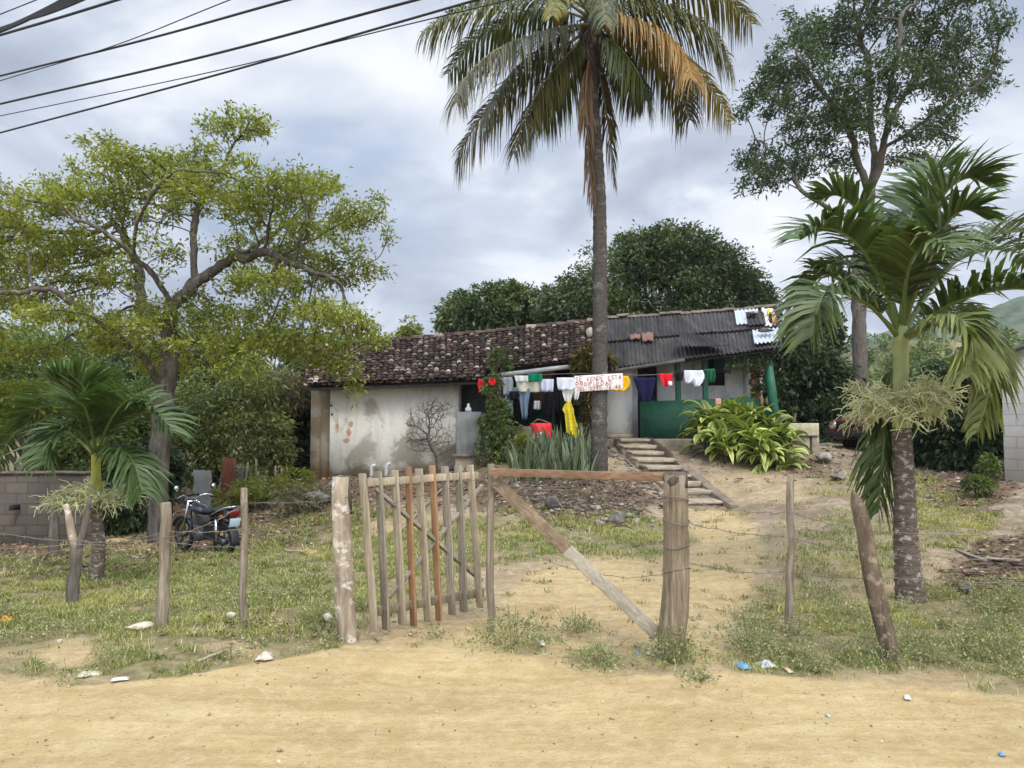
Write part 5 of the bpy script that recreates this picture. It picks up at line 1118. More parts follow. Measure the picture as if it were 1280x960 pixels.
christmas_palm('small palm with a bright green stem and pale flowers in the left yard', bl_, Yq, [(123, 690), (121, 650), (120, 615)], [.10, .078, .07, .064], [(120, 618), (120, 590), (120, 570), (121, 555)], [.064, .055, .052, .035],
 [([(119, 570, 9.4), (102, 542, 9.1), (82, 536, 8.9), (64, 552, 8.8), (55, 580, 8.7)], .40, dict(lift=.35, hang=.5, n=42)),
  ([(118, 568, 9.4), (85, 540, 9.7), (45, 530, 10), (15, 545, 10.2), (-4, 585, 10.3)], .42, dict(lift=.4, hang=.5, n=46)),
  ([(120, 566, 9.4), (106, 520, 9.3), (84, 488, 9.2), (60, 474, 9.1)], .46, dict(lift=.4, hang=.2, n=46, c0=(.025, .06, .012))),
  ([(121, 566, 9.4), (126, 520, 9.5), (134, 492, 9.6), (150, 476, 9.7)], .42, dict(lift=.4, hang=.25, n=42)),
  ([(122, 566, 9.4), (146, 532, 9.3), (172, 516, 9.2), (200, 520, 9.1), (214, 540, 9.05)], .42, dict(lift=.4, hang=.45, n=46)),
  ([(122, 570, 9.4), (146, 562, 9.1), (166, 576, 8.9), (178, 615, 8.8)], .40, dict(lift=.25, hang=.7, n=42)),
  ([(119, 566, 9.4), (100, 510, 9.9), (70, 490, 10.3), (40, 500, 10.6)], .42, dict(lift=.4, hang=.4, n=42)),
  ([(121, 566, 9.4), (112, 528, 8.9), (104, 505, 8.6), (92, 500, 8.3)], .42, dict(lift=.4, hang=.3, n=42)),
  ([(121, 566, 9.4), (150, 520, 9.9), (178, 500, 10.3)], .40, dict(lift=.4, hang=.35, n=38)),
  ([(120, 566, 9.4), (98, 528, 9.5), (72, 508, 9.6), (46, 512, 9.7), (30, 535, 9.7)], .42, dict(lift=.4, hang=.4, n=42)),
  ([(120, 566, 9.4), (114, 516, 9.2), (104, 484, 9.0), (86, 466, 8.9)], .42, dict(lift=.4, hang=.2, n=42, c0=(.025, .06, .012))),
  ([(121, 566, 9.4), (138, 526, 9.0), (160, 500, 8.7), (188, 500, 8.5)], .40, dict(lift=.4, hang=.35, n=40))],
 M['shaft_yellow'], [(120, 622, 14, .40), (121, 626, 9, .34)], M['lichenbark'], .85, 90)
# forked sapling used as a fence post
fb_ = on(94, 6.35 + 1.3, -.1); Yf = fb_[1]
o = thing('forked_sapling', 'bare forked sapling trunk beside the small palm in the left fence line', 'sapling', fb_)
mb = MB(); knobbly(mb, fb_, P(97, 685, Yf), .062, .052, 3, 9, 7, .12, .006); mb.build('trunk', M['tallbark'], o, smooth=True)
mb = MB(); mb.tube(catmull([P(97, 688, Yf), P(90, 668, Yf), P(86, 645, Yf), P(82, 630, Yf)], 8), [.045, .042, .04, .038, .035, .032, .028, .024], 8, lump=.1); mb.build('limb', M['palebark'], o, smooth=True)
mb = MB(); mb.tube(catmull([P(97, 688, Yf), P(104, 668, Yf), P(108, 645, Yf), P(113, 622, Yf)], 8), np.linspace(.042, .02, 8), 8, lump=.1); mb.build('limb', M['tallbark'], o, smooth=True)
b_ = on(70, 13.0, -.1)
o = thing('tree_stump', 'thin dead grey trunk in front of the block wall', 'dead tree', b_); mb = MB(); knobbly(mb, b_, P(66, 620, 13.0), .10, .06, 7, 9, 8, .14, .02); mb.build('trunk', M['tallbark'], o, smooth=True)
# ------------------------------------------------------------------ garden plants by the porch
rs = np.random.RandomState(31)
cb = on(925, 18.3); o = thing('strap_leaf_plant', 'big clump of arching yellow-edged strap leaves below the green parapet', 'plant', cb)
cents = [P(px, py, Y) for px, py, Y in [(880, 545, 18.7), (905, 535, 18.8), (935, 530, 18.7), (960, 540, 18.5), (975, 555, 18.2), (940, 558, 18.0), (905, 558, 18.1), (885, 528, 19.0), (950, 570, 17.7), (975, 575, 17.7), (915, 520, 19.1), (925, 545, 18.4)]]
mb = MB(); sb = MB()
for c in cents:
    n = 34; az = rs.uniform(0, 2 * math.pi, n); el = rs.uniform(.05, 1.35, n); rt = c + rs.normal(size=(n, 3)) * np.array([.09, .09, .10])
    straps(mb, rt, az, el, rs.uniform(.5, .85, n), rs.uniform(.14, .20, n), rs.uniform(1.2, 2.4, n), rs, (.065, .115, .025), (.38, .43, .10), 7, .16)
    g_ = c.copy(); g_[2] = h(c[0], c[1]) - .05; sb.tube([g_, (g_ + c) / 2 + [.03, 0, 0], c], .03, 6)
for i in range(60):
    c = cents[rs.randint(len(cents))]; straps(mb, (c + rs.normal(size=3) * .12)[None], rs.uniform(3.3, 6.1, 1), rs.uniform(-.2, .5, 1), rs.uniform(.5, .8, 1), rs.uniform(.12, .17, 1), rs.uniform(1.0, 1.9, 1), rs, (.20, .24, .05), (.52, .52, .17), 6, .12)
sb.build('stem', M['twig'], o); mb.build('foliage', M['strap'], o, smooth=True)
o = thing('snake_plant', 'bed of upright grey-green sword leaves at the foot of the coconut palm', 'plant', on(700, 16.8)); mb = MB()
for i in range(330):
    px, Y = rs.uniform(640, 745), rs.uniform(15.6, 17.9); 
    if px < 655 and rs.uniform() < .5: continue
    r0 = on(px, Y)[None]; straps(mb, r0, rs.uniform(0, 6.28, 1), rs.uniform(1.15, 1.55, 1), rs.uniform(.55, 1.0, 1), rs.uniform(.05, .075, 1), rs.uniform(-.1, .55, 1), rs, (.065, .095, .05), (.165, .195, .115), 5, .25)
mb.build('foliage', M['strap'], o, smooth=True)
bush('leafy_shrub', 'tall dark shrub with glossy leaves at the left end of the porch', 'plant', on(620, 18.6), [crownball(616, 488, 11, 20, 18.6), crownball(624, 515, 14, 16, 18.5), crownball(632, 542, 20, 18, 18.4), crownball(612, 566, 18, 20, 18.3), crownball(640, 565, 14, 12, 18.3), crownball(626, 448, 13, 14, 18.8), crownball(608, 530, 9, 14, 18.5)], 2100, .12, .05, M['leaf_bush'], .025, 51, lobes=10, droop=.35)
bush('leafy_shrub', 'bright green small shrub behind the wooden beam beside the sword leaves', 'plant', on(655, 17.0), [crownball(654, 565, 14, 18, 17.0), crownball(648, 580, 12, 10, 16.8)], 900, .13, .07, M['leaf_yellow'], .015, 52, lobes=6)
bush('leafy_shrub', 'straggly shrub with orange tinted leaves against the coconut trunk by the sign', 'plant', on(735, 19.2), [crownball(730, 452, 15, 20, 19.2), crownball(752, 452, 18, 14, 19.2), crownball(735, 520, 12, 34, 19.2), crownball(727, 470, 9, 14, 19.2)], 2600, .14, .05, leaf_mat('croton_leaves', [(0, (.02, .03, .01)), (.5, (.06, .06, .018)), (.8, (.20, .13, .03)), (1, (.34, .19, .04))], trans=.25), .02, 53, lobes=8)
# leafless dry shrub in front of the left room
def bare_bush(label, base, tgt, n, seed, r0=.03):
    o = thing('bare_shrub', label, 'shrub', base); rs = np.random.RandomState(seed); att_ = np.vstack([blob_pts([b_], n // len(tgt), base[1], .2, rs) for b_ in tgt])
    mb = MB(); c_ = P(tgt[0][0], tgt[0][1] + tgt[0][3] * .8, base[1])
    N, par = colonize([[base - [0, 0, .05], (base + c_) / 2 + [.06, 0, 0], c_]], att_, .08, 1.2, .09, seed=seed, jit=.4); skeleton(mb, N, par, .005, r0, seed=seed)
    tips = np.where(par >= 0)[0]; tips = np.repeat(tips, 2)
    for i in tips[::2]:
        d = rs.normal(size=3) * .10 + [0, 0, .03]; mb.tube([N[i], N[i] + d * .5 + rs.normal(size=3) * .015, N[i] + d], [.005, .004, .003], 3, caps=False)
    mb.build('branches', M['twig'], o); return o
bare_bush('leafless grey-brown bush in front of the flaking left wall', on(548, 19.2), [(533, 528, 30, 24), (545, 510, 22, 14), (520, 548, 20, 18), (553, 552, 16, 18)], 520, 61)
bare_bush('small dry bush with pale twigs under the left end of the porch', on(605, 18.2), [(600, 572, 18, 12)], 90, 62, .015)
# ------------------------------------------------------------------ ground cover
rs = np.random.RandomState(77)
def ground_pts(n, x0, x1, y0, y1, which=0, lo=.12, pw=1.0):
    x = rs.uniform(x0, x1, n); y = np.exp(rs.uniform(math.log(y0), math.log(y1), n)); z = h(x, y); zz = zones(x, y, z); k = (rs.uniform(size=n) < np.clip((zz[which] - lo) / (1 - lo), 0, 1) ** pw) & ~zz[3] if which < 3 else np.ones(n, bool)
    px, py = proj(x, y, z); k &= (px > -160) & (px < 1440)
    return np.stack([x, y, z], -1)[k], zz[which][k]
def blades(mb, p, H, W, rs, cols, lean=.5):
    n = len(p); a = rs.uniform(0, 6.28, n); d = np.stack([np.cos(a), np.sin(a), 0 * a], -1); s_ = np.stack([-np.sin(a), np.cos(a), 0 * a], -1); H = H * rs.uniform(.5, 1.4, n); l = (rs.uniform(0.1, 1, n) * lean * H)[:, None]
    up = np.array([0, 0, 1.0]) * H[:, None]; w_ = (W * rs.uniform(.7, 1.3, n))[:, None] * s_
    V = np.stack([p - w_ * .5, p + w_ * .5, p + up * .6 + d * l * .35 + w_ * .4, p + up * .6 + d * l * .35 - w_ * .4, p + up * .9 + d * l], 1).reshape(-1, 3)
    k = np.arange(n)[:, None] * 5; c = np.repeat(cols, 5, 0)
    mb.add(V, k + np.array([[0, 1, 2, 3]]), c); mb.f.append(k + np.array([[3, 2, 4]]) + (mb.n - len(V)))
def gcols(n, p, dry=.35):
    f = np.clip((fbm(p[:, 0] * .9, p[:, 1] * .9, 91, 3) - .5) * 3.2 + .45 + rs.normal(size=n) * .18, 0, 1)[:, None]
    g_ = np.array([.135, .190, .032]) * (1 - f) + np.array([.33, .325, .085]) * f
    dr = (rs.uniform(size=(n, 1)) < dry); return np.where(dr, np.array([.48, .42, .21]), g_) * rs.uniform(.75, 1.25, (n, 1))
p, _ = ground_pts(900000, -10, 11, 5.0, 19.5, 0, .16, 1.2)
# the gaps: thin the cover into tufts
tuft = fbm(p[:, 0] * 5, p[:, 1] * 5, 55, 3); big = fbm(p[:, 0] * 1.3, p[:, 1] * 1.3, 57, 3); p = p[(tuft + rs.normal(size=len(p)) * .06 > .44) & (big + (tuft - .5) * .6 + (p[:, 0] < -1.4) * .07 > .44)]
mb = MB(); blades(mb, p, .021 + .0036 * p[:, 1], .0019 + .00050 * p[:, 1], rs, gcols(len(p), p) * .9, 2.0)
tag(mb.build('grass', M['grass']), 'short patchy grass growing over the yard and verge', 'grass', kind='stuff'); print('grass', len(p))
x = rs.uniform(-8, 9, 5200); y = np.exp(rs.uniform(math.log(5.4), math.log(18), 5200)); z = h(x, y); zg_, zl_, zs_, rd_, pt_ = zones(x, y, z); k = ~rd_ & (rs.uniform(size=5200) < .16 + .25 * zg_ * ~pt_); tp = np.stack([x, y, z], -1)[k]
m_ = 16; q = np.repeat(tp, m_, 0); q[:, :2] += rs.normal(size=(len(q), 2)) * (.012 + .0035 * q[:, 1:2]); mb = MB(); blades(mb, q, .014 + .0026 * q[:, 1], .0026 + .0007 * q[:, 1], rs, gcols(len(q), q, .25) * .62, 2.4)
tag(mb.build('grass_tufts', M['grass']), 'small dark grass tufts dotting the bare path and yard', 'grass', kind='stuff')
def weed_leaves(mb, c, n, rad, hgt, L, W, rs, cols):
    q = rs.normal(size=(n, 3)) * np.array([rad, rad, 0]) * .55; r_ = np.hypot(q[:, 0], q[:, 1]) / rad
    q[:, 2] = rs.uniform(.02, 1, n) * hgt * np.clip(1.1 - .55 * r_, .15, 1); d = q / (np.linalg.norm(q, axis=1, keepdims=True) + .05) + rs.normal(size=(n, 3)) * .7 + [0, 0, .3]
    leaves(mb, c + q, d, L, W, rs, .2, cols[rs.randint(0, len(cols), n)] * rs.uniform(.7, 1.3, (n, 1)))
WC = np.array([[.20, .225, .095], [.26, .275, .13], [.33, .33, .165], [.18, .21, .09], [.36, .335, .20]])
def stems(mb, c, n, rad, hgt, rs):
    for i in range(n):
        e = np.array([rs.normal() * rad * .6, rs.normal() * rad * .6, hgt * rs.uniform(.4, 1.15)]); s0_ = c + e * np.array([.2, .2, 0]); mb.tube([s0_, c + e * np.array([.6, .6, .5]) + rs.normal(size=3) * .01, c + e], .0022, 3, caps=False, col=(.26, .235, .12))
mb = MB(); nw = 0
x = rs.uniform(-9, 11, 5200); y = np.exp(rs.uniform(math.log(5.1), math.log(14), 5200)); z = h(x, y); zg_, zl_, zs_, rd_, pt_ = zones(x, y, z); px, py = proj(x, y, z)
wantr = (px > 860) & (py > 735); wantl = (px < 440) & (py > 690)
cl_ = np.clip((fbm(x * .9, y * .9, 66, 3) - .42) * 6, .06, 1); pr = np.where(wantr, .95 * zg_ * np.clip(cl_ + .15, 0, 1), np.where(wantl, .5 * zg_ * cl_, .12 * zg_)); keep = (rs.uniform(size=5200) < pr) & ~rd_ & (px > -150) & (px < 1420) & ~pt_
for xx, yy, zz_, dd in zip(x[keep], y[keep], z[keep], wantr[keep]):
    hg = rs.uniform(.06, .17) * (1.25 if dd else .9); rd = rs.uniform(.07, .17); c = np.array([xx, yy, zz_]); weed_leaves(mb, c, 105 if yy < 8 else 50, rd, hg, .017 + .0016 * yy, .0062 + .0009 * yy, rs, WC); nw += 1
    if yy < 8.5: stems(mb, c, 5, rd, hg * 1.3, rs)
tag(mb.build('weed_cover', M['grass']), 'low tangled weeds covering the verge by the fence', 'weeds', kind='stuff'); print('weeds', nw)
for px, py, rm, hg, n, lb in [(640, 806, .30, .24, 900, 'bushy weed clump growing round the slim beam post'), (722, 792, .15, .17, 330, 'weed clump under the slanted plank near the gate gap'), (745, 829, .22, .12, 420, 'flat weed clump on the sand before the gateway'),
                              (843, 828, .20, .26, 700, 'weed clump hugging the foot of the stout gate post'), (935, 812, .26, .25, 700, 'weed clump at the road edge above the blue plastic bag'), (872, 850, .12, .06, 120, 'tiny grass tuft alone on the road edge right of the gateway')]:
    c = G(px, py); o = thing('weed_clump', lb, 'weeds', c); mb = MB(); weed_leaves(mb, c, n, rm, hg, .034, .013, rs, WC[[0, 1, 3, 3, 2]]); mb.build('foliage', M['grass'], o)
    mb = MB(); stems(mb, c, 16, rm, hg * 1.3, rs); mb.build('stem', M['grass'], o)
p, _ = ground_pts(60000, -10, 11, 5.0, 21, 1, .15); n = len(p); mb = MB()
lc = np.array([[.10, .06, .035], [.17, .105, .06], [.27, .19, .115], [.07, .05, .035], [.38, .31, .22], [.20, .085, .05]])
leaves(mb, p + [0, 0, .012], rs.normal(size=(n, 3)) * [1, 1, .22], .035 + .0045 * p[:, 1], .014 + .0019 * p[:, 1], rs, .02, lc[rs.randint(0, 6, n)]); 
px_ = rs.uniform(-9, 10, 2500); py_ = rs.uniform(4.2, 13, 2500); pz_ = h(px_, py_); n = 2500
leaves(mb, np.stack([px_, py_, pz_ + .008], -1), rs.normal(size=(n, 3)) * [1, 1, .1], .022, .010, rs, .02, lc[rs.randint(0, 5, n)])
tag(mb.build('leaf_litter', M['litter']), 'dead brown leaves and twigs scattered over the ground', 'leaf litter', kind='stuff')
M['grit'] = rock_mat('road_grit', (.20, .145, .085), (.34, .255, .155), (.50, .41, .28)); mb = MB(); n = 9000; x = rs.uniform(-9, 10, n); y = np.exp(rs.uniform(math.log(3.6), math.log(17), n)); z = h(x, y)
for xx, yy, zz_ in zip(x, y, z):
    r_ = rs.uniform(.0025, .007) * (1 + (rs.uniform() < .06) * 2.2); rock(mb, (xx, yy, zz_ + r_ * .2), (r_ * 1.3, r_, r_ * .7), rs.randint(1e6), 1, .3)
for i in range(300):
    px, py = (rs.normal(330, 75), rs.normal(790, 11)) if i < 170 else (rs.normal(1225, 40), rs.normal(722, 22))
    if not (10 < px < 1400 and 640 < py < 818): continue
    c = G(px, py); r_ = rs.uniform(.006, .022); rock(mb, c + [0, 0, r_ * .3], (r_ * 1.4, r_, r_ * .7), i, 1, .4)
tag(mb.build('pebbles', M['grit']), 'small pebbles and grit strewn over road and yard', 'pebbles', kind='stuff')
# rubble bank below the sword leaves
mb = MB()
for i in range(330):
    px, py = rs.normal(722, 58), rs.normal(628, 17)
    if not (606 < px < 850 and 596 < py < 668): continue
    c = G(px, py); r_ = rs.uniform(.02, .065) * (1.5 if rs.uniform() < .12 else 1); rock(mb, c + [0, 0, r_ * .25], (r_ * 1.35, r_, r_ * .7), i, 1 if r_ < .07 else 2, .4)
for i in range(150):
    u = rs.uniform(0, 1); c = s0 + dv * run * u - sv * (.55 + abs(rs.normal()) * .16); c[2] = h(c[0], c[1]); r_ = rs.uniform(.02, .08); rock(mb, c + [0, 0, r_ * .3], (r_ * 1.3, r_, r_ * .7), 900 + i, 1, .4)
tag(mb.build('rubble', M['rock']), 'bank of loose stones and broken tile behind the gateway', 'rubble', kind='stuff')
mb = MB()
for i in range(400):
    px, py = (rs.normal(720, 60), rs.normal(622, 16)) if i < 270 else ((rs.normal(1245, 34), rs.normal(706, 22)) if i < 320 else (rs.normal(430, 60), rs.normal(612, 16)))
    if not (0 < px < 1320 and 598 < py < 790): continue
    c = G(px, py); a = rs.uniform(0, 6.28); l_ = rs.uniform(.12, .5); k_ = .45 if i >= 270 else 1; mb.tube([c + [0, 0, .02], c + [math.cos(a) * l_ * .5, math.sin(a) * l_ * .5, rs.uniform(.03, .13) * k_], c + [math.cos(a) * l_, math.sin(a) * l_, rs.uniform(.02, .10) * k_]], rs.uniform(.003, .010), 4)
tag(mb.build('dead_branches', M['twig']), 'dead twigs and branches piled on the rubble bank and at the right', 'dead branches', kind='stuff')
def stone(px, py, wpx, hpx, label, mt='rock', seed=1, name='stone', sink=.25):
    c = G(px, py); s_ = c[1] / 960; r_ = np.array([wpx / 2 * s_, wpx / 2 * s_ * .75, hpx / 2 * s_]); mb = MB(); rock(mb, c + [0, 0, r_[2] * (1 - sink)], r_, seed, 3, .4)
    return tag(mb.build(name, M[mt], origin=c), label, 'stone')
stone(1208, 741, 26, 15, 'dark rounded stone in the debris right of the flowering palm', 'rock_dark', 1)
stone(174, 788, 34, 13, 'pale flat stone at the foot of the gnarled fence post', 'rock_pale', 2)
stone(411, 778, 20, 13, 'pale chunk of stone just left of the hinge gate post', 'rock_pale', 3)
stone(289, 772, 18, 8, 'small pale stone left of the slim bent fence post', 'rock_pale', 4)
stone(74, 804, 12, 7, 'small stone on the bare sand at the left verge', 'rock_pale', 5)
stone(770, 655, 34, 18, 'big dark stone in the rubble bank left of the stout gate post', 'rock_dark', 6)
stone(690, 636, 24, 20, 'dark boulder in the middle of the rubble bank', 'rock_dark', 7)
stone(1030, 578, 40, 18, 'long brown boulder right of the strap leaf clump', 'rock', 8); stone(1045, 600, 30, 10, 'flat dark slab of rock below the long brown boulder', 'rock_dark', 9)
stone(812, 818, 14, 6, 'small pale stone left of the stout gate post foot', 'rock_pale', 10)
stone(394, 634, 46, 26, 'large layered dark rock under the brown end wall', 'rock_dark', 11); stone(424, 612, 44, 20, 'broken brown rock against the base of the left room', 'rock', 12); stone(352, 616, 40, 18, 'dark rock leaning on the bank at the end of the scrap sheets', 'rock_dark', 13)
# rubbish
M['plastic_blue'] = plain('blue_plastic', (.10, .25, .42), .4, .3, 20, .4); M['plastic_grey'] = plain('grey_plastic', (.38, .39, .40), .4, .35, 20, .5); M['paper'] = plain('dirty_paper', (.46, .41, .33), .9, .3, 14, .2); M['plastic_white'] = plain('white_plastic', (.52, .52, .50), .6, .2, 14, .3)
M['plastic_orange'] = plain('orange_plastic', (.62, .25, .02), .5, .2, 14, .4); M['card'] = plain('old_cardboard', (.48, .36, .22), .9, .2, 6, .2)
def crumple(px, py, w, dp, hgt, label, mt, seed, name='litter_bag', cat='rubbish'):
    c = G(px, py); rs_ = np.random.RandomState(seed); g_ = np.linspace(-1, 1, 9); U, V_ = np.meshgrid(g_, g_); r_ = np.maximum(abs(U), abs(V_))
    Zh = hgt * (1 - r_ ** 2) * rs_.uniform(.3, 1.2, U.shape) + .006; a = rs_.uniform(0, 3); x_ = U * w / 2 * rs_.uniform(.8, 1.1, U.shape); y_ = V_ * dp / 2 * rs_.uniform(.8, 1.1, U.shape)
    mb = MB(); mb.grid(np.stack([c[0] + x_ * math.cos(a) - y_ * math.sin(a), c[1] + x_ * math.sin(a) + y_ * math.cos(a), c[2] + Zh], -1)); return tag(mb.build(name, M[mt], origin=c, solid=.003), label, cat)
crumple(927, 834, .12, .09, .03, 'crumpled blue plastic bag in the weeds at the road edge', 'plastic_blue', 1)
crumple(957, 833, .15, .12, .035, 'crumpled grey plastic bag beside the blue one', 'plastic_grey', 2)
crumple(984, 838, .14, .04, .012, 'torn flat cardboard scrap right of the grey plastic bag', 'card', 3, 'cardboard_scrap')
crumple(111, 843, .15, .13, .01, 'flat scrap of pale cardboard on the left road edge', 'paper', 4, 'cardboard_scrap')
crumple(150, 850, .11, .06, .012, 'small white paper scrap at the left road edge', 'plastic_white', 5, 'paper_scrap')
crumple(331, 824, .13, .09, .05, 'bent pale cardboard piece at the verge left of the gate', 'paper', 6, 'cardboard_scrap')
crumple(1134, 874, .05, .04, .025, 'tiny white wrapper on the road at the right', 'plastic_white', 7, 'paper_scrap')
crumple(8, 778, .12, .09, .06, 'orange plastic scrap at the left edge of the verge', 'plastic_orange', 8)
crumple(677, 806, .10, .05, .03, 'white wrapper beside the bushy weed clump', 'paper', 9, 'paper_scrap')
crumple(1252, 945, .03, .03, .015, 'tiny blue bottle cap on the road in the lower right corner', 'plastic_blue', 10, 'plastic_scrap')
crumple(1035, 896, .035, .02, .012, 'small grey stone chip on the road right of centre', 'plastic_grey', 11, 'paper_scrap')
crumple(797, 817, .04, .03, .012, 'tiny light blue wrapper under the slanted plank end', 'plastic_blue', 12, 'paper_scrap')
def board(px0, py0, px1, py1, wd, label, mt='picket', seed=1, name='board'):
    a, b_ = G(px0, py0), G(px1, py1); mb = MB(); mb.bar(a + [0, 0, .03], b_ + [0, 0, .05], wd, .02, (0, 0, 1), 4, .004, seed); return tag(mb.build(name, M[mt], origin=(a + b_) / 2), label, 'board')
board(1228, 700, 1276, 706, .11, 'pale short board lying in the debris at the right edge', 'picket_pale', 1); board(1196, 690, 1232, 706, .06, 'thin grey stick board beside the pale short board', 'picket', 2)
board(246, 832, 282, 822, .012, 'thin dry stick lying on the left verge grass', 'picket_pale', 3, 'stick'); board(355, 690, 382, 694, .05, 'pale flat board in the grass behind the slim bent post', 'picket_pale', 4)
board(500, 666, 560, 606, .04, 'slanting pole leaning behind the picket gate', 'picket', 5, 'pole')
# ------------------------------------------------------------------ scrap sheets, block wall, neighbour
M['tin_grey'] = plain('dull_grey_tin', (.20, .205, .20), .7, .2, 3, .3, .1, dirt=(.12, .105, .09)); M['tin_rust'] = plain('rusty_tin', (.12, .042, .026), .85, .35, 4, .2, 0, 0, dirt=(.06, .03, .022)); M['tin_teal'] = plain('teal_tin', (.10, .20, .20), .6, .25, 3, .4)
def tin(px0, px1, py0, py1, Y, label, mt, seed, corr=.075, lean=.12, ragged=0.0):
    a = on(px0, Y); x1_ = P(px1, 600, Y)[0]; zt = P(px0, py0, Y)[2]; zb = min(a[2], P(px0, py1, Y)[2]); k = 40; rs_ = np.random.RandomState(seed); u = np.linspace(0, 1, k); rows = []
    for v in np.linspace(0, 1, 6): rows.append(np.stack([a[0] + (x1_ - a[0]) * u + .01 * rs_.normal(), Y + lean * v + .007 * np.sin(u * (x1_ - a[0]) / corr * 6.28), zb + (zt - zb) * v * (1 + .006 * np.sin(u * 3 + seed)) - ragged * (v == 0) * -np.abs(np.sin(u * 9 + seed)) * .5], -1))
    mb = MB(); mb.grid(np.array(rows)); return tag(mb.build('metal_sheet', M[mt], origin=a, solid=.006), label, 'metal sheet', 'scrap metal sheets')
tin(241, 264, 588, 640, 16.5, 'dull grey metal sheet standing behind the motorcycle', 'tin_grey', 1, .5, .05); tin(276, 293, 573, 628, 18.5, 'rusty red metal sheet standing in the undergrowth', 'tin_rust', 2, ragged=.3)
tin(294, 303, 582, 604, 18.7, 'small pale metal sheet right beside the rusty red one', 'fascia_grey', 3); tin(205, 216, 592, 630, 16.8, 'rusty sheet half hidden behind the big trunk', 'tin_rust', 4); tin(322, 331, 594, 610, 19, 'little grey sheet low among the dry stakes', 'tin_grey', 5)
tin(570, 601, 515, 570, 19.0, 'corrugated grey sheet screening the passage beside the left room', 'tin_grey', 6, .07, .05); tin(594, 607, 518, 556, 19.2, 'narrow teal sheet at the edge of the passage', 'tin_teal', 7)
for px, py, Y, lb in [(306, 578, 18.8, 'tall thin stake right of the pale metal sheet'), (320, 574, 19, 'tallest bare stake of the scrap fence'), (344, 582, 19.2, 'crooked stake near the dark tree of the scrap fence'), (352, 585, 19.3, 'short stake at the right end of the scrap fence')]:
    a = on(px, Y); o = thing('stake', lb, 'stake', a, 'stakes of the scrap fence'); mb = MB(); knobbly(mb, a - [0, 0, .1], P(px + 1, py, Y), .035, .025, px, 7, 6, .1, .01); mb.build('shaft', M['stake'], o)
m, t, bs, co, o = new_mat('dark_concrete_blocks', .95, .1); bk = t.n('ShaderNodeTexBrick'); bk.inputs['Scale'].default_value = 1.0; bk.inputs['Brick Width'].default_value = .40; bk.inputs['Row Height'].default_value = .20; bk.inputs['Mortar Size'].default_value = .010; bk.inputs['Color1'].default_value = (.11, .09, .074, 1); bk.inputs['Color2'].default_value = (.145, .12, .10, 1); bk.inputs['Mortar'].default_value = (.075, .067, .06, 1)
t.l(t.mapping(co, rot=(R(90), 0, 0)), bk.inputs[0]); n = t.noise(co, 2.2, 7, .65); t.l(t.mix(t.ramp(n, [(.4, 0), (.7, .7)]), bk.outputs[0], (.085, .075, .062)), bs.inputs[0]); bump(t, bs, bk.outputs['Fac'], .5, -.01); M['blocks'] = m
a = on(-120, 14.2, -.2); a2 = on(116, 14.6, -.3)
o = thing('block_wall', 'weathered concrete block wall in the shade at the left edge', 'wall', a2)
mb = MB(); za, zb_ = P(0, 601, 14.3)[2], P(116, 592, 14.6)[2]
mb.add([[-16, 14.3, -1.2], [a2[0], 14.6, -1.0], [a2[0], 14.6, zb_], [-16, 14.3, za + .1], [-16, 14.45, -1.2], [a2[0], 14.75, -1.0], [a2[0], 14.75, zb_], [-16, 14.45, za + .1]], [[0, 1, 2, 3], [5, 4, 7, 6], [3, 2, 6, 7], [1, 5, 6, 2], [4, 0, 3, 7], [0, 4, 5, 1]])
mb.build('wall', M['blocks'], o); mb = MB(); mb.bar([-16, 14.36, za + .13], [a2[0] + .03, 14.66, zb_ + .02], .22, .045, (0, 0, 1), 30, .012, 3); mb.build('coping', M['kerb'], o)
mb = MB(); mb.bx(P(33, 0, 14.3)[0], P(38, 0, 14.3)[0], 14.29, 14.5, P(33, 638, 14.3)[2], P(33, 632, 14.3)[2]); mb.build('opening', M['dark_room'], o)  # near-black block puts the shade of the opening into colour
m, t, bs, co, o = new_mat('grey_neighbour_blocks', .95, .1); bk = t.n('ShaderNodeTexBrick'); bk.inputs['Scale'].default_value = 1.0; bk.inputs['Brick Width'].default_value = .42; bk.inputs['Row Height'].default_value = .21; bk.inputs['Mortar Size'].default_value = .012; bk.inputs['Color1'].default_value = (.50, .475, .43, 1); bk.inputs['Color2'].default_value = (.56, .535, .49, 1); bk.inputs['Mortar'].default_value = (.40, .38, .345, 1)
t.l(t.mapping(co, rot=(R(90), 0, 0)), bk.inputs[0]); n = t.noise(co, 1.6, 7, .65); t.l(t.mix(t.ramp(n, [(.42, 0), (.7, .65)]), bk.outputs[0], (.36, .325, .28)), bs.inputs[0]); bump(t, bs, t.noise(co, 20, 5), .4, .01); M['neighbour'] = m
q = P(1251, 447, 14.6); nb = np.array([q[0], 14.6, h(q[0], 14.6)])
o = thing('neighbour_house', 'grey block house with a rising gable cut off by the right edge', 'house', nb, rz=R(-36)); hw = q[2] - nb[2]
mb = MB(); mb.bx(0, 7, 0, 6, -.6, hw); mb.build('wall', M['neighbour'], o, local=True)
pk = hw + 3.5 * .42; mb = MB(); mb.poly([(0, 0, hw - .002), (7, 0, hw - .002), (3.5, 0, pk)], .14); mb.build('gable_wall', M['neighbour'], o, local=True)
mb = MB()
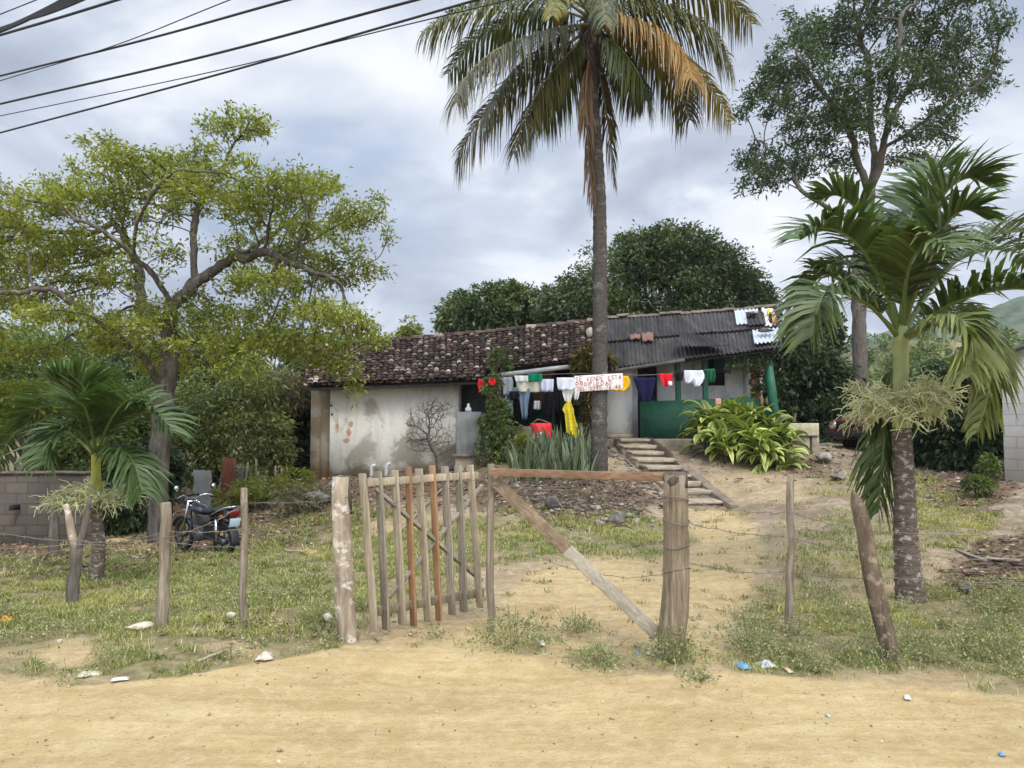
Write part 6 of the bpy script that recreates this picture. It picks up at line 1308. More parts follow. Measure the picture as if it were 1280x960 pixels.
for sx in (1, -1):
    e_, r_ = np.array([3.5 - 3.72 * sx, 0, hw - .08]), np.array([3.5, 0, pk + .02]); n_ = [0, 0, .05]; y0_, y1_ = np.array([0, -.16, 0]), np.array([0, 6.2, 0])
    mb.add([e_ + y0_, r_ + y0_, r_ + y1_, e_ + y1_] + [k_ + n_ for k_ in (e_ + y0_, r_ + y0_, r_ + y1_, e_ + y1_)], [[3, 2, 1, 0], [4, 5, 6, 7], [0, 1, 5, 4], [1, 2, 6, 5], [2, 3, 7, 6], [3, 0, 4, 7]])
mb.build('roof', M['tin_grey'], o, local=True)
# low planter block at the right end of the porch, low wall under the passage sheet
c = on(990, 18.9); o = thing('planter_box', 'cracked yellowish concrete planter with small plants beside the strap leaf clump', 'planter', c); M['planter'] = plain('yellow_concrete', (.44, .40, .26), .9, .25, 8, .1, 0, .3, dirt=(.24, .22, .15))
mb = MB(); mb.bx(P(972, 0, 18.9)[0], P(1013, 0, 18.9)[0], 18.9, 19.5, P(0, 545, 18.9)[2], P(0, 529, 18.9)[2]); mb.build('box', M['planter'], o, bevel=.02); mb = MB(); mb.bx(P(1004, 0, 18.95)[0], P(1013, 0, 18.95)[0], 18.96, 19.4, c[2] - .2, P(0, 545, 18.9)[2] - .002); mb.bx(P(974, 0, 18.95)[0], P(1002, 0, 18.95)[0], 18.97, 19.4, c[2] - .2, P(0, 545, 18.9)[2] - .004); mb.build('base', M['concrete'], o, bevel=.015)
mb = MB(); k = 16; straps(mb, P(985, 528, 19.1) + rs.normal(size=(k, 3)) * [.12, .05, .01], rs.uniform(0, 6.28, k), rs.uniform(.9, 1.5, k), rs.uniform(.2, .4, k), np.full(k, .03), rs.uniform(.2, 1, k), rs, (.10, .12, .04), (.20, .2, .08), 4); mb.build('foliage', M['strap'], o)
c = on(590, 18.7); o = thing('wash_stand', 'low grey concrete wash stand under the corrugated sheet beside the left room', 'wash stand', c); mb = MB(); mb.bx(P(571, 0, 18.7)[0], P(612, 0, 18.7)[0], 18.7, 18.95, c[2] - .3, P(0, 571, 18.7)[2]); mb.build('base', M['concrete'], o, bevel=.02); mb = MB(); mb.bx(P(568, 0, 18.65)[0], P(614, 0, 18.65)[0], 18.62, 18.95, P(0, 571, 18.7)[2] + .002, P(0, 568, 18.7)[2]); mb.build('slab', M['kerb'], o, bevel=.01)
def lathe_thing(name, label, cat, c, prof, mt, sides=14):
    mb = MB(); mb.lathe(prof, c, sides); return tag(mb.build(name, M[mt], origin=c, smooth=True), label, cat)
lathe_thing('bottle', 'white plastic bottle standing on top of the passage sheet', 'bottle', P(585.5, 514.5, 19.2), [(.0, 0), (.075, 0), (.08, .02), (.08, .08), (.03, .13), (.028, .2), (0, .2)], 'plastic_white')
o = thing('shelf_board', 'narrow grey shelf behind the top of the passage sheet', 'shelf', P(585, 515.5, 19.2)); mb = MB(); q = P(585, 515.5, 19.2); mb.bx(q[0] - .3, q[0] + .35, 19.1, 19.3, q[2] - .03, q[2] + .0); mb.bx(q[0] - .3, q[0] - .25, 19.12, 19.28, h(q[0], 19.2) - .1, q[2] - .031); mb.bx(q[0] + .3, q[0] + .35, 19.12, 19.28, h(q[0], 19.2) - .1, q[2] - .031); mb.build('board', M['tin_grey'], o)
c = P(667, 571, 18.9); c[2] = h(c[0], 18.9); M['barrel'] = plain('brown_barrel', (.20, .16, .115), .8, .3, 4)
o = thing('barrel', 'squat brown barrel partly hidden by the red sack at the porch', 'barrel', c); zt = P(660, 533, 18.9)[2]; mb = MB(); mb.lathe([(0, 0), (.32, 0), (.36, .3), (.36, zt - c[2] - .08), (.345, zt - c[2]), (.30, zt - c[2]), (.29, zt - c[2] - .1), (0, zt - c[2] - .1)], c + [-.10, .35, 0], 20); mb.build('drum', M['barrel'], o, smooth=True); mb = MB(); mb.lathe([(.362, 0), (.378, .015), (.362, .03)], c + [-.1, .35, .45], 20); mb.build('hoop', M['tin_grey'], o)
for nm, px0, py0, px1, py1, lb in (('pipe', 465, 584, 464, 612, 'left of two short white pipes below the left wall'), ('pipe', 484, 582, 482, 606, 'right of two short white pipes below the left wall')):
    a = P(px0, py0, 19.3); b_ = on(px1, 19.3, -.05); o = thing(nm, lb, 'pipe', b_); mb = MB(); mb.tube([b_, (a + b_) / 2, a, a + [.03, 0, .035], a + [.09, -.01, .04]], .05, 9); mb.build('pipe', M['plastic_white'], o, smooth=True)
# tiles stacked beside the steps
proto = None
for i in range(13):
    u = i / 12; c = P(812 + 24 * u, 556 + 22 * u, 19.4 - 1.4 * u); c[2] = h(c[0], c[1]) + .09
    if proto is None:
        mb = MB(); a = np.linspace(0, math.pi, 7); V = np.array([np.stack([np.cos(a) * .10 * s_, 0 * a + y_, np.sin(a) * .09 * s_], -1) for y_, s_ in ((-.19, 1), (.19, .82))]); mb.grid(V); mb.grid((V * [.86, 1, .84])[:, ::-1]); proto = mb.build('roof_tile', M['tiles']); ti = proto
    else: ti = dup(proto)
    ti.location = c; ti.rotation_euler = (R(62), R(random.uniform(-6, 6)), R(-38 + random.uniform(-8, 8))); tag(ti, 'old clay roof tile standing in the row beside the stairway', 'roof tile', 'roof tiles stacked in a row by the stairway')
# on the roof
def bag_on_roof():
    q = bil(eC0, eC1, rC0, rC1, np.array(.955), np.array(.70)) + np.array([0, -.05, .30]); o = thing('rubbish_sack', 'torn white sack with yellow and orange rubbish on the right end of the roof', 'sack', q); cc = [((.75, .72, .66), 'pale'), ((.70, .55, .08), 'y'), ((.62, .28, .14), 'o'), ((.03, .03, .03), 'k')]
    rs_ = np.random.RandomState(5); regs = [(.925, .992, .46, .95, .10), (.945, .972, .60, .80, .22), (.965, .99, .48, .66, .20), (.95, .962, .52, .62, .24)]
    for i, (col, nm) in enumerate(cc):
        M['sack_' + nm] = plain('sack_' + nm, col, .5, .15, 9, .4); mb = MB(); u0, u1, v0, v1, hh = regs[i]; k = 14 if i == 0 else 8
        U_, V_ = np.meshgrid(np.linspace(u0, u1, k), np.linspace(v0, v1, k)); e_ = 1 - np.maximum(abs(U_ - (u0 + u1) / 2) / (u1 - u0), abs(V_ - (v0 + v1) / 2) / (v1 - v0)) * 2
        G_ = bil(eC0, eC1, rC0, rC1, U_ + rs_.normal(size=U_.shape) * .0022, V_ + rs_.normal(size=U_.shape) * .018) ; G_[..., 2] += .12 + hh * np.clip(e_ * 3, 0, 1) * rs_.uniform(.35, 1.1, U_.shape); G_[..., 1] -= .03 * i
        mb.grid(G_); mb.build(['sack', 'yellow_wrapper', 'orange_wrapper', 'black_bag'][i], M['sack_' + nm], o, solid=.006)
bag_on_roof()
for u, v, r_, lb, s_ in [(.87, .66, (.26, .2, .08), 'flat brown stone weighing down the sheets under the roof ridge', 1), (.925, .17, (.24, .2, .10), 'dark stone weighing down the pale eave sheet', 2)]:
    q = bil(eC0, eC1, rC0, rC1, np.array(u), np.array(v)) + np.array([0, 0, .30]); mb = MB(); rock(mb, q, r_, s_, 2, .4); tag(mb.build('stone', M['rock_dark'], origin=q), lb, 'stone')
q = bil(eB0, eB1, rB0, rB1, np.array(.93), np.array(.5)) + [0, -.05, .25]; mb = MB(); rock(mb, q, (.14, .12, .2), 5, 2, .3); tag(mb.build('stone', M['rock_pale'], origin=q), 'pale stone on the roof where tiles meet the dark sheets', 'stone')
# broken plaster lump at the end of the parapet
q = P(960, 501, 19.9); mb = MB(); rock(mb, q, (.14, .12, .17), 3, 2, .5); tag(mb.build('plaster_lump', M['rock_pale'], origin=q), 'pale lump of broken plaster on the end of the parapet', 'plaster lump')
# ------------------------------------------------------------------ washing lines and washing
def cloth_mat(name, c, var=.08, stripe=None):
    m, t, b, co, o = new_mat('cloth_' + name, .9, .1); n = t.noise(co, 9, 4); base = t.ramp(n, [(.3, tuple(q * (1 - var) for q in c)), (.7, tuple(min(1, q * (1 + var)) for q in c))])
    if stripe:
        wv = t.n('ShaderNodeTexWave'); wv.bands_direction = 'Z'; wv.inputs['Scale'].default_value = 1.6; t.l(co, wv.inputs[0]); base = t.mix(t.ramp(wv.outputs['Fac'], [(.5, 0), (.55, .9), (.62, .9), (.67, 0)]), base, stripe)
    t.l(base, b.inputs[0]); M['cl_' + name] = m
for nm, c in dict(grey=(.30, .32, .35), jeans=(.17, .23, .31), beige=(.64, .60, .50), green=(.01, .21, .11), white=(.76, .78, .86), lilac=(.66, .68, .82), navy=(.012, .012, .045), black=(.012, .012, .015), red=(.62, .02, .03), pale=(.72, .72, .69), pink=(.65, .30, .25), dkgreen=(.015, .10, .05), amber=(.80, .48, .02), purple=(.055, .05, .10)).items(): cloth_mat(nm, c)
cloth_mat('yellow', (.66, .54, .04), .1, (.30, .23, .03)); cloth_mat('shorts', (.66, .69, .76), .14)
LINE_Y = 18.72
linepts = [(600, 474), (640, 471), (700, 467.5), (760, 467), (800, 469), (850, 466), (893, 461)]
o = thing('clothes_line', 'long clothes line strung under the porch eave from end to end', 'clothes line', P(740, 467, LINE_Y)); mb = MB(); mb.tube(catmull([P(px, py, LINE_Y) for px, py in linepts], 40), .007, 5); mb.build('line', M['wire'], o)
def lineY(px): return float(np.interp(px, [q[0] for q in linepts], [q[1] for q in linepts]))
def garment(name, label, cat, mt, rows, Y=LINE_Y, nx=13, rip=.05, seed=0, extra=None, hang=True):
    """rows: (py, left px, right px) from the top down; folds run downwards"""
    Y = Y - .35 if Y > 18.9 and Y < 19.7 else Y
    rs_ = np.random.RandomState(seed); ph = rs_.uniform(0, 6); V = []; r2 = []
    for a, b_ in zip(rows[:-1], rows[1:]):
        for k in range(3): r2.append([a[j] + (b_[j] - a[j]) * k / 3 for j in range(3)])
    r2.append(list(rows[-1])); n = len(r2)
    for i, (py, l, r_) in enumerate(r2):
        u = np.linspace(0, 1, nx); row = [P(l + (r_ - l) * q, py + (.5 * math.sin(q * 9 + ph) if i == n - 1 else 0), Y) for q in u]; row = np.array(row); row[:, 1] += np.sin(u * 11 + ph + i * .12) * rip * (.25 + i / n) - .012; V.append(row)
    mb = MB(); mb.grid(np.array(V)); g_ = tag(mb.build(name, M['cl_' + mt], origin=P(rows[0][1], rows[0][0], Y), solid=.008, smooth=True), label, cat, 'washing on the line')
    return g_
ly = lineY
garment('shirt', 'grey shirt at the left end of the washing line', 'shirt', 'grey', [(ly(633), 627, 640), (478, 626, 642), (486, 628, 641), (494, 629, 640)], seed=1)
garment('jeans', 'faded jeans with rolled top hanging at the left of the line', 'trousers', 'jeans', [(484, 630, 656), (493, 630, 655), (496, 631, 642), (510, 632, 641), (520, 633, 641)], Y=19.15, seed=2)
garment('jeans', 'pale jeans leg hanging lower beside the rolled jeans', 'trousers', 'jeans', [(486, 648, 663), (495, 648, 662), (505, 650, 660), (524, 653, 659)], Y=19.10, seed=3)
garment('jacket', 'dark rolled jacket between the two pairs of jeans', 'jacket', 'black', [(489, 637, 648), (494, 636, 650), (500, 638, 648)], Y=19.0, seed=4)
garment('towel', 'long beige towel on the left half of the line', 'towel', 'beige', [(471, 643, 676), (476, 645, 676), (484, 646, 676), (490, 648, 676)], seed=5)
garment('cloth', 'white cloth folded over the line above the beige towel', 'cloth', 'pale', [(469.5, 643, 660), (474, 644, 660), (477, 645, 660)], Y=19.0, seed=6)
garment('cloth', 'green cloth folded over the line beside the white cloth', 'cloth', 'green', [(467, 660, 677), (472, 660, 678), (477, 661, 677)], Y=18.98, seed=7)
garment('cloth', 'lilac-white square cloth right of the beige towel', 'cloth', 'lilac', [(474, 676, 692), (480, 676, 692), (489.5, 677, 691)], Y=19.0, seed=8)
garment('shirt', 'bright white shirt left of the painted sign', 'shirt', 'white', [(472, 696, 717), (478, 696, 719), (484, 697, 718), (487, 698, 716)], Y=19.0, seed=9)
garment('undershirt', 'off-white vest hanging under the bright white shirt', 'shirt', 'pale', [(485, 702, 717), (492, 703, 716), (498, 705, 714), (502, 706, 713)], Y=19.1, seed=10)
garment('cloth', 'small off-white rag half behind the left edge of the sign', 'cloth', 'pale', [(486, 717, 725), (493, 717, 724), (500, 718, 722)], Y=19.1, seed=11)
garment('trousers', 'black trousers hanging in the shade below the beige towel', 'trousers', 'black', [(492, 657, 668), (505, 656, 667), (520, 656, 664)], Y=19.5, seed=12)
garment('trousers', 'black trousers hanging below the lilac-white cloth', 'trousers', 'black', [(490, 678, 692), (505, 678, 691), (522, 679, 690)], Y=19.5, seed=13)
garment('trousers', 'black trousers hanging just left of the vest', 'trousers', 'black', [(484, 693, 704), (500, 694, 706), (516, 695, 705)], Y=19.5, seed=23)
garment('cloth', 'small pale cloth hanging deep in the porch below the towel', 'cloth', 'pale', [(501, 668, 675), (506, 667, 676), (512, 667, 676)], Y=19.6, seed=14)
garment('dress', 'yellow dress with darker bands hanging above the sword leaves', 'dress', 'yellow', [(501, 710, 713), (507, 705, 715), (512, 703, 717), (517, 706, 717), (528, 707, 720), (540, 708, 724), (549, 718, 724)], Y=18.6, seed=15, rip=.05)
garment('shirt', 'amber shirt sticking out behind the right edge of the sign', 'shirt', 'amber', [(470, 772, 785), (477, 771, 788), (484, 769, 787), (489, 767, 782)], Y=18.9, seed=16)
garment('trousers', 'wide navy garment hanging before the dark doorway', 'trousers', 'navy', [(472, 791, 820), (485, 796, 818), (497, 800, 815), (502, 802, 813)], Y=19.0, seed=17)
garment('shirt', 'small bright red top on the right half of the line', 'shirt', 'red', [(467, 825, 840), (472, 824, 841), (477, 827, 840), (483, 829, 840)], Y=19.0, seed=18)
garment('cloth', 'tiny white cloth pinned on the hem of the red top', 'cloth', 'white', [(476.5, 836, 839), (479, 835, 840), (482, 835.5, 839.5)], Y=18.94, nx=5, seed=19)
garment('shorts', 'small black shorts between the red top and the white shorts', 'shorts', 'black', [(465, 843, 855), (470, 842, 854), (476, 843, 853)], Y=19.0, seed=20)
w1 = garment('shorts', 'pale patterned shorts at the right of the washing line', 'shorts', 'shorts', [(463, 855, 878), (468, 855, 880), (474, 856, 880), (479, 857, 869)], Y=19.0, seed=21)
garment('shorts', 'pale shorts leg folded forward beside the patterned shorts', 'shorts', 'shorts', [(472, 867, 880), (478, 867, 878), (483, 868, 874)], Y=18.93, seed=22)
garment('cloth', 'dark green cloth at the far right end of the line', 'cloth', 'dkgreen', [(461, 884, 893), (470, 884, 894), (478, 885, 892)], Y=19.0, seed=24)
garment('cloth', 'pink cloth draped over the green parapet behind the strap leaves', 'cloth', 'pink', [(498, 894, 901), (504, 894, 901.5), (511, 895, 901)], Y=19.9, nx=5, seed=25, rip=.008)
garment('cloth', 'bright red cloth hanging at the left end of the porch', 'cloth', 'red', [(474, 598, 606), (482, 597, 607), (491, 599, 608)], Y=18.9, seed=26)
garment('cloth', 'small red rag high in the glossy shrub', 'cloth', 'red', [(473, 612, 619), (478, 610, 621), (482, 613, 619)], Y=18.5, nx=5, seed=27)
# red sack propped by the barrel
c = on(677, 18.4); M['sack_red'] = plain('red_woven_sack', (.66, .022, .03), .55, .15, 6, .3); M['sack_print'] = plain('white_sack_print', (.70, .62, .60), .7, .2, 30)
o = thing('red_sack', 'bright red sack with a pale print hung open in front of the barrel', 'sack', c)
rows = []
for py, l, r_, bulge in ((529, 663, 689, .10), (533, 664, 689, .16), (541, 666, 689, .2), (550, 669, 689, .18), (558, 672, 687, .10)):
    u = np.linspace(0, 1, 11); row = np.array([P(l + (r_ - l) * q, py, 18.4) for q in u]); row[:, 1] += -bulge * np.sin(u * math.pi) + .03 * np.sin(u * 17); rows.append(row)
rows = np.array(rows); mb = MB(); mb.grid(rows); bk = rows.copy(); bk[:, :, 1] = 18.4 + .16 * np.sin(np.linspace(0, 1, 11) * math.pi); mb.grid(bk[:, ::-1]); mb.build('bag', M['sack_red'], o, solid=.01, smooth=True)
mb = MB(); rs_ = np.random.RandomState(2)
for px, py, rx, rz_ in ((676, 542, .09, .05), (681, 546, .06, .07), (672, 546, .04, .03), (678, 550, .07, .025)):
    q = P(px, py, 18.17); a = np.linspace(0, 6.283, 14)[:-1]; r_ = rs_.uniform(.5, 1.2, 13); mb.poly(np.stack([q[0] + np.cos(a) * rx * r_, 0 * a + 18.165, q[2] + np.sin(a) * rz_ * r_], -1), .012)
mb.build('print', M['sack_print'], o)
mb = MB(); mb.tube([P(664, 530, 18.4), P(672, 524, 18.5), P(680, 526, 18.5), P(689, 530, 18.4)], .012, 5); mb.tube([P(668, 531, 18.4), on(668, 18.5)], .02, 6); mb.tube([P(687, 531, 18.45), on(687, 18.55)], .02, 6); mb.build('hanger', M['stake'], o)
# sale sign nailed to the coconut trunk, hand lettered
Ys = 15.78; M['sign'] = plain('white_sign_board', (.74, .70, .67), .8, .06, 9, .2, dirt=(.62, .54, .50)); M['sign_red'] = plain('sign_red_paint', (.42, .055, .05), .8, .2, 20)
tl, tr_, br2, bl2 = P(718, 470, Ys), P(778.5, 466.5, Ys), P(779, 486, Ys), P(718.5, 490, Ys)
sg = thing('sale_sign', 'white hand lettered property sale sign fixed across the coconut trunk', 'sign', (tl + br2) / 2); mb = MB(); mb.poly([bl2, br2, tr_, tl], .02); mb.build('board', M['sign'], sg, bevel=.003)
STK = {'S': [[(1, .9), (.7, 1), (.2, .95), (.05, .75), (.3, .55), (.8, .45), (.95, .2), (.6, 0), (0, .08)]], 'E': [[(.95, 1), (0, 1), (0, 0), (1, 0)], [(0, .5), (.8, .5)]], 'V': [[(0, 1), (.5, 0), (1, 1)]], 'N': [[(0, 0), (0, 1), (1, 0), (1, 1)]], 'D': [[(0, 0), (0, 1), (.6, .95), (1, .5), (.6, .05), (0, 0)]],
       'T': [[(0, 1), (1, 1)], [(.5, 1), (.5, 0)]], 'A': [[(0, 0), (.5, 1), (1, 0)], [(.2, .38), (.8, .38)]], 'P': [[(0, 0), (0, 1), (.85, .95), (.95, .72), (.8, .5), (0, .48)]], 'R': [[(0, 0), (0, 1), (.85, .95), (.95, .72), (.8, .52), (0, .5)], [(.4, .5), (1, 0)]], 'O': [[(.5, 1), (.05, .8), (0, .3), (.4, 0), (.9, .15), (1, .7), (.5, 1)]], 'I': [[(.5, 1), (.5, 0)]],
       'L': [[(0, 1), (0, 0), (.9, 0)]], 'C': [[(1, .85), (.6, 1), (.1, .8), (0, .3), (.4, 0), (1, .12)]], '3': [[(0, .95), (.7, 1), (.9, .78), (.4, .54), (.95, .3), (.7, 0), (0, .06)]], '2': [[(0, .8), (.4, 1), (.9, .85), (.8, .55), (0, 0), (1, 0)]], '9': [[(.95, .7), (.5, .5), (.05, .7), (.4, 1), (.9, .9), (.85, 0)]], '5': [[(.95, 1), (.1, 1), (.05, .58), (.7, .6), (.95, .3), (.6, 0), (0, .05)]],
       '7': [[(0, 1), (1, 1), (.4, 0)]], '6': [[(.9, 1), (.3, .75), (.05, .3), (.4, 0), (.9, .15), (.8, .48), (.1, .4)]], '4': [[(.7, 0), (.7, 1), (0, .35), (1, .35)]], '.': [[(.4, .05), (.5, .0)]], '8': [[(.5, .52), (.1, .75), (.5, 1), (.9, .75), (.5, .52), (.05, .25), (.5, 0), (.95, .25), (.5, .52)]]}
mb = MB(); ex, ez = tr_ - tl, bl2 - tl; rs_ = np.random.RandomState(6)
def letters(txt, u0, u1, v0, v1):
    n = len(txt)
    for i, ch in enumerate(txt):
        if ch == ' ': continue
        a = u0 + (u1 - u0) * i / n; w_ = (u1 - u0) / n * .70; jv = rs_.uniform(-.02, .02); sl = rs_.uniform(-.16, .16); sc_ = rs_.uniform(.82, 1.12); sw = rs_.uniform(.85, 1.15)
        for s_ in STK[ch]:
            pts = [tl + ex * (a + w_ * sw * (x_ + sl * y_ + rs_.uniform(-.05, .05))) + ez * (v1 + jv - (v1 - v0) * sc_ * y_) + np.array([0, -.004, 0]) for x_, y_ in s_]
            for p_, q_ in zip(pts[:-1], pts[1:]): mb.bar(p_, q_, .009, .004, (0, -1, 0))
for tx in (('SE VENDE ESTA', .03, .985, .08, .36), ('PROPIEDAD', .03, .80, .41, .66), ('TEL 3295 76 44', .04, .97, .71, .95)):
    mb = MB(); letters(*tx); mb.build('lettering', M['sign_red'], sg)
mb = MB(); 
for u in (.50, .53): q = tl + ex * u + ez * .5; mb.tube([q + [0, -.006, 0], q + [0, .15, 0]], .006, 6)
mb.build('nail', M['wire'], sg)

# ------------------------------------------------------------------ motorcycle
M['tyre'] = plain('tyre_rubber', (.018, .018, .018), .85, .2, 8); M['chrome'] = plain('chrome', (.62, .63, .65), .18, .05, 3, .5, 1.0); M['moto'] = plain('black_gloss_paint', (.015, .016, .02), .22, .2, 3, .6); M['moto_frame'] = plain('black_frame', (.022, .022, .024), .5, .2, 3); M['seat'] = plain('black_vinyl', (.02, .02, .022), .55, .2, 6); M['alloy'] = plain('dull_alloy', (.10, .10, .105), .5, .2, 4, .5, .7); M['tail'] = plain('red_lens', (.16, .008, .014), .2, .1, 3, .5); M['plate'] = plain('pale_blue_plate', (.52, .66, .76), .45, .08, 6); M['plate_ink'] = plain('plate_ink', (.05, .08, .16), .6); M['glass'] = plain('mirror_glass', (.75, .78, .8), .06, .02, 3, .6, 1.0); M['amber'] = plain('amber_lens', (.22, .08, .015), .3)
bb_ = on(256, 12.5); bb_[2] -= .0
bike = thing('motorcycle', 'black motorcycle parked by the big trunk with its tail light towards the road', 'motorcycle', bb_, rz=R(180 - 52))
def tyre(mb, c, R0, rt):
    a = np.linspace(0, 2 * math.pi, 29); prof = np.linspace(0, 2 * math.pi, 9); V = np.array([[c + np.array([math.cos(t_) * (R0 - rt + rt * math.cos(p_)), rt * .9 * math.sin(p_), math.sin(t_) * (R0 - rt + rt * math.cos(p_))]) for p_ in prof] for t_ in a]); mb.grid(V)
def wheel(x, R0, rt, rear):
    c = np.array([x, 0, R0]); mb = MB(); tyre(mb, c, R0, rt); w_ = mb.build('wheel', None, bike, local=True); w_.data.materials.append(M['tyre'])
    mb = MB(); a = np.linspace(0, 2 * math.pi, 29); mb.tube(np.stack([c[0] + np.cos(a) * (R0 - rt * 1.75), 0 * a, c[2] + np.sin(a) * (R0 - rt * 1.75)], -1), .014, 6, caps=False)
    for k in range(5):
        t_ = k * 2 * math.pi / 5 + .3; d = np.array([math.cos(t_), 0, math.sin(t_)]); mb.bar(c + d * .03, c + d * (R0 - rt * 1.8), .035, .02, (0, 1, 0), taper=.6)
    mb.lathe([(0, -.06), (.055, -.06), (.06, .06), (0, .06)], c, 14, 'y'); mb.build('rim', M['alloy'], w_, local=True, smooth=False); return c
cf_ = wheel(.63, .30, .045, False); cr_ = wheel(-.62, .30, .052, True)
mb = MB()
for s_ in (-.075, .075): mb.tube([cf_ + [0, s_, 0], (.47, s_, .62), (.40, s_, .92)], .021, 8)
mb.tube([(.40, -.09, .90), (.40, .09, .90)], .02, 8); mb.build('fork', M['chrome'], bike, local=True, smooth=True)
mb = MB(); a = np.linspace(R(20), R(150), 14); V = np.array([[(.63 + math.cos(t_) * .335, y_, .30 + math.sin(t_) * .335 - abs(y_) * .25) for y_ in (-.06, -.03, 0, .03, .06)] for t_ in a]); mb.grid(V); mb.build('front_mudguard', M['moto'], bike, local=True, solid=.006, smooth=True)
mb = MB(); a = np.linspace(R(40), R(185), 14); V = np.array([[(-.62 + math.cos(t_) * .345, y_, .31 + math.sin(t_) * .345 - abs(y_) * .25) for y_ in (-.075, -.04, 0, .04, .075)] for t_ in a]); mb.grid(V); mb.build('rear_mudguard', M['moto_frame'], bike, local=True, solid=.006, smooth=True)
mb = MB()
for s_ in (-.10, .10):
    mb.tube([(.40, s_ * .3, .82), (.10, s_, .70), (-.25, s_, .66), (-.70, s_ * .9, .74)], .017, 6); mb.tube([(.38, s_ * .3, .76), (.26, s_, .38), (0, s_, .26), (-.22, s_, .34), (-.25, s_, .66)], .016, 6); mb.tube([(-.22, s_ * 1.1, .36), cr_ + [0, s_ * 1.1, 0]], .02, 6)
mb.build('frame', M['moto_frame'], bike, local=True, smooth=True)
mb = MB(); mb.box((.02, 0, .40), (.30, .22, .22), jit=.01); mb.box((.12, 0, .56), (.20, .17, .20), jit=.015); mb.lathe([(0, -.14), (.10, -.14), (.11, -.10), (.11, .10), (.10, .14), (0, .14)], (.0, 0, .36), 16, 'y')
for k in range(5): mb.box((.12, 0, .49 + k * .035), (.23, .20, .010))
mb.build('engine', M['alloy'], bike, local=True, bevel=.012)
mb = MB(); secs = [(.38, .06, .10, .79), (.32, .12, .15, .80), (.18, .145, .17, .80), (.02, .12, .14, .78), (-.08, .09, .08, .75)]; a = np.linspace(0, 2 * math.pi, 17)
V = np.array([[(x_, math.cos(t_) * w_, z_ + math.sin(t_) * h2 * .6) for t_ in a] for x_, w_, h2, z_ in secs]); mb.grid(V); tank = mb.build('fuel_tank', M['moto'], bike, local=True, smooth=True)
mb = MB(); mb.lathe([(0, 0), (.03, 0), (.03, .012), (0, .015)], (.2, 0, .90), 12); mb.build('fuel_cap', M['chrome'], tank, local=True)
mb = MB()
for s_ in (-1, 1): mb.poly([(.06, s_ * .115, .66), (-.02, s_ * .13, .52), (-.30, s_ * .13, .54), (-.42, s_ * .12, .70), (-.1, s_ * .12, .72)], .012, (0, s_, 0))
mb.build('side_panel', M['moto'], bike, local=True, bevel=.004)
mb = MB(); secs = [(.0, .08, .03, .76), (-.08, .11, .05, .78), (-.30, .13, .055, .78), (-.42, .13, .06, .82), (-.66, .12, .055, .84), (-.74, .08, .03, .84)]; V = np.array([[(x_, math.cos(t_) * w_, z_ + math.sin(t_) * h2) for t_ in a] for x_, w_, h2, z_ in secs]); mb.grid(V); mb.build('seat', M['seat'], bike, local=True, smooth=True)
mb = MB()
for s_ in (-1, 1): mb.tube(catmull([(-.40, s_ * .14, .74), (-.60, s_ * .155, .82), (-.80, s_ * .14, .90), (-.90, s_ * .06, .92)], 10), .012, 6)
mb.tube([(-.90, -.06, .92), (-.90, .06, .92)], .012, 6); mb.tube([(-.62, -.15, .83), (-.62, .15, .83)], .009, 6); mb.build('grab_rail', M['chrome'], bike, local=True, smooth=True)
mb = MB(); mb.poly([(-.60, -.09, .70), (-.60, -.09, .80), (-.86, -.06, .86), (-.90, -.05, .80), (-.84, -.06, .72)], .18, (0, 1, 0)); mb.build('tail_cowl', M['moto'], bike, local=True, bevel=.01)
mb = MB(); mb.box((-.895, 0, .80), (.05, .17, .11), Matrix.Rotation(R(-15), 3, 'Y')); tl_ = mb.build('tail_light', M['tail'], bike, local=True, bevel=.012)
mb = MB(); mb.box((-.915, 0, .655), (.008, .20, .15), Matrix.Rotation(R(-18), 3, 'Y')); pl_ = mb.build('licence_plate', M['plate'], bike, local=True, bevel=.004)
mb = MB(); mb.box((-.8905, 0, .66), (.03, .05, .12), Matrix.Rotation(R(-18), 3, 'Y')); mb.build('plate_bracket', M['moto_frame'], pl_, local=True)
for s_ in (-1, 1):
    mb = MB(); mb.tube([(-.80, s_ * .08, .76), (-.82, s_ * .19, .76)], .008, 6); mb.lathe([(0, -.035), (.03, -.03), (.034, .01), (.0, .03)], (-.83, s_ * .21, .76), 10, 'x'); mb.build('indicator', M['amber'], bike, local=True)
mb = MB(); mb.tube(catmull([(.30, -.36, .98), (.33, -.22, 1.02), (.40, -.10, .98), (.42, 0, .95), (.40, .10, .98), (.33, .22, 1.02), (.30, .36, .98)], 26), .013, 7); mb.build('handlebar', M['chrome'], bike, local=True, smooth=True)
for s_ in (-1, 1):
    mb = MB(); mb.tube([(.30, s_ * .28, .985), (.27, s_ * .40, .975)], .019, 8); mb.build('grip', M['seat'], bike, local=True)
    mb = MB(); mb.tube([(.33, s_ * .24, 1.01), (.34, s_ * .30, 1.07), (.32, s_ * .34, 1.12)], .007, 5); mb.lathe([(0, -.012), (.05, -.01), (.058, .012), (.0, .03)], (.325, s_ * .355, 1.155), 14, 'x'); mi = mb.build('mirror', M['moto_frame'], bike, local=True, smooth=True)
    mb = MB(); mb.lathe([(0, -.016), (.046, -.0145), (.046, -.0125), (0, -.0125)], (.325, s_ * .355, 1.155), 14, 'x'); mb.build('mirror_glass', M['glass'], mi, local=True)
mb = MB(); mb.lathe([(0, -.10), (.06, -.09), (.09, 0), (.095, .04), (0, .05)], (.50, 0, .90), 16, 'x'); hl = mb.build('headlight', M['moto'], bike, local=True, smooth=True)
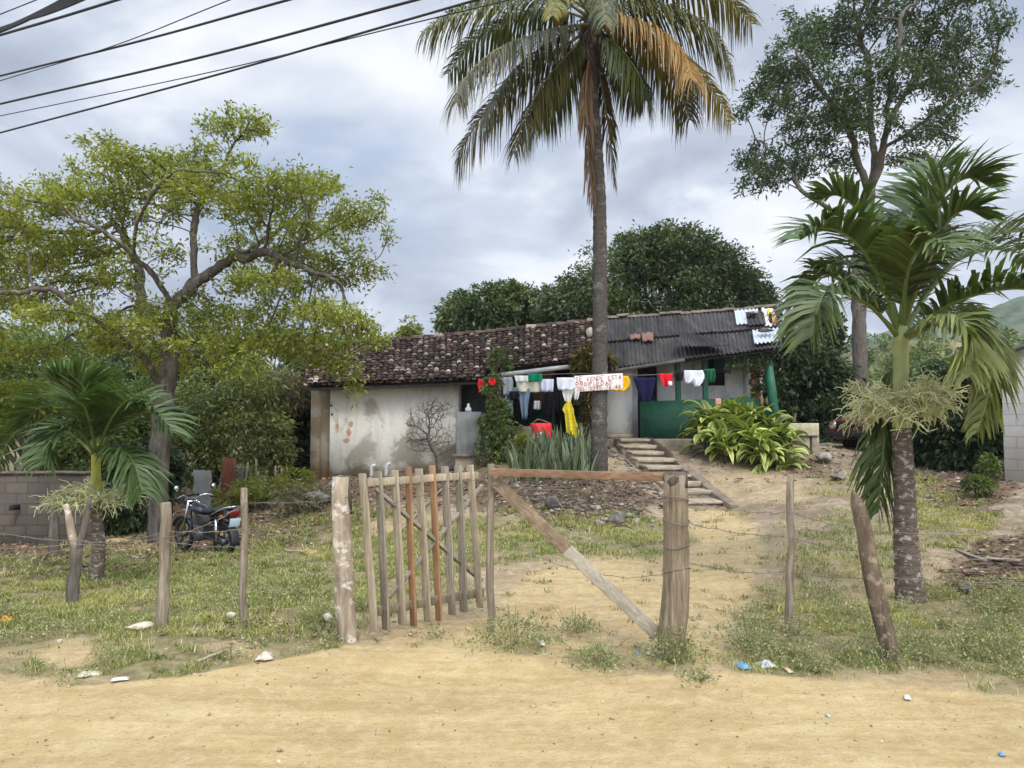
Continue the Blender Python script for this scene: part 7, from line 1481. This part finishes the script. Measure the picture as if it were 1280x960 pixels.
mb = MB(); mb.lathe([(0, .0), (.085, .0), (.07, .02), (0, .03)], (.546, 0, .90), 16, 'x'); mb.build('lens', M['glass'], hl, local=True)
mb = MB(); mb.lathe([(0, 0), (.055, 0), (.055, .05), (0, .05)], (.40, -.06, 1.0), 14); mb.lathe([(0, 0), (.055, 0), (.055, .05), (0, .05)], (.40, .06, 1.0), 14); mb.build('instruments', M['moto_frame'], bike, local=True)
mb = MB(); mb.tube(catmull([(.22, -.13, .50), (.24, -.16, .32), (.05, -.18, .24), (-.30, -.18, .27), (-.45, -.18, .30)], 14), .022, 8); mb.tube([(-.42, -.18, .295), (-.50, -.185, .31), (-.92, -.19, .40), (-.96, -.19, .41)], [.03, .045, .048, .03], 10); mb.build('exhaust', M['chrome'], bike, local=True, smooth=True)
for s_ in (-.13, .13):
    mb = MB(); mb.tube([(-.56, s_, .68), (-.60, s_, .33)], .026, 8); mb.build('shock_absorber', M['chrome'], bike, local=True)
mb = MB(); mb.tube([(-.05, .12, .26), (-.12, .28, .02)], .012, 6); mb.tube([(-.02, .12, .28), (-.02, .30, .27)], .014, 6); mb.tube([(-.02, -.12, .28), (-.02, -.30, .27)], .014, 6); mb.build('side_stand', M['moto_frame'], bike, local=True)
bike.rotation_euler = (0, R(-1.5), R(143)); bike.scale = (.92, .92, .92)
# ------------------------------------------------------------------ dark red car behind the flowering palm
M['car'] = plain('dusty_maroon_paint', (.085, .016, .02), .35, .2, 4, .5, dirt=(.11, .05, .045)); M['carglass'] = plain('car_glass', (.05, .06, .065), .08, .1, 2, .6); M['carblack'] = plain('car_black_trim', (.02, .02, .02), .6)
cb_ = on(1143, 20.8); car = thing('parked_car', 'old dark red car half hidden behind the flowering palm', 'car', cb_, rz=R(196))
prof = [(2.05, .42), (2.10, .62), (2.02, .84), (1.15, .98), (.55, 1.42), (-.95, 1.45), (-1.65, 1.05), (-2.1, .98), (-2.15, .45), (-1.8, .30), (1.8, .30)]
mb = MB(); mb.poly([(x_, -.80, z_) for x_, z_ in prof[:4] + [(1.1, .98), (-1.7, 1.0)] + prof[7:]], 1.6, (0, 1, 0)); body = mb.build('body', M['car'], car, local=True, bevel=.05)
mb = MB()
cab = [(1.10, .96, .74), (.50, 1.42, .60), (-.95, 1.44, .60), (-1.70, .98, .74)]
mb.add([(x_, s_ * w_, z_) for s_ in (-1, 1) for x_, z_, w_ in cab], [[0, 1, 2, 3], [7, 6, 5, 4], [0, 4, 5, 1], [1, 5, 6, 2], [2, 6, 7, 3]]); mb.build('cabin', M['car'], car, local=True, bevel=.03)
for f_, nm in (([(1.06, -.64, 1.005), (1.06, .64, 1.005), (.57, .54, 1.385), (.57, -.54, 1.385)], 'windscreen'),):
    n_ = np.array([.61, 0, .79]); mb = MB(); mb.poly(np.array(f_) + n_ * .012, .01, n_); wg = mb.build(nm, M['carglass'], car, local=True)
    mb = MB(); q = np.array(f_) + n_ * .018
    for i in range(4): mb.bar(q[i], q[(i + 1) % 4], .035, .02, n_)
    mb.build('windscreen_frame', M['chrome'], wg, local=True)
for s_ in (-1, 1):
    mb = MB(); mb.poly([(.95, s_ * .728, 1.03), (.46, s_ * .632, 1.37), (-.15, s_ * .628, 1.38), (-.15, s_ * .732, 1.03)], .02, (0, s_, 0)); mb.poly([(-.22, s_ * .732, 1.03), (-.22, s_ * .628, 1.38), (-.90, s_ * .622, 1.38), (-1.45, s_ * .725, 1.05)], .02, (0, s_, 0)); mb.build('side_window', M['carglass'], car, local=True)
    mb = MB(); mb.lathe([(0, -.02), (.10, -.015), (.11, .02), (.06, .05), (0, .055)], (2.055, s_ * .60, .70), 18, 'x'); hl = mb.build('headlight', M['glass'], car, local=True, smooth=True)
    mb = MB(); a = np.linspace(0, 2 * math.pi, 21); mb.tube(np.stack([0 * a + 2.08, s_ * .60 + np.cos(a) * .115, .70 + np.sin(a) * .115], -1), .014, 6); mb.build('ring', M['chrome'], hl, local=True)
    for x_ in (1.35, -1.35):
        mb = MB(); mb.lathe([(.16, -.09), (.29, -.09), (.31, -.05), (.31, .05), (.29, .09), (.16, .09)], (x_, s_ * .74, .31), 22, 'y'); w_ = mb.build('wheel', M['tyre'], car, local=True); mb = MB(); mb.lathe([(0, -.07), (.17, -.075), (.17, .075), (0, .07)], (x_, s_ * .74, .31), 16, 'y'); mb.build('rim', M['alloy'], w_, local=True)
mb = MB(); mb.box((2.14, 0, .46), (.10, 1.62, .14)); mb.build('bumper', M['carblack'], car, local=True, bevel=.03)
mb = MB(); mb.box((2.08, 0, .70), (.04, .90, .16)); mb.build('grille', M['carblack'], car, local=True)
# ------------------------------------------------------------------ the air
mb = MB(); mb.bx(-640, 640, -140, 580, -14, 125); hz = mb.build('haze', None); hz['kind'] = 'stuff'
hm = bpy.data.materials.new('haze_air'); hm.use_nodes = True; t = NT(hm.node_tree); v = t.n('ShaderNodeVolumePrincipled'); v.inputs['Color'].default_value = (.90, .95, 1.0, 1); v.inputs['Density'].default_value = .00032; v.inputs['Anisotropy'].default_value = .2
o = t.n('ShaderNodeOutputMaterial'); t.l(v.outputs[0], o.inputs['Volume']); hz.data.materials.append(hm)
